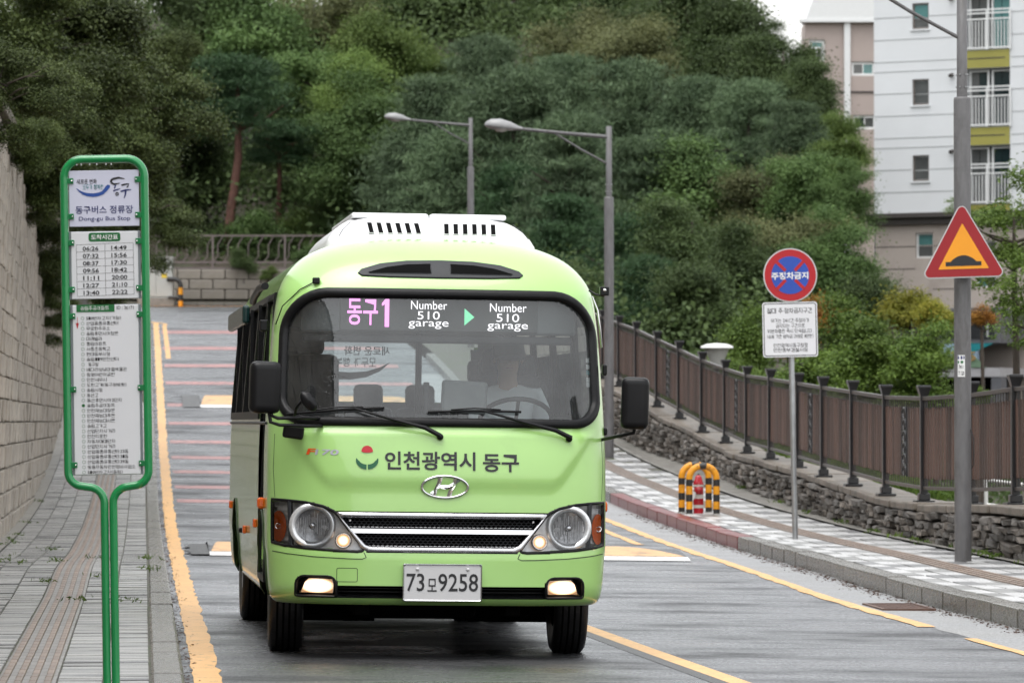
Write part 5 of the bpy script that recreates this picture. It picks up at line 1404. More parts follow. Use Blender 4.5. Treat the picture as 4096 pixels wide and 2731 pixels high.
# GPS puck and cable, roof camera at the right
pk = MB().bbox((0, 0, 0), (.045, .03, .04), .008).build('antenna_puck', plastic, bus); pk.location = S(-.735, 2.292, .018)
MB().tube([S(-.757, 2.285, .008), S(-.83, 2.245, .008), S(-.92, 2.14, .02), S(-.955, 2.03, .02)], .0035, 5).build('antenna_cable', rubber, bus)
MB().tube([S(.93, 2.235, .01), S(.955, 2.15, .02), S(.97, 2.03, .02), S(.985, 1.92, .02)], .006, 6).build('chrome_rod', chrome, bus)
cm = MB().bbox((.985, .36, 2.265), (.055, .05, .055), .006).build('side_camera', plastic, bus)
MB().tube([(.90, .42, 2.27), (.94, .40, 2.245), (.985, .37, 2.235)], .006, 6).build('camera_bracket', plastic, cm)
MB().lathe([(.0001, .004), (.009, .003), (.011, 0)], (.985, .334, 2.27), 10, Matrix.Rotation(R(90), 3, 'X')).build('camera_lens', chrome, cm)
MB().bbox((1.0, .42, 1.78), (.03, .04, .07), .01).build('side_marker', plastic, bus); MB().bbox((1.01, .45, 1.40), (.03, .05, .05), .012).build('side_marker', plastic, bus)
# inspection stickers at the right edge of the windscreen
for k, (zz, m_) in enumerate(((1.84, ink_white), (1.80, ink_white), (1.765, ink_teal), (1.72, ink_white), (1.69, ink_white))):
    P = rrect(.905, zz, .024, .028, .002, 2); patch('sticker', P, -.016, m_, wsn, 2)

# mirrors
def mirror(cx, cy, cz, w, d, h, arm, rz=0.0):
    b_ = bmesh.new(); bmesh.ops.create_cube(b_, size=1)
    for v in b_.verts: v.co = Vector((v.co.x*w, v.co.y*d, v.co.z*h))
    bmesh.ops.bevel(b_, geom=list(b_.edges), offset=min(w, h)*.28, segments=5, affect='EDGES', profile=.6)
    me = bpy.data.meshes.new('mirror'); b_.to_mesh(me); b_.free(); me.materials.append(plastic)
    for p_ in me.polygons: p_.use_smooth = True
    o = bpy.data.objects.new('mirror', me); o.location = (cx, cy, cz); o.rotation_euler = (0, .02, rz); link(o, bus)
    gl_ = MB().prism(rrect(0, 0, w*.8, h*.82, .03), d*.5-.004, d*.5+.001).build('mirror_glass', silver, o)
    for a_ in arm: MB().tube(a_, .011, 8).build('mirror_arm', plastic, bus)
    return o
mirror(-1.055, .02, 1.64, .185, .12, .315, [[(-1.02, .02, 1.52), (-1.015, .0, 1.47), (-.98, -.02, 1.455), (-.82, .06, 1.46), S(-.72, 1.455, .01)], [(-1.03, .02, 1.50), (-1.02, .0, 1.43), (-.97, -.02, 1.415), (-.80, .04, 1.41), S(-.71, 1.41, .01)]], .1)
mirror(1.145, .1, 1.575, .165, .12, .318, [[(1.15, .1, 1.44), (1.14, .1, 1.395), (1.06, .14, 1.375), S(.985, 1.35, .0)]], -.15)
rm = MB().lathe([(.0001, .03), (.035, .024), (.05, .006), (.052, 0), (.0001, -.002)], (0, 0, 0), 20, Matrix.Diagonal((.75, 1.35, 1))).build('round_mirror', plastic, bus)
rm.location = (-.80, -.01, 1.56); rm.rotation_euler = (R(80), R(-35), R(15))
MB().tube([S(-.86, 1.45, .02), (-.87, .02, 1.52), (-.84, .0, 1.565), (-.80, .01, 1.57)], .009, 8).build('mirror_stalk', plastic, bus)
lm = MB().bbox((0, 0, 0), (.125, .035, .085), .016).build('kerb_mirror', plastic, bus); lm.location = S(-.85, 1.365, .05); lm.rotation_euler = (.1, .12, -.1)
MB().tube([S(-.84, 1.41, .02), S(-.845, 1.38, .06)], .009, 6).build('mirror_stalk', plastic, bus)

# roof air-conditioning unit with louvres
acp = [(2.42, .66, .78), (2.56, .645, .845), (2.61, .62, .90), (2.655, .585, .975), (2.695, .54, 1.045), (2.72, .50, 1.1), (2.738, .465, 1.17)]
mb = MB(); rows = []
for z, w, y0 in acp:
    y1 = 3.6-(y0-.88); r_ = .3; rw_ = []
    for (sx, sy, a0) in ((-1, -1, 180), (1, -1, 270), (1, 1, 0), (-1, 1, 90)):
        for k in range(9):
            a = R(a0+90*k/8); rw_.append((sx*(w-r_)+r_*math.cos(a), (y0+y1)/2+sy*((y1-y0)/2-r_)+r_*math.sin(a), z))
    rows.append(rw_)
n = 36; mb.add([p for r_ in rows for p in r_], [(i*n+k, i*n+(k+1) % n, (i+1)*n+(k+1) % n, (i+1)*n+k) for i in range(len(rows)-1) for k in range(n)], True)
mb.add(rows[-1], [tuple(range(n))]); ac = mb.build('roof_unit', paint_w, bus)
for s in (-1, 1):
    MB().bbox((s*.243, 2.25, 2.752), (.475, 2.0, .035), .014).build('roof_unit_cover', paint_w, ac)
def acy(z): return np.interp(z, [p[0] for p in acp], [p[2] for p in acp])
for s in (-1, 1):
    for k in range(6):
        x = s*(.085+k*.0575)-.005; tl = -.012*s*(1 if s < 0 else .5)
        q = [(x-.016+s*.008, 2.697), (x+.016+s*.008, 2.697), (x+.016, 2.625), (x-.016, 2.625)]
        mb = MB(); nz_ = 6; mb.add([pp for t in range(nz_+1) for pp in ((q[3][0]+(q[0][0]-q[3][0])*t/nz_, acy(2.625+.072*t/nz_)-.012, 2.625+.072*t/nz_), (q[2][0]+(q[1][0]-q[2][0])*t/nz_, acy(2.625+.072*t/nz_)-.012, 2.625+.072*t/nz_))], [(2*t, 2*t+1, 2*t+3, 2*t+2) for t in range(nz_)]); mb.build('louvre_slot', black_hole, ac)
        MB().tube([(a, acy(z)-.010, z) for a, z in (q[0], q[1], ((q[1][0]+q[2][0])/2, 2.661), q[2], q[3], ((q[0][0]+q[3][0])/2, 2.661))], .003, 5, closed=True).build('louvre_rim', paint_w, ac)
for s in (-1, 1): MB().tube([(s*.58, acy(2.60)-.004, 2.60), (s*.55, acy(2.65)-.004, 2.65), (s*.5, acy(2.7)-.004, 2.70)], .003, 4).build('unit_seam', grey_pl, ac)

# flank glazing, door, trim
def quadx(s, y0, y1, z0, z1, off): return [(s*(Wf(z)+off), y, z) for y, z in ((y0, z0), (y1, z0), (y1, z1), (y0, z1))]
def frame4(name, s, y0, y1, z0, z1, w, m, parent, off=.012):
    mb = MB()
    for (a, b, c_, d_) in ((y0-w, y1+w, z0-w, z0), (y0-w, y1+w, z1, z1+w), (y0-w, y0, z0, z1), (y1, y1+w, z0, z1)):
        p = quadx(s, a, b, c_, d_, off)+quadx(s, a, b, c_, d_, -.03)
        mb.add(p, [(0, 1, 2, 3), (4, 7, 6, 5), (0, 4, 5, 1), (1, 5, 6, 2), (2, 6, 7, 3), (3, 7, 4, 0)])
    return mb.build(name, m, parent)
for s in (-1, 1):
    for (a, b) in SIDEW:
        g_ = MB(); g_.add(quadx(s, a-.02, b+.02, 1.48, 2.22, -.012), [(0, 1, 2, 3)]); w_ = g_.build('side_window', side_g, bus)
        frame4('window_frame', s, a, b, 1.5, 2.2, .05, rubber, w_)
        MB().box((s*(Wf(1.85)+.0), (a+b)/2, 1.85), (.02, .03, .7)).build('sash_bar', rubber, w_)
# driver's window on the far flank, folding door on the near flank
g_ = MB(); g_.add(quadx(1, DOORW[0]-.02, DOORW[1]+.02, 1.33, 2.22, -.012), [(0, 1, 2, 3)]); w_ = g_.build('driver_window', side_g, bus); frame4('window_frame', 1, DOORW[0], DOORW[1], 1.35, 2.2, .045, rubber, w_)
dr = frame4('entry_door', -1, DOORW[0], DOORW[1], .475, 2.2, .04, rubber, bus, .014)
for (a, b) in ((DOORW[0]+.01, 1.215), (1.225, DOORW[1]-.01)):
    lf = MB(); p = quadx(-1, a, b, .48, 2.19, -.02)+quadx(-1, a, b, .48, 2.19, -.05)
    leaf = frame4('door_leaf', -1, a+.06, b-.06, .56, 2.12, .06, paint if a > 1.2 else rubber, dr, -.012)
    g_ = MB(); g_.add(quadx(-1, a+.05, b-.05, .55, 2.13, -.02), [(0, 1, 2, 3)]); g_.build('door_glass', side_g, leaf)
MB().tube([(-1.03, .74, 2.275), (-1.05, 1.0, 2.27), (-1.05, 1.7, 2.24), (-1.04, 2.2, 2.22)], .024, 8).build('door_rain_gutter', rubber, bus)
MB().bbox((-1.035, .72, 2.03), (.05, .05, .07), .008).build('door_camera', plastic, bus)
MB().bbox((-1.03, 4.8, 2.17), (.05, 2.6, .13), .02).build('window_visor', mat('dark_teal_visor', (.01, .035, .035), .25), bus)
for s in (-1, 1):
    MB().tube([(s*(Wf(1.42)+.006), .62, 1.425), (s*(Wf(1.42)+.006), 6.2, 1.425)], .009, 6).build('belt_moulding', grey_pl, bus)
    for y, z in ((1.75, .78), (3.3, .70), (5.75, .82)):
        MB().bbox((s*(Wf(z)+.012), y, z), (.025, .09, .055), .008).build('side_reflector', amber, bus)
    MB().bbox((s*(Wf(.93)+.02), .72, .93), (.05, .1, .07), .016).build('side_repeater', amber, bus)
    MB().bbox((s*(Wf(.7)+.012), 3.9, .68), (.03, .14, .035), .008).build('locker_handle', plastic, bus)
    for ax in (AXF, AXR):
        P = [(s*(Wf(max(.34, .40+.478*math.sin(R(a))))+.004), ax+.478*math.cos(R(a)), max(.335, .40+.478*math.sin(R(a)))) for a in range(-8, 189, 6)]
        MB().tube(P, .006, 6).build('arch_lip', seam_m, bus)
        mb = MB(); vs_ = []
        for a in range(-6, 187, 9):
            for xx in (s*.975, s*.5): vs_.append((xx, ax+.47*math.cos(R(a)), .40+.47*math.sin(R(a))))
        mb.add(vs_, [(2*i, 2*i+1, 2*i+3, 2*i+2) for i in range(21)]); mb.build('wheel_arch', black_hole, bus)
# rear glazing and its mirrored slogan
g_ = MB(); g_.add([(x*.86, REAR-.10-.036*0, z) for x, z in ((-1, 1.58), (1, 1.58), (1, 2.14), (-1, 2.14))], [(0, 1, 2, 3)]); rg = g_.build('rear_window', rear_g, bus)
ry = REAR-.12
text_flat('새로운 변화', -.17, 1.955, .34, .07, ry, .015, mirror=True).build('lettering', grey_pl, rg)
text_flat('모두가 행복한', -.29, 1.865, .36, .07, ry, .015, mirror=True).build('lettering', grey_pl, rg)
sm = [(.17, 1.90, .004), (.1, 1.85, .03), (0, 1.81, .045), (-.12, 1.795, .055), (-.24, 1.80, .06), (-.33, 1.83, .05)]
mb = MB(); mb.add([q for x, z, w in sm for q in ((x, ry, z+w/2), (x, ry, z-w/2))], [(2*i, 2*i+1, 2*i+3, 2*i+2) for i in range(5)]); mb.build('smile_stroke', grey_pl, rg)
for s in (-1, 1): MB().bbox((s*.86, REAR-.16, 1.0), (.12, .1, .3), .02).build('tail_lamp', mat('tail_red%d' % s, (.35, .01, .01), .2), bus)

# cabin
MB().bbox((0, 3.5, .70), (1.9, 6.0, .06), .01).build('floor', dash_m, bus)
MB().bbox((0, .62, 1.17), (1.72, .46, .46), .06).build('dashboard', dash_m, bus)
MB().bbox((0, .44, 1.33), (1.5, .2, .12), .04).build('dash_cowl', dash_m, bus)
hdr = MB().bbox((0, .50, 2.105), (1.66, .06, .235), .015).build('display_board', mat('smoked_display_panel', (.16, .17, .175), .3, var=.05), bus)
led = MB().bbox((.0, .46, 2.105), (1.19, .03, .208), .006).build('led_panel', mat('led_matrix_off', (.075, .08, .078), .35, var=.35, scale=160), hdr)
def ltx(body_, x0, x1, z0, z1, m, bo): text_flat(body_, x0, z0, x1-x0, z1-z0, .4435, bo).build('lettering', m, led)
def lx(c): return (c-1188)*.6378/642.0
def lz(c): return 2.105+(243-c)*.6378/642.0
ltx('동구', lx(634), lx(818), lz(312), lz(150), led_p, .012)
MB().prism([(lx(842), lz(176)), (lx(862), lz(150)), (lx(886), lz(150)), (lx(886), lz(322)), (lx(860), lz(322)), (lx(860), lz(182)), (lx(842), lz(192))], .443, .4445).build('lettering', led_p, led)
for (a, b, dy) in ((1010, 1240, 0), (1488, 1722, 8)):
    ltx('Number', lx(a+8), lx(b-4), lz(210+dy), lz(158+dy), led_w, -.004)
    ltx('510', lx(a+48), lx(b-48), lz(272+dy), lz(222+dy), led_w, -.004)
    ltx('garage', lx(a-6), lx(b+6), lz(330+dy), lz(284+dy), led_w, -.004)
MB().prism([(lx(1342), lz(200)), (lx(1402), lz(254)), (lx(1342), lz(306))], .443, .4445).build('arrow', led_g, led)
MB().bbox((0, .52, 1.955), (1.62, .05, .05), .012).build('header_rail', dash_m, bus)
MB().bbox((.045, 2.4, 1.8), (.03, .03, 1.1), .004).build('grab_pole', grey_pl, bus)
MB().bbox((.10, 3.2, 1.75), (.03, .03, 1.1), .004).build('grab_pole', grey_pl, bus)
def seat(x, y, m, zb=.76, w=.42, parent=bus):
    st_ = MB().bbox((x, y, zb+.42), (w, .45, .12), .04).build('seat', m, parent)
    MB().bbox((x, y+.24, zb+.80), (w, .11, .68), .05, Matrix.Rotation(-.16, 3, 'X')).build('backrest', m, st_)
    MB().bbox((x, y+.31, zb+1.22), (w*.6, .09, .18), .04, Matrix.Rotation(-.16, 3, 'X')).build('headrest', m, st_)
    MB().box((x, y, zb+.18), (w*.7, .3, .36)).build('seat_base', dash_m, st_)
    return st_
seat(-.74, 1.55, seat_m, .74, .46); seat(.52, 1.34, seat_m, .62, .46)
for k in range(4):
    for x in (-.78, .74): seat(x, 2.5+k*.85, seat_l, .60, .36)
for x in (-.78, -.40, -.02, .36, .74): seat(x, 5.85, seat_l, .42, .36)
# monitor on the dashboard
mo = MB().bbox((.155, .42, 1.60), (.275, .05, .20), .018, Matrix.Rotation(.04, 3, 'Y')).build('monitor', mat('monitor_back_grey', (.30, .31, .32), .4), bus)
MB().box((.155, .46, 1.46), (.06, .05, .16)).build('monitor_stand', dash_m, mo)
MB().bbox((-.07, .46, 1.55), (.035, .04, .28), .008).build('card_reader_post', grey_pl, bus)
MB().bbox((-.07, .42, 1.47), (.14, .06, .05), .01).build('ticket_box', grey_pl, bus)
# steering wheel
M_ = Matrix.Rotation(R(-38), 3, 'X')
sw_ = MB(); sw_.tube([M_ @ Vector((.22*math.cos(R(a)), .22*math.sin(R(a)), 0))+Vector((.5, .74, 1.46)) for a in range(0, 360, 12)], .015, 8, closed=True)
sw_ = sw_.build('steering_wheel', dash_m, bus)
for a in (30, 150, 270): MB().tube([Vector((.5, .74, 1.45)), M_ @ Vector((.215*math.cos(R(a)), .215*math.sin(R(a)), 0))+Vector((.5, .74, 1.46))], .012, 6).build('wheel_spoke', dash_m, sw_)
MB().tube([(.5, .74, 1.44), (.5, .66, 1.3)], .03, 8).build('steering_column', dash_m, sw_)

# running gear
def wheel(x, y, s, steer=0.0, dual=False):
    r_ = .385
    t_ = bpy.data.objects.new('wheel', None); t_.location = (x, y, r_-.004); t_.rotation_euler = (0, 0, steer); link(t_, bus)
    A = Matrix.Rotation(R(90), 3, 'Y')
    w = .205
    ty = MB().lathe([(.215, -w*.42), (.30, -w/2), (.355, -w/2), (.378, -w*.42), (.385, -w*.3), (.385, w*.3), (.378, w*.42), (.355, w/2), (.30, w/2), (.215, w*.42)], (0, 0, 0), 40, A).build('tyre', tyre_m, t_)
    gvs = MB()
    for q in (-.055, -.018, .018, .055): gvs.lathe([(.3855, q-.006), (.3862, q), (.3855, q+.006)], (0, 0, 0), 40, A)
    gvs.build('tread_groove', black_hole, ty)
    MB().lathe([(.215, w*.42*s), (.205, w*.30*s), (.12, w*.16*s), (.10, w*.34*s), (.0001, w*.36*s)], (0, 0, 0), 28, A).build('rim', rim_m, t_)
    for k in range(6): MB().cyl((s*w*.15, .15*math.cos(k*R(60)), .15*math.sin(k*R(60))), (s*(w*.15+.045), .15*math.cos(k*R(60)), .15*math.sin(k*R(60))), .014, n=8).build('wheel_nut', steel, t_)
for s in (-1, 1):
    wheel(s*.865, AXF, s, -.03); wheel(s*.87, AXR, s); wheel(s*.63, AXR, s)
MB().bbox((0, 3.2, .42), (1.5, 5.6, .16), .02).build('chassis', black_hole, bus)
for s in (-1, 1): MB().bbox((s*.45, 2.6, .33), (.09, 4.6, .14), .01).build('chassis_rail', black_hole, bus)
MB().bbox((-.1, .9, .285), (.75, .4, .13), .05).build('sump', black_hole, bus)
MB().bbox((.35, 1.3, .28), (.6, .5, .14), .06).build('fuel_tank', black_hole, bus)
for y in (AXF, AXR): MB().tube([(-.7, y, .35), (.7, y, .35)], .055, 10).build('axle', black_hole, bus)
MB().lathe([(.0001, -.16), (.12, -.13), (.17, 0), (.12, .13), (.0001, .16)], (0, AXR, .35), 16).build('differential', black_hole, bus)
MB().box((0, .42, .37), (1.4, .3, .05)).build('valance', black_hole, bus)
for s in (-1, 1): MB().bbox((s*.62, AXF+.42, .42), (.66, .02, .5), .005).build('mud_flap', black_hole, bus)

# ------------------------------------------------------------------ the driver
bm_root = thing('person', 'driver in white shirt and dark cap seated behind the steering wheel', 'person', (0, 0, 0))
bm_root.matrix_world = Matrix.Translation(bus.location) @ bus.rotation_euler.to_matrix().to_4x4() @ Matrix.Translation((.52, 1.28, 1.14))
skin = mat('skin', (.42, .25, .17), .5, var=.08); shirt = mat('white_shirt', (.80, .81, .84), .7, var=.05); trous = mat('dark_trousers', (.025, .027, .035), .7); capm = mat('dark_cap', (.03, .032, .04), .7)
def skinned(name, verts, edges, radii, m, parent, root=0, sub=1):
    me = bpy.data.meshes.new(name); me.from_pydata(verts, edges, []); me.update()
    o = bpy.data.objects.new(name, me); link(o, parent); me.materials.append(m)
    sk = o.modifiers.new('skin', 'SKIN'); sk.use_smooth_shade = True
    for i, r_ in enumerate(radii):
        q = me.skin_vertices[0].data[i]; q.radius = r_ if isinstance(r_, tuple) else (r_, r_); q.use_root = (i == root)
    sb = o.modifiers.new('sub', 'SUBSURF'); sb.levels = sub; sb.render_levels = sub
    return o
#        0 pelvis      1 belly         2 chest         3 neck base     4 head low      5 head mid      6 crown
BV = [(0, 0, 0), (0, .02, .18), (0, .05, .40), (0, .04, .55), (0, .0, .62), (0, -.02, .70), (0, -.01, .80),
      (-.19, .04, .47), (-.25, -.10, .24), (-.17, -.34, .26), (-.13, -.44, .29),     # right arm
      (.19, .04, .47), (.25, -.10, .24), (.17, -.34, .26), (.13, -.44, .29),         # left arm
      (-.10, -.05, 0), (-.12, -.46, .05), (-.12, -.52, -.36), (-.12, -.66, -.39),    # right leg
      (.10, -.05, 0), (.12, -.46, .05), (.12, -.52, -.36), (.12, -.66, -.39)]
BE = [(0, 1), (1, 2), (2, 3), (3, 4), (4, 5), (5, 6), (2, 7), (7, 8), (8, 9), (9, 10), (2, 11), (11, 12), (12, 13), (13, 14), (0, 15), (15, 16), (16, 17), (17, 18), (0, 19), (19, 20), (20, 21), (21, 22)]
BRd = [(.15, .11), (.145, .11), (.16, .11), .058, .062, (.082, .095), (.06, .07), .062, .048, .036, .034, .062, .048, .036, .034, .085, .065, .048, .04, .085, .065, .048, .04]
bo = skinned('body', BV, BE, BRd, skin, bm_root)
for s in (-1, 1):   # fingers closed round the rim
    for k in range(4):
        b0 = Vector((s*.125, -.455-.004*k, .315-.018*k)); skinned('finger', [b0, b0+Vector((-s*.012, -.035, .006)), b0+Vector((-s*.03, -.045, -.012)), b0+Vector((-s*.034, -.03, -.03))], [(0, 1), (1, 2), (2, 3)], [.010, .009, .0085, .007], skin, bo)
    b0 = Vector((s*.11, -.43, .31)); skinned('thumb', [b0, b0+Vector((-s*.03, -.01, .012)), b0+Vector((-s*.045, -.035, .012))], [(0, 1), (1, 2)], [.011, .010, .008], skin, bo)
skinned('shirt', [BV[i] for i in (0, 1, 2, 3, 7, 8, 9, 11, 12, 13)], [(0, 1), (1, 2), (2, 3), (2, 4), (4, 5), (5, 6), (2, 7), (7, 8), (8, 9)], [(.165, .125), (.165, .125), (.18, .125), .07, .085, .068, .052, .085, .068, .052], shirt, bm_root)
skinned('trousers', [BV[i] for i in (0, 15, 16, 17, 19, 20, 21)], [(0, 1), (1, 2), (2, 3), (0, 4), (4, 5), (5, 6)], [(.16, .12), .1, .08, .06, .1, .08, .06], trous, bm_root)
hc = MB().lathe([(.104, .725), (.108, .75), (.10, .80), (.07, .838), (.0001, .85)], (0, -.012, 0), 20); hc.add([(.09*math.cos(R(a)), -.012-.10*math.sin(R(a))*q, .742-.018*(q-1)*3) for q in (1, 1.75) for a in range(0, 181, 15)], [(k, k+1, k+14, k+13) for k in range(12)], True)
hc.build('cap', capm, bm_root)
MB().lathe([(.0001, .02), (.012, .012), (.017, -.008), (.0001, -.016)], (0, -.118, .695), 8).build('nose', skin, bm_root)
for s in (-1, 1):
    MB().lathe([(.0001, .005), (.010, 0), (.0001, -.005)], (s*.034, -.106, .722), 8, Matrix.Rotation(R(90), 3, 'X')).build('eye', trous, bm_root)
    MB().lathe([(.0001, .01), (.022, 0), (.0001, -.01)], (s*.088, -.01, .70), 8, Matrix.Rotation(R(90), 3, 'Y')).build('ear', skin, bm_root)
MB().box((0, -.104, .655), (.045, .01, .008)).build('mouth', mat('lips', (.3, .12, .1), .5), bm_root)
# ------------------------------------------------------------------ hillsides
def hill(x, y):
    if y >= 154:
        hi = FZ+1.0+min(y-154, 48)*.30; t = 1-sstep(8, 15, x-(y-154)*.06); return -.6+(hi+.6)*t
    hi = prof(y)+.25+max(0, y-110)*.05; g = sstep(76, 104, y)*(1-sstep(6.5, 12.5, x)); lo = -.9
    return lo+(hi-lo)*g
struct(sheet('hillside', [[(x, y, hill(x, y)) for x in [-200, -120, -80]+fr(-60, 30, 3)+[45, 80, 200]] for y in fr(154.4, 260, 4)+[320, 420]], soil))
struct(sheet('lower_ground', [[((WX(y)+.58 if y < 110 else XR(y)+.2)+(120-WX(y))*(k/22)**2.2, y, hill((WX(y)+.58 if y < 110 else XR(y)+.2)+(120-WX(y))*(k/22)**2.2, y)-.0) for k in range(23)] for y in fr(20, 156, 3)], soil))

# ------------------------------------------------------------------ apartment blocks
bw_m = mat('white_render', (.66, .68, .70), .7, var=.03, scale=.6); bw_g = mat('render_groove', (.40, .41, .42), .7)
bb_m = mat('beige_render', (.40, .35, .315), .7, var=.06, scale=.6, stain=(.28, .24, .21), stain_scale=.5); bb2_m = mat('taupe_render', (.42, .35, .32), .7, var=.04, scale=.6)
olive = mat('olive_panel', (.30, .28, .065), .6, var=.06, scale=1); corn = mat('dark_cornice', (.055, .048, .045), .6, var=.2, scale=2)
fr_w = mat('white_window_frame', (.72, .73, .73), .4, var=.03); fr_b = mat('bronze_frame', (.16, .135, .12), .5)
pane_t = mat('teal_pane', (.10, .24, .235), .08, var=.2, scale=.8, spec=.7); pane_g = mat('grey_pane', (.10, .105, .105), .08, var=.3, scale=.8, spec=.7); pane_d = mat('dark_pane', (.02, .035, .038), .07, var=.3, scale=.8, spec=.7)
AB0 = Vector((13.62, 155.0, 0)); AE = math.atan2(-.49, .87)
ab = thing('apartment_building', 'white apartment block with olive balcony panels and beige base behind the trees', 'building', (AB0.x, AB0.y, -.6), AE)
def fu(X):
    lo, hi_ = -3.0, 40.0
    for _ in range(40):
        u = (lo+hi_)/2; v = 2048+F_PX*(AB0.x+math.cos(AE)*u)/(AB0.y+math.sin(AE)*u)
        if v < X: lo = u
        else: hi_ = u
    return lo
def fz(X, Y): u = fu(X); return CAM_Z+(1685-Y)*(AB0.y+math.sin(AE)*u)/F_PX+.6
def k1(cx, cy): return 3000+.574*cx, .574*cy
def wall_holes(name, u0, u1, z0, z1, holes, m, parent, depth=.22, y=0.0):
    us = sorted({u0, u1, *[h[0] for h in holes], *[h[1] for h in holes]}); zs_ = sorted({z0, z1, *[h[2] for h in holes], *[h[3] for h in holes]})
    mb = MB()
    for a, b in zip(us[:-1], us[1:]):
        for c, d_ in zip(zs_[:-1], zs_[1:]):
            if any(h[0]-1e-6 <= a and b <= h[1]+1e-6 and h[2]-1e-6 <= c and d_ <= h[3]+1e-6 for h in holes): continue
            mb.add([(a, y, c), (b, y, c), (b, y, d_), (a, y, d_)], [(0, 1, 2, 3)])
    for a, b, c, d_ in holes:
        mb.add([(a, y, c), (b, y, c), (b, y, d_), (a, y, d_), (a, y+depth, c), (b, y+depth, c), (b, y+depth, d_), (a, y+depth, d_)], [(0, 1, 5, 4), (1, 2, 6, 5), (2, 3, 7, 6), (3, 0, 4, 7)])
    return mb.build(name, m, parent, recalc=False)
def box3(name, u0, u1, y0, y1, z0, z1, m, parent): return MB().box(((u0+u1)/2, (y0+y1)/2, (z0+z1)/2), (abs(u1-u0), abs(y1-y0), abs(z1-z0))).build(name, m, parent)
def window(parent, u0, u1, z0, z1, panes, fm, t=.06, y=.14):
    """panes: list of (fraction rect, material)"""
    mb = MB()
    for (a, b, c, d_) in ((u0, u1, z0, z0+t), (u0, u1, z1-t, z1), (u0, u0+t, z0+t, z1-t), (u1-t, u1, z0+t, z1-t)): mb.box(((a+b)/2, y, (c+d_)/2), (b-a, .08, d_-c))
    w = mb.build('window', fm, parent)
    for (fa, fb, fc_, fd), pm in panes:
        a, b = u0+t+(u1-u0-2*t)*fa, u0+t+(u1-u0-2*t)*fb; c, d_ = z0+t+(z1-z0-2*t)*fc_, z0+t+(z1-z0-2*t)*fd
        box3('pane', a+.015, b-.015, y+.0, y+.03, c+.015, d_-.015, pm, w)
    return w
PER = 531; U1 = fu(4096)+14; UB0, UB1 = fu(k1(1505, 0)[0]), fu(k1(1818, 0)[0])
ZW0 = fz(3500, 857)
FH = fz(3500, k1(0, 127)[1])-fz(3500, k1(0, 127+PER)[1])
ztop = fz(3500, -700)
holes, wins = [], []
for k in range(-2, 3):
    a, b = k1(1135, 550+k*PER), k1(1250, 730+k*PER); u0, u1 = fu(a[0]), fu(b[0]); z1 = fz(k1(1190, 0)[0], a[1]); z0 = fz(k1(1190, 0)[0], b[1])
    if z0 > ZW0: holes.append((u0, u1, z0, z1)); wins.append((u0, u1, z0, z1, k))
zb_hole = []
zf0 = fz(k1(1660, 0)[0], k1(0, 1420)[1])                  # sill of the lowest balcony in view
for k in range(0, 5):
    zz = zf0+k*FH; holes.append((UB0, UB1, zz, zz+FH*.757)); zb_hole.append(zz)
wall_holes('wall', 0, U1, ZW0, ztop, holes, bw_m, ab, .5)
mb = MB(); mb.add([(0, 0, -1), (0, 0, ztop), (0, 14, ztop), (0, 14, -1)], [(0, 1, 2, 3)]); mb.add([(0, 0, ztop), (U1, 0, ztop), (U1, 14, ztop), (0, 14, ztop)], [(0, 1, 2, 3)]); mb.build('gable_wall', bw_m, ab, recalc=False)
g_ = MB()
for k in range(-3, 4):
    for cy in (127, 282, 437, 505):
        z = fz(3500, k1(0, cy+k*PER)[1])
        if ZW0+.1 < z < ztop:
            segs = [(0, UB0-.05), (UB1+.05, U1)]
            for a, b in segs:
                cuts = [a]+[q for w in wins if w[2] < z < w[3] and a < w[0] < b for q in (w[0]-.03, w[1]+.03)]+[b]
                for p0, p1 in zip(cuts[::2], cuts[1::2]): g_.box(((p0+p1)/2, -.004, z), (p1-p0, .012, .035))
g_.build('render_groove', bw_g, ab)
for u0, u1, z0, z1, k in wins:
    w = window(ab, u0, u1, z0, z1, [((0, 1, .42, 1), pane_t if k == -1 else pane_g), ((0, 1, 0, .40), pane_g)], fr_b if k > -1 else fr_b, .05, .1)
    box3('sill', u0-.06, u1+.06, -.05, .1, z0-.07, z0-.005, bw_m, w)
    MB().cyl((u1+.95, .0, z1+.12), (u1+.95, -.22, z1+.06), .07, n=10).build('vent_pipe', corn, ab)
for i, zz in enumerate(zb_hole):
    hgt = FH*.757
    bal = box3('balcony', UB0, UB1, .45, .5, zz, zz+hgt, pane_d, ab)
    um = (UB0+UB1)/2
    for a, b, pm in ((UB0+.05, um-.05, pane_g if i != 1 else pane_g), (um+.05, UB1-.05, pane_t if i > 1 else pane_d)):
        window(bal, a, b, zz+.05, zz+hgt-.04, [((0, .5, 0, 1), pm), ((.5, 1, 0, 1), pane_d if i == 1 else pm)], fr_w, .07, .3)
    rl = MB()
    for q in (zz+.06, zz+hgt*.52, zz+hgt*.62, zz+hgt*.68): rl.box((um, -.07, q), (UB1-UB0+.1, .05, .05))
    for a in (UB0-.03, um, UB1+.03): rl.box((a, -.07, zz+hgt*.34), (.06, .06, hgt*.7))
    rl.build('railing', fr_w, bal)
    BARM = MB().box((0, -.07, zz+.06+(hgt*.46)/2), (.03, .03, hgt*.46)).mesh('railing_bar', fr_w)
    n = 14
    for q in range(n): inst('railing_bar', BARM, (UB0+(UB1-UB0)*(q+.5)/n, 0, 0), (0, 0, 0), (1, 1, 1), bal)
    pn = box3('olive_panel', UB0+.02, UB1-.02, -.03, .02, zz-FH*.243+.02, zz-.02, olive, ab); box3('panel_groove', UB0+.1, UB1-.2, -.04, -.029, zz-FH*.12, zz-FH*.12+.04, corn, pn)
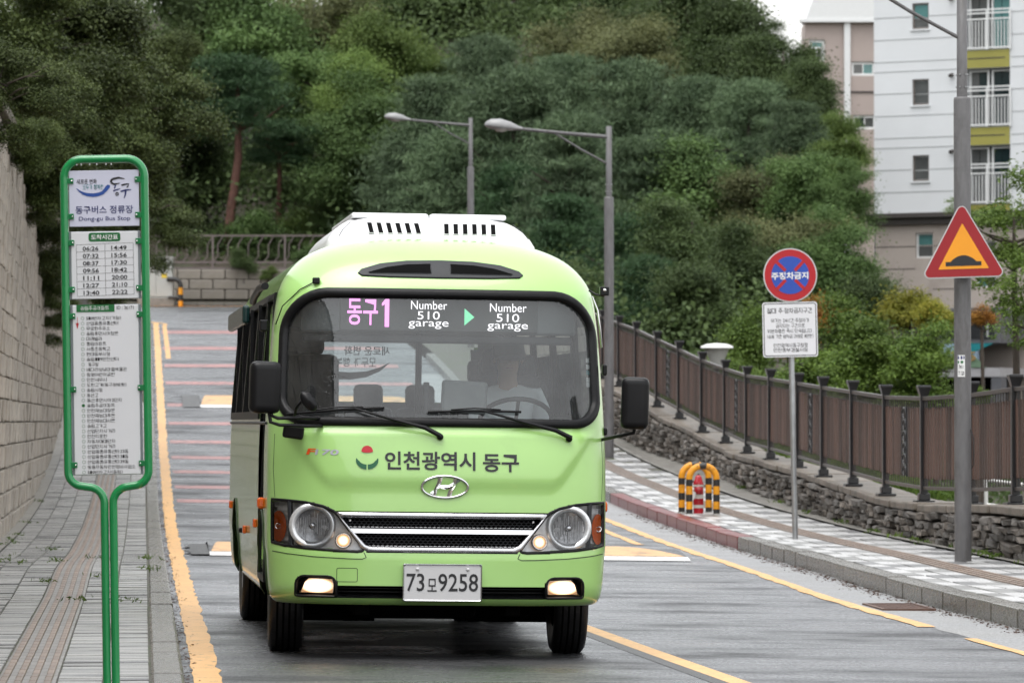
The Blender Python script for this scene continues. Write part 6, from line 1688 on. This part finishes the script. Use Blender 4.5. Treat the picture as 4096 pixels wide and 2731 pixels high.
box3('cornice', -.35, U1, -.35, .2, fz(3500, 875), ZW0-.002, corn, ab); box3('cornice', -.2, U1, -.18, .2, fz(3500, 902), fz(3500, 875)-.003, corn, ab)
ZL1 = fz(3500, 903)
hb = (fu(3663), fu(3733), fz(3700, 1032), fz(3700, 930)); hb2 = (fu(3905), fu(3985), fz(3950, 1150), fz(3950, 960))
wall_holes('lower_wall', .05, U1, -1, ZL1, [hb, hb2], bb_m, ab, .4)
MB().add([(.05, 0, -1), (.05, 0, ZL1), (.05, 14, ZL1), (.05, 14, -1)], [(0, 1, 2, 3)]).build('lower_gable_wall', bb_m, ab)
window(ab, *hb, [((0, 1, .5, 1), pane_t), ((0, 1, 0, .48), pane_g)], fr_w, .06, .15); window(ab, *hb2, [((0, .5, 0, 1), pane_t), ((.5, 1, 0, 1), pane_g)], fr_w, .06, .15)
g_ = MB()
for Y in (989, 1078, 1160):
    z = fz(3500, Y); g_.box((hb[0]/2, -.004, z), (hb[0], .012, .03)); g_.box(((hb[1]+hb2[0])/2, -.004, z), (hb2[0]-hb[1], .012, .03))
g_.build('wall_groove', corn, ab)
# entrance with the block number
ec = thing('entrance_canopy', 'grey entrance porch with blue and green panel reading 205 below the apartments', 'porch', (AB0.x, AB0.y, -.6), AE)
grey_c = mat('grey_cladding', (.12, .125, .14), .5, var=.15, scale=1); dark_c = mat('dark_glazing', (.035, .038, .042), .1, var=.2, scale=1)
E0, E1 = fu(3700), fu(4110); ye = -2.6
def ez(Y): return CAM_Z+(1685-Y)*(AB0.y+math.sin(AE)*fu(3960)-2.2)/F_PX+.6
box3('upper_cladding', E0, E1, ye, 0, ez(1372), ez(1232), grey_c, ec)
box3('glazing_band', E0+.2, E1-.2, ye-.03, ye, ez(1355), ez(1245), dark_c, ec)
for k in range(5): box3('mullion', E0+.6+k*1.0, E0+.66+k*1.0, ye-.05, ye-.028, ez(1350), ez(1245), bw_g, ec)
sp = box3('number_panel', E0, E1-.9, ye-.04, ye+.2, ez(1470), ez(1374), mat('pale_blue_panel', (.30, .42, .55), .4, var=.05), ec)
za, zc = ez(1470), ez(1374); um = fu(3965)
for poly, m_ in (([(um-1.2, za), (um+.9, za), (um+.25, zc-.25), (um-.7, za+.35)], mat('panel_green', (.16, .25, .17), .4)), ([(um+.1, zc), (um+1.2, zc), (um+.35, zc-.35)], mat('panel_teal', (.02, .22, .25), .4)), ([(um-1.6, za), (um-.7, za), (um-1.3, za+.45)], mat('panel_dark_green', (.05, .17, .13), .4))):
    MB().prism(poly, ye-.055, ye-.041).build('colour_facet', m_, sp)
text_flat('205', um-.62, ez(1444), 1.15, ez(1406)-ez(1444), ye-.09, .02).build('lettering', mat('bronze_letters', (.33, .22, .09), .4), sp)
box3('soffit_band', E0, E1, ye-.02, .0, ez(1507), ez(1471)-.003, mat('pale_soffit', (.40, .40, .42), .5), ec)
box3('doorway', E0+.3, E1-.3, -1.2, -1.1, -.2, ez(1508), black_hole, ec)
for q in (E0+.15, E1-.15): box3('column', q-.2, q+.2, ye, ye+.5, -.2, ez(1508), grey_c, ec)

# far beige block with a gabled roof
D2 = 222.0; s2 = D2/F_PX
def gx(X): return (X-2048)*s2
def gz(Y): return CAM_Z+(1685-Y)*s2
fb = thing('beige_building', 'far taupe apartment block with white gabled roof left of the white block', 'building', (gx(3223), D2, 0))
X0 = gx(3223)
def q2(cx, cy): return gx(3200+.3828*cx)-X0, gz(.3828*cy)
wl = [(100, 265, 410, 640), (150, 295, 1050, 1240), (540, 790, 640, 790), (560, 800, 1200, 1350)]
hs_ = [(q2(a, 0)[0], q2(b, 0)[0], q2(0, d_)[1], q2(0, c)[1]) for a, b, c, d_ in wl]
wall_holes('wall', 0, 16, -1, gz(90), hs_, bb2_m, fb, .3)
window(fb, *hs_[0], [((0, 1, .68, 1), pane_t), ((0, .5, 0, .66), pane_t), ((.5, 1, 0, .66), pane_g)], fr_w, .12, .15)
window(fb, *hs_[1], [((0, .5, 0, 1), pane_d), ((.5, 1, 0, 1), pane_g)], fr_w, .12, .15)
window(fb, *hs_[2], [((0, .5, 0, 1), pane_g), ((.5, 1, 0, 1), pane_t)], fr_w, .12, .15)
window(fb, *hs_[3], [((0, .5, 0, 1), pane_d), ((.5, 1, 0, 1), pane_g)], fr_w, .12, .15)
box3('white_pilaster', q2(465, 0)[0], q2(528, 0)[0], -.25, .0, -1, gz(80), fr_w, fb)
box3('eaves_band', -.3, 16, -.4, .3, gz(90)+.003, gz(78), fr_w, fb)
box3('string_course', 0, 16, -.06, -.003, gz(370), gz(364), corn, fb)
MB().add([(0, 0, -1), (0, 0, gz(90)), (0, 3, gz(90)), (0, 3, -1)], [(0, 1, 2, 3)]).build('side_wall', bb2_m, fb)
ga = q2(70, 215); gb = q2(160, -20)
sl = (gb[1]-ga[1])/(gb[0]-ga[0])
MB().add([(.0, -.35, gz(78)+.003), (16, -.35, gz(78)+.003), (16, -.35, gz(78)+7*sl*.3), (3.2, -.35, gz(78)+3.2*sl), (.0, 3, gz(78)), (16, 3, gz(78)), (16, 3, gz(78)+7*sl*.3), (3.2, 3, gz(78)+3.2*sl)], [(0, 1, 2, 3), (4, 7, 6, 5), (0, 3, 7, 4), (3, 2, 6, 7), (1, 5, 6, 2)]).build('roof_gable', fr_w, fb)

# ------------------------------------------------------------------ foliage
def leaf_mesh(name, P, Nn, size, asp, m, fold=True):
    n = len(P); Nn = Nn/np.maximum(1e-6, np.linalg.norm(Nn, axis=1))[:, None]
    T = RNG.normal(size=(n, 3)); T -= Nn*np.sum(T*Nn, axis=1)[:, None]; T /= np.maximum(1e-6, np.linalg.norm(T, axis=1))[:, None]
    B = np.cross(Nn, T); L = (size*.5)[:, None]; W = L*asp
    v = np.empty((n, 4, 3)); v[:, 0] = P-T*L; v[:, 1] = P+B*W+Nn*W*.25-T*L*.1; v[:, 2] = P+T*L-Nn*L*.15; v[:, 3] = P-B*W+Nn*W*.25-T*L*.1
    me = bpy.data.meshes.new(name); me.vertices.add(n*4); me.vertices.foreach_set('co', v.astype(np.float32).ravel())
    me.loops.add(n*4); me.loops.foreach_set('vertex_index', np.arange(n*4, dtype=np.int32))
    me.polygons.add(n); me.polygons.foreach_set('loop_start', np.arange(0, n*4, 4, dtype=np.int32)); me.polygons.foreach_set('loop_total', np.full(n, 4, dtype=np.int32))
    me.update(calc_edges=True); me.materials.append(m); return me
def unit(n):
    v = RNG.normal(size=(n, 3)); return v/np.linalg.norm(v, axis=1)[:, None]
def broad(name, R_, rz, ncl, per, leaf, m, asp=.62, spread=.40, droop=0.0, lobes=14, hollow=.5):
    """crown of leaf sprays gathered round lobes, open between them"""
    lc = unit(lobes)*RNG.uniform(.2, .92, (lobes, 1))*np.array([R_, R_, rz]); lr = RNG.uniform(.18, .46, lobes)*R_
    k = RNG.integers(0, lobes, ncl); d_ = unit(ncl); d_[:, 2] = np.abs(d_[:, 2])*1.0-.35*(RNG.random(ncl) < .45); d_ /= np.linalg.norm(d_, axis=1)[:, None]
    c = lc[k]+d_*(lr[k]*RNG.uniform(hollow, 1.05, ncl))[:, None]*np.array([1, 1, .85])
    n = ncl*per; cc = np.repeat(c, per, 0); dd = np.repeat(d_, per, 0)
    sp = spread*R_/2.2*np.repeat(RNG.uniform(.6, 1.3, ncl), per)
    P = cc+RNG.normal(size=(n, 3))*sp[:, None]*np.array([1, 1, .55]); P[:, 2] -= droop*np.abs(RNG.normal(size=n))
    st_ = np.repeat(RNG.random(ncl) < .07, per); P[st_] += dd[st_]*(RNG.random(st_.sum())[:, None]*.3*R_)      # stray shoots
    N_ = unit(n)*.75+dd*.5+np.array([0, 0, .75])
    return leaf_mesh(name, P, N_, RNG.uniform(.65, 1.3, n)*leaf, asp, m)
def pine(name, R_, h, pads, per, m, ln=.30):
    """flat needle pads on tiers"""
    t = RNG.random(pads)**.8; rad = R_*(1-.72*t)*np.sqrt(RNG.random(pads))*1.05; an = RNG.uniform(0, 2*np.pi, pads)
    c = np.stack([rad*np.cos(an), rad*np.sin(an), (t-.5)*h-.12*rad], 1)
    n = pads*per; cc = np.repeat(c, per, 0); pr_ = np.repeat(RNG.uniform(.28, .62, pads)*R_/2.2, per)
    q = RNG.normal(size=(n, 3)); P = cc+q*pr_[:, None]*np.array([.75, .75, .22])
    # needles point outwards and up from their pad: a leaf quad's long axis is random, so tilt normals sideways
    N_ = unit(n); N_[:, 2] *= .55
    return leaf_mesh(name, P, N_, RNG.uniform(.6, 1.2, n)*ln, .11, m)
L_DK = leaf_mat('dark_green_leaf', (.024, .044, .016), (.095, .138, .05)); L_MD = leaf_mat('mid_green_leaf', (.036, .072, .024), (.128, .203, .066)); L_LT = leaf_mat('light_green_leaf', (.055, .10, .024), (.175, .25, .068))
L_OL = leaf_mat('olive_leaf', (.055, .07, .03), (.17, .185, .08)); L_PN = leaf_mat('pine_needle', (.028, .055, .029), (.14, .205, .105), .5, .12); L_PD = leaf_mat('dark_pine_needle', (.012, .034, .015), (.06, .115, .048), .5, .12)
L_VN = leaf_mat('vine_leaf', (.016, .028, .009), (.095, .125, .038), .5, .3, 1.1); L_OR = leaf_mat('orange_leaf', (.20, .07, .02), (.32, .17, .03)); L_YL = leaf_mat('yellow_green_leaf', (.10, .13, .015), (.25, .23, .035)); L_BR = leaf_mat('bright_leaf', (.034, .074, .014), (.14, .21, .042), .5)
bark = mat('dark_bark', (.055, .042, .032), .8, var=.4, scale=8, bump=.8, bscale=20, stretch=(1, 1, .3)); bark_r = mat('red_pine_bark', (.12, .055, .04), .8, var=.4, scale=8, bump=.8, bscale=20, stretch=(1, 1, .3))
CR = {
 'dk': [broad('crown', 2.2, 2.4, 760, 30, .14, L_DK), broad('crown', 2.2, 2.0, 760, 30, .14, L_DK), broad('crown', 2.3, 2.6, 760, 30, .14, L_DK)],
 'md': [broad('crown', 2.2, 2.3, 760, 30, .14, L_MD), broad('crown', 2.2, 2.0, 760, 30, .15, L_MD), broad('crown', 2.3, 2.6, 760, 30, .14, L_MD)],
 'lt': [broad('crown', 2.2, 2.2, 640, 30, .14, L_LT), broad('crown', 2.2, 1.9, 640, 30, .14, L_LT)],
 'ol': [broad('crown', 2.2, 2.0, 640, 30, .13, L_OL), broad('crown', 2.2, 1.8, 640, 30, .13, L_OL)],
 'pn': [pine('crown', 2.2, 4.2, 120, 165, L_PN), pine('crown', 2.3, 3.6, 120, 165, L_PN)],
 'pd': [pine('crown', 2.2, 3.8, 110, 180, L_PD), pine('crown', 2.4, 3.4, 110, 180, L_PD)],
 'vn': [broad('crown', 1.5, 1.9, 1100, 34, .075, L_VN, .6, .24, .05, 12, .7), broad('crown', 1.5, 1.6, 1100, 34, .075, L_VN, .6, .24, .08, 12, .7)],
 'or': [broad('crown', 1.2, .9, 220, 22, .12, L_OR)], 'yl': [broad('crown', 1.2, .9, 260, 24, .12, L_YL)], 'br': [broad('crown', 1.4, 1.1, 420, 26, .11, L_BR), broad('crown', 1.4, 1.2, 420, 26, .11, L_BR)],
 'sp': [broad('crown', 1.5, 1.8, 260, 22, .11, L_BR, .55, .24, .0, 16, .8)],
}
BASE_R = {'vn': 1.5, 'or': 1.2, 'yl': 1.2, 'br': 1.4, 'sp': 1.5}
tree_n = 0
def tree(kind, X2, Y2, r2, d, label, name='tree', cat='tree', group='trees on the wooded hillside', zs_=1.0, trunk=None, lean_=0.0, red=False, base=None, low=False):
    global tree_n
    me = CR[kind][tree_n % len(CR[kind])]; tree_n += 1
    c = at_px(X2*1.7415, Y2*1.7415, d); R_ = r2*1.7415*d/F_PX; s = R_/BASE_R.get(kind, 2.2)
    if base is not None: gz_ = base
    elif c.x < XL(d)-1.9 and d < 127: gz_ = bank_z(c.x, d)
    else: gz_ = hill(c.x, d)
    gz_ = min(gz_, c.z-R_*.5)
    bx_, dx_ = c.x, 0.0
    if kind == 'vn':
        gz_ = wall_top(d); bx_ = min(c.x, wall_x(d, gz_)-.5); dx_ = c.x-bx_
        if gz_ > c.z-.3: gz_ = c.z-.3 if c.z > wall_top(d)-.3 else wall_top(d)
    t = thing(name, label, cat, (bx_, c.y, gz_-.1), 0, group)
    h = c.z-gz_+.1
    inst('crown', me, (dx_, 0, h), (0, 0, random.uniform(0, 6.28)), (s, s, s*zs_), t)
    if low:
        m2 = CR[kind][(tree_n) % len(CR[kind])]
        inst('crown', m2, (random.uniform(-.3, .3)*R_, random.uniform(-.2, .2)*R_, h-R_*random.uniform(.75, 1.0)), (0, 0, random.uniform(0, 6.28)), (s*1.15, s*1.15, s*zs_*.95), t)
    rt = .03 if kind == 'vn' else max(.05, min(.2, R_*.07)); tr = MB(); rr_ = random.Random(tree_n)
    tr.tube([(lean_*.9, 0, -.3), (lean_*.45, .02, h*.3), (.03, -.02, h*.6), (dx_*.85, 0, h*.95), (dx_, 0, h+R_*.45*zs_)], [rt*1.25, rt, rt*.85, rt*.6, rt*.2], 8)
    for k in range(7):
        a = rr_.uniform(0, 6.28); z0 = h-R_*zs_*rr_.uniform(.05, .75); q = rr_.uniform(.45, .85)*R_
        if z0 < h*.15: z0 = h*.5
        tr.tube([(dx_, 0, z0), (dx_+q*.5*math.cos(a), q*.5*math.sin(a), z0+q*.18), (dx_+q*math.cos(a), q*math.sin(a), z0+q*rr_.uniform(.1, .6))], [rt*.45, rt*.3, rt*.1], 6)
    tr.build('trunk', bark_r if red else bark, t)
    return t
random.seed(77)
VG = 'shrubs hanging over the left wall'
for a in [('vn', 50, 60, 190, 60, 'dark shrub mass in the top left corner above the stone wall'), ('vn', 225, 80, 190, 64, 'large leafy shrub at top left, right of the corner mass'), ('vn', 330, 215, 150, 68, 'leafy shrub bulging over the road edge right of the bus stop sign top'),
          ('vn', 170, 240, 175, 62, 'dark small-leaved shrub directly above the bus stop sign'), ('vn', 60, 220, 130, 56, 'dense shrub at left edge over the wall top'), ('vn', 330, 380, 135, 72, 'leafy shrub hanging right beside the header board'),
          ('vn', 235, 400, 140, 67, 'dark shrub behind the bus stop boards'), ('vn', 125, 400, 110, 60, 'dark shrub left of the bus stop header board'), ('vn', 350, 510, 90, 78, 'trailing leafy branch above the grey cabinet'),
          ('vn', 235, 540, 120, 70, 'dark trailing shrub behind the timetable board'), ('vn', 100, 500, 100, 66, 'ivy hanging down the stone wall left of the sign'), ('vn', 110, 620, 80, 68, 'ivy curtain on the stone wall beside the timetable board'), ('vn', 118, 720, 58, 69, 'lowest ivy tips on the stone wall beside the route board'), ('vn', 240, 660, 75, 74, 'dark ivy behind the lower edge of the timetable board'), ('vn', 15, 185, 120, 47, 'dark leaves spilling over the wall top at the left edge'), ('vn', 62, 330, 85, 53, 'leafy branch drooping over the wall coping left of the sign'), ('vn', 90, 420, 75, 60, 'dark leaves hiding the far wall coping left of the sign'), ('vn', 385, 130, 85, 74, 'yellowish leafy tip of the left shrubs near the pine')]:
    tree(*a, name='overhanging_shrub', cat='shrub', group=VG)
T = [
 ('dk', 470, 40, 105, 174, 'dark broadleaf tree at top left behind the pine'), ('md', 590, 75, 110, 172, 'mid green tree at top left of the hillside'), ('ol', 720, 70, 115, 176, 'pale olive tree near the top above the pine'),
 ('lt', 860, 125, 95, 165, 'light green tree above the left lamp head'), ('lt', 830, 215, 75, 160, 'yellowish green tree just left of the left lamp head'), ('md', 800, 300, 90, 158, 'mid green tree left of the left street lamp'), ('md', 735, 195, 95, 166, 'leafy tree between the pine and the light green tree'),
 ('dk', 700, 330, 95, 166, 'shadowy tree right of the red trunked pine'), ('dk', 840, 420, 100, 160, 'dark hollow tree left of the bus roof'), ('md', 770, 440, 70, 162, 'low tree between the shrubs and the dark hollow'),
 ('dk', 420, 300, 95, 160, 'dark tree behind the left shrubs'), ('md', 520, 420, 85, 168, 'dim leafy tree behind the pine trunk'), ('dk', 620, 440, 90, 170, 'dark understorey tree right of the pine trunk'),
 ('dk', 900, 20, 110, 196, 'dark treetop at the top edge above the light green tree'), ('dk', 1040, 10, 105, 198, 'dark treetop at the top edge left of centre'), ('dk', 1180, 30, 110, 200, 'blue green treetop at the top edge in the centre'), ('dk', 1310, 15, 105, 200, 'dark treetop at the top edge above the right lamp'),
 ('lt', 1000, 170, 65, 168, 'small light green tree beside the blue pine top'), ('ol', 1330, 110, 95, 176, 'olive brown tree above the right lamp arm'), ('ol', 1460, 120, 105, 172, 'olive tree with yellow tips right of the right lamp top'), ('ol', 1560, 180, 80, 170, 'olive tree leaning towards the dark evergreen'),
 ('dk', 1460, 30, 110, 186, 'dark evergreen at the top edge right of centre'), ('dk', 1590, 60, 120, 180, 'broad dark evergreen at the top right of the hill'), ('dk', 1680, 75, 100, 165, 'dark evergreen next to the patch of sky'), ('dk', 1800, 165, 92, 150, 'dark evergreen overhanging the taupe building'), ('dk', 1855, 205, 60, 146, 'outermost dark branch mass before the taupe building'), ('dk', 1690, 170, 90, 160, 'dark evergreen below the top right treetop'), ('dk', 1745, 95, 48, 170, 'dark treetop touching the sky'),
 ('pn', 1110, 210, 110, 150, 'blue green pine top between the two lamp heads'), ('pn', 1000, 300, 120, 146, 'blue green pine behind the left lamp arm'), ('pn', 1180, 330, 150, 140, 'large blue green pine behind the right lamp arm'), ('pn', 1290, 240, 110, 146, 'blue green pine behind the right lamp post top'), ('pn', 1030, 430, 115, 140, 'blue green pine behind the left lamp post'), ('pn', 950, 400, 80, 145, 'feathery pine left of the left lamp post'),
 ('pn', 1450, 270, 115, 142, 'blue green pine right of the right lamp post top'), ('pn', 1590, 290, 110, 140, 'pine in the middle of the right hillside'), ('pn', 1720, 300, 100, 138, 'pine below the dark evergreens at right'), ('pn', 1830, 320, 85, 134, 'pine below the taupe building'), ('pn', 1310, 400, 120, 132, 'pine behind the middle of the right lamp post'), ('pd', 1180, 470, 105, 138, 'dark pine directly above the bus roof unit'),
 ('pd', 1300, 560, 110, 122, 'dark layered pine right of the bus roof'), ('pd', 1450, 600, 115, 118, 'dark layered pine right of the right lamp post'), ('pn', 1470, 450, 115, 128, 'pine at mid height right of the right lamp post'), ('md', 1600, 420, 110, 128, 'green broadleaf tree in the middle right'), ('ol', 1740, 450, 90, 126, 'olive green tree left of the white building'), ('md', 1855, 420, 78, 124, 'green tree beside the corner of the white building'), ('lt', 1930, 330, 52, 128, 'slim light green sapling before the taupe building'), ('md', 1935, 440, 52, 122, 'leafy tree touching the white building edge'),
 ('dk', 1590, 560, 105, 116, 'dark green tree behind the round sign'), ('ol', 1830, 560, 95, 114, 'olive tree right above the round sign'), ('md', 1905, 590, 78, 112, 'green tree below the building cornice corner'), ('dk', 1730, 600, 90, 112, 'shadowy tree behind the round sign edge'),
 ('pd', 1480, 690, 100, 104, 'lowest dark pine above the brown fence'), ('dk', 1600, 680, 85, 102, 'dark bush mass above the fence left of the round sign'), ('dk', 1350, 690, 90, 108, 'dark understorey right of the windscreen'),
]
for a in T: tree(a[0], a[1], a[2], a[3]*1.18, a[4], a[5], low=True)
tree('pd', 545, 215, 150, 157.3, 'red trunked pine with flat dark needle pads behind the bus stop sign', 'pine_tree', red=True, lean_=-.5, zs_=.75)
tree('pd', 640, 330, 95, 160, 'lower dark branches of pine right of the red trunk', 'pine_tree', red=True, zs_=.6)
SG = 'shrubs behind the slat fence'
for a in [('br', 1715, 790, 75, 86, 'bright green bush above the fence by the mushroom lamp'), ('or', 1885, 745, 55, 92, 'rust coloured bush right of the white notice board'), ('br', 1935, 770, 85, 84, 'green leafy shrub right of the notice board'), ('br', 2050, 800, 95, 80, 'large green shrub left of the near lamp pole'), ('yl', 2090, 720, 62, 84, 'yellowing shrub below the triangular sign'),
          ('yl', 2150, 730, 48, 83, 'yellow and orange shrub touching the near lamp pole'), ('br', 2130, 830, 80, 78, 'green shrub low beside the near lamp pole'), ('or', 1810, 800, 50, 90, 'brownish bush behind the notice board'), ('dk', 1985, 690, 70, 96, 'grey green bush below the beige building wall'), ('br', 1700, 870, 62, 82, 'low green bush behind the fence slats'),
          ('br', 1960, 860, 85, 80, 'low green shrub just over the fence rail'), ('br', 2245, 905, 26, 74, 'small shrub between the near lamp pole and the right edge'), ('or', 2255, 735, 30, 80, 'small orange twig right of the near lamp pole')]:
    tree(a[0], a[1], a[2], a[3]*1.2, a[4], a[5], name='shrub', cat='shrub', group=SG, low=a[0] in ('br', 'dk'))
tree('sp', 2330, 550, 140, 62, 'sparse leafy tree at the right edge beside the triangular sign', base=-.8); tree('sp', 2362, 690, 95, 61, 'leafy low branches at the right edge above the fence', base=-.8); tree('sp', 2210, 500, 42, 63, 'small leafy branch behind the tip of the triangular sign', base=-.8)
LG = 'low shrubs on the far wall'
for a in [('md', 590, 545, 75, 157, 'round shrub growing over the zigzag fence'), ('dk', 500, 560, 55, 157.5, 'dark shrub behind the zigzag fence left part'), ('lt', 690, 530, 60, 158, 'light shrub right of the zigzag fence'), ('dk', 650, 590, 60, 156.5, 'dark creeper covering the zigzag fence'), ('lt', 615, 628, 20, 153.6, 'small green weed hanging on the block wall'), ('dk', 560, 600, 34, 154.0, 'dark creeper hanging on the left part of the block wall'), ('md', 720, 600, 50, 153.4, 'green creeper covering the block wall behind the bus'), ('md', 760, 520, 60, 158, 'leafy shrub left of the bus roof unit'), ('md', 425, 500, 60, 160, 'shrub above the grey cabinet')]:
    tree(*a, name='shrub', cat='shrub', group=LG)

# undergrowth that reads as one mass
def scatter(n, xf, yf, zh, size, m, name, label, zfun):
    y = RNG.uniform(*yf, n); x = RNG.uniform(0, 1, n)
    xs = np.array([xf(b)[0]+(xf(b)[1]-xf(b)[0])*a for a, b in zip(x, y)])
    z = np.array([zfun(a, b) for a, b in zip(xs, y)])+zh*RNG.random(n)**1.5
    P = np.stack([xs, y, z], 1); me = leaf_mesh(name, P, unit(n)+np.array([0, 0, .8]), RNG.uniform(.6, 1.4, n)*size, .6, m)
    o = bpy.data.objects.new(name, me); link(o); tag(o, label, 'undergrowth', None, 'stuff'); return o
scatter(90000, lambda y: (-30, 16), (155, 215), 3.2, .24, L_DK, 'undergrowth', 'dark undergrowth covering the wooded hillside', hill)
scatter(26000, lambda y: (max(WX(y)+.7, XR(y)+2.4), 12), (84, 150), 1.6, .17, L_DK, 'undergrowth', 'dark undergrowth behind the brown fence', hill)
scatter(30000, lambda y: (wall_x(y, 5)-7, wall_x(y, 5)-.1), (44, 125), 1.2, .10, L_VN, 'undergrowth', 'creeping undergrowth on the bank above the stone wall', bank_z)
# grass and weeds
def blades(n, pts, h, m, name, label, cat):
    P = np.array(pts); N_ = unit(n); N_[:, 2] *= .2
    q = P[RNG.integers(0, len(P), n)]+RNG.normal(size=(n, 3))*np.array([.05, .08, .0]); q[:, 2] += RNG.uniform(0, h, n)*.6
    me = leaf_mesh(name, q, N_, RNG.uniform(.5, 1.2, n)*h, .22, m); o = bpy.data.objects.new(name, me); link(o); return tag(o, label, cat, None, 'stuff')
pts = [(WX(y)+.62+random.uniform(0, .5), y, WZ(y)-.06) for y in fr(50, 82, .12)]
blades(9000, pts, .14, L_BR, 'grass', 'bright grass along the foot of the slat fence', 'grass')
pts = []
for y, o_ in ((29.6, .63), (29.4, .3), (32, .93), (33, .5), (35.3, 1.2), (36.2, 1.45), (36, .95), (37, .62), (39, 1.5), (41, 1.1), (43, 1.6), (46, 1.62), (44.5, 1.62), (50, 1.62), (57, 1.62), (34.2, .17), (37.5, .17), (44, 1.72), (42.5, 1.7)):
    pts += [(XL(y)-o_+random.uniform(-.06, .06), y+random.uniform(-.3, .3), zpl(y)) for _ in range(3)]
blades(420, pts, .055, L_BR, 'weeds', 'weeds sprouting from joints of the left pavement', 'weeds')
pts = [(WX(y)-.05-random.uniform(0, .12), y+random.uniform(-.2, .2), zpr(y)+.01) for y in (38.5, 39, 40.6, 41.5, 42.2, 44, 45.2, 46, 47.5, 49, 52, 55, 58, 62, 66) for _ in range(3)]
blades(600, pts, .07, L_BR, 'weeds', 'weeds at the foot of the rubble wall', 'weeds')
pts = [(XL(y)+.03+random.uniform(-.02, .05), y, zr(XL(y), y)+.003) for y in fr(21, 60, .12)]
P = np.array(pts); n = 900; q = P[RNG.integers(0, len(P), n)]+RNG.normal(size=(n, 3))*np.array([.03, .1, .004])
L_LIT = leaf_mat('fallen_leaf', (.05, .022, .012), (.13, .06, .03)); o = bpy.data.objects.new('leaf_litter', leaf_mesh('leaf_litter', q, unit(n)*.4+np.array([0, 0, 1]), RNG.uniform(.012, .04, n), .5, L_LIT)); link(o); tag(o, 'brown leaf litter along the left kerb', 'leaf litter', None, 'stuff')
pts = [(XR(y)-.03-abs(random.gauss(0, .08)), y, zr(XR(y), y)+.006) for y in fr(28, 58, .1)]
P = np.array(pts); n = 1800; q = P[RNG.integers(0, len(P), n)]+RNG.normal(size=(n, 3))*np.array([.04, .1, .002])
o = bpy.data.objects.new('leaf_litter', leaf_mesh('leaf_litter', q, unit(n)*.4+np.array([0, 0, 1]), RNG.uniform(.015, .045, n), .5, L_LIT)); link(o); tag(o, 'brown leaf litter and grit along the right kerb', 'leaf litter', None, 'stuff')
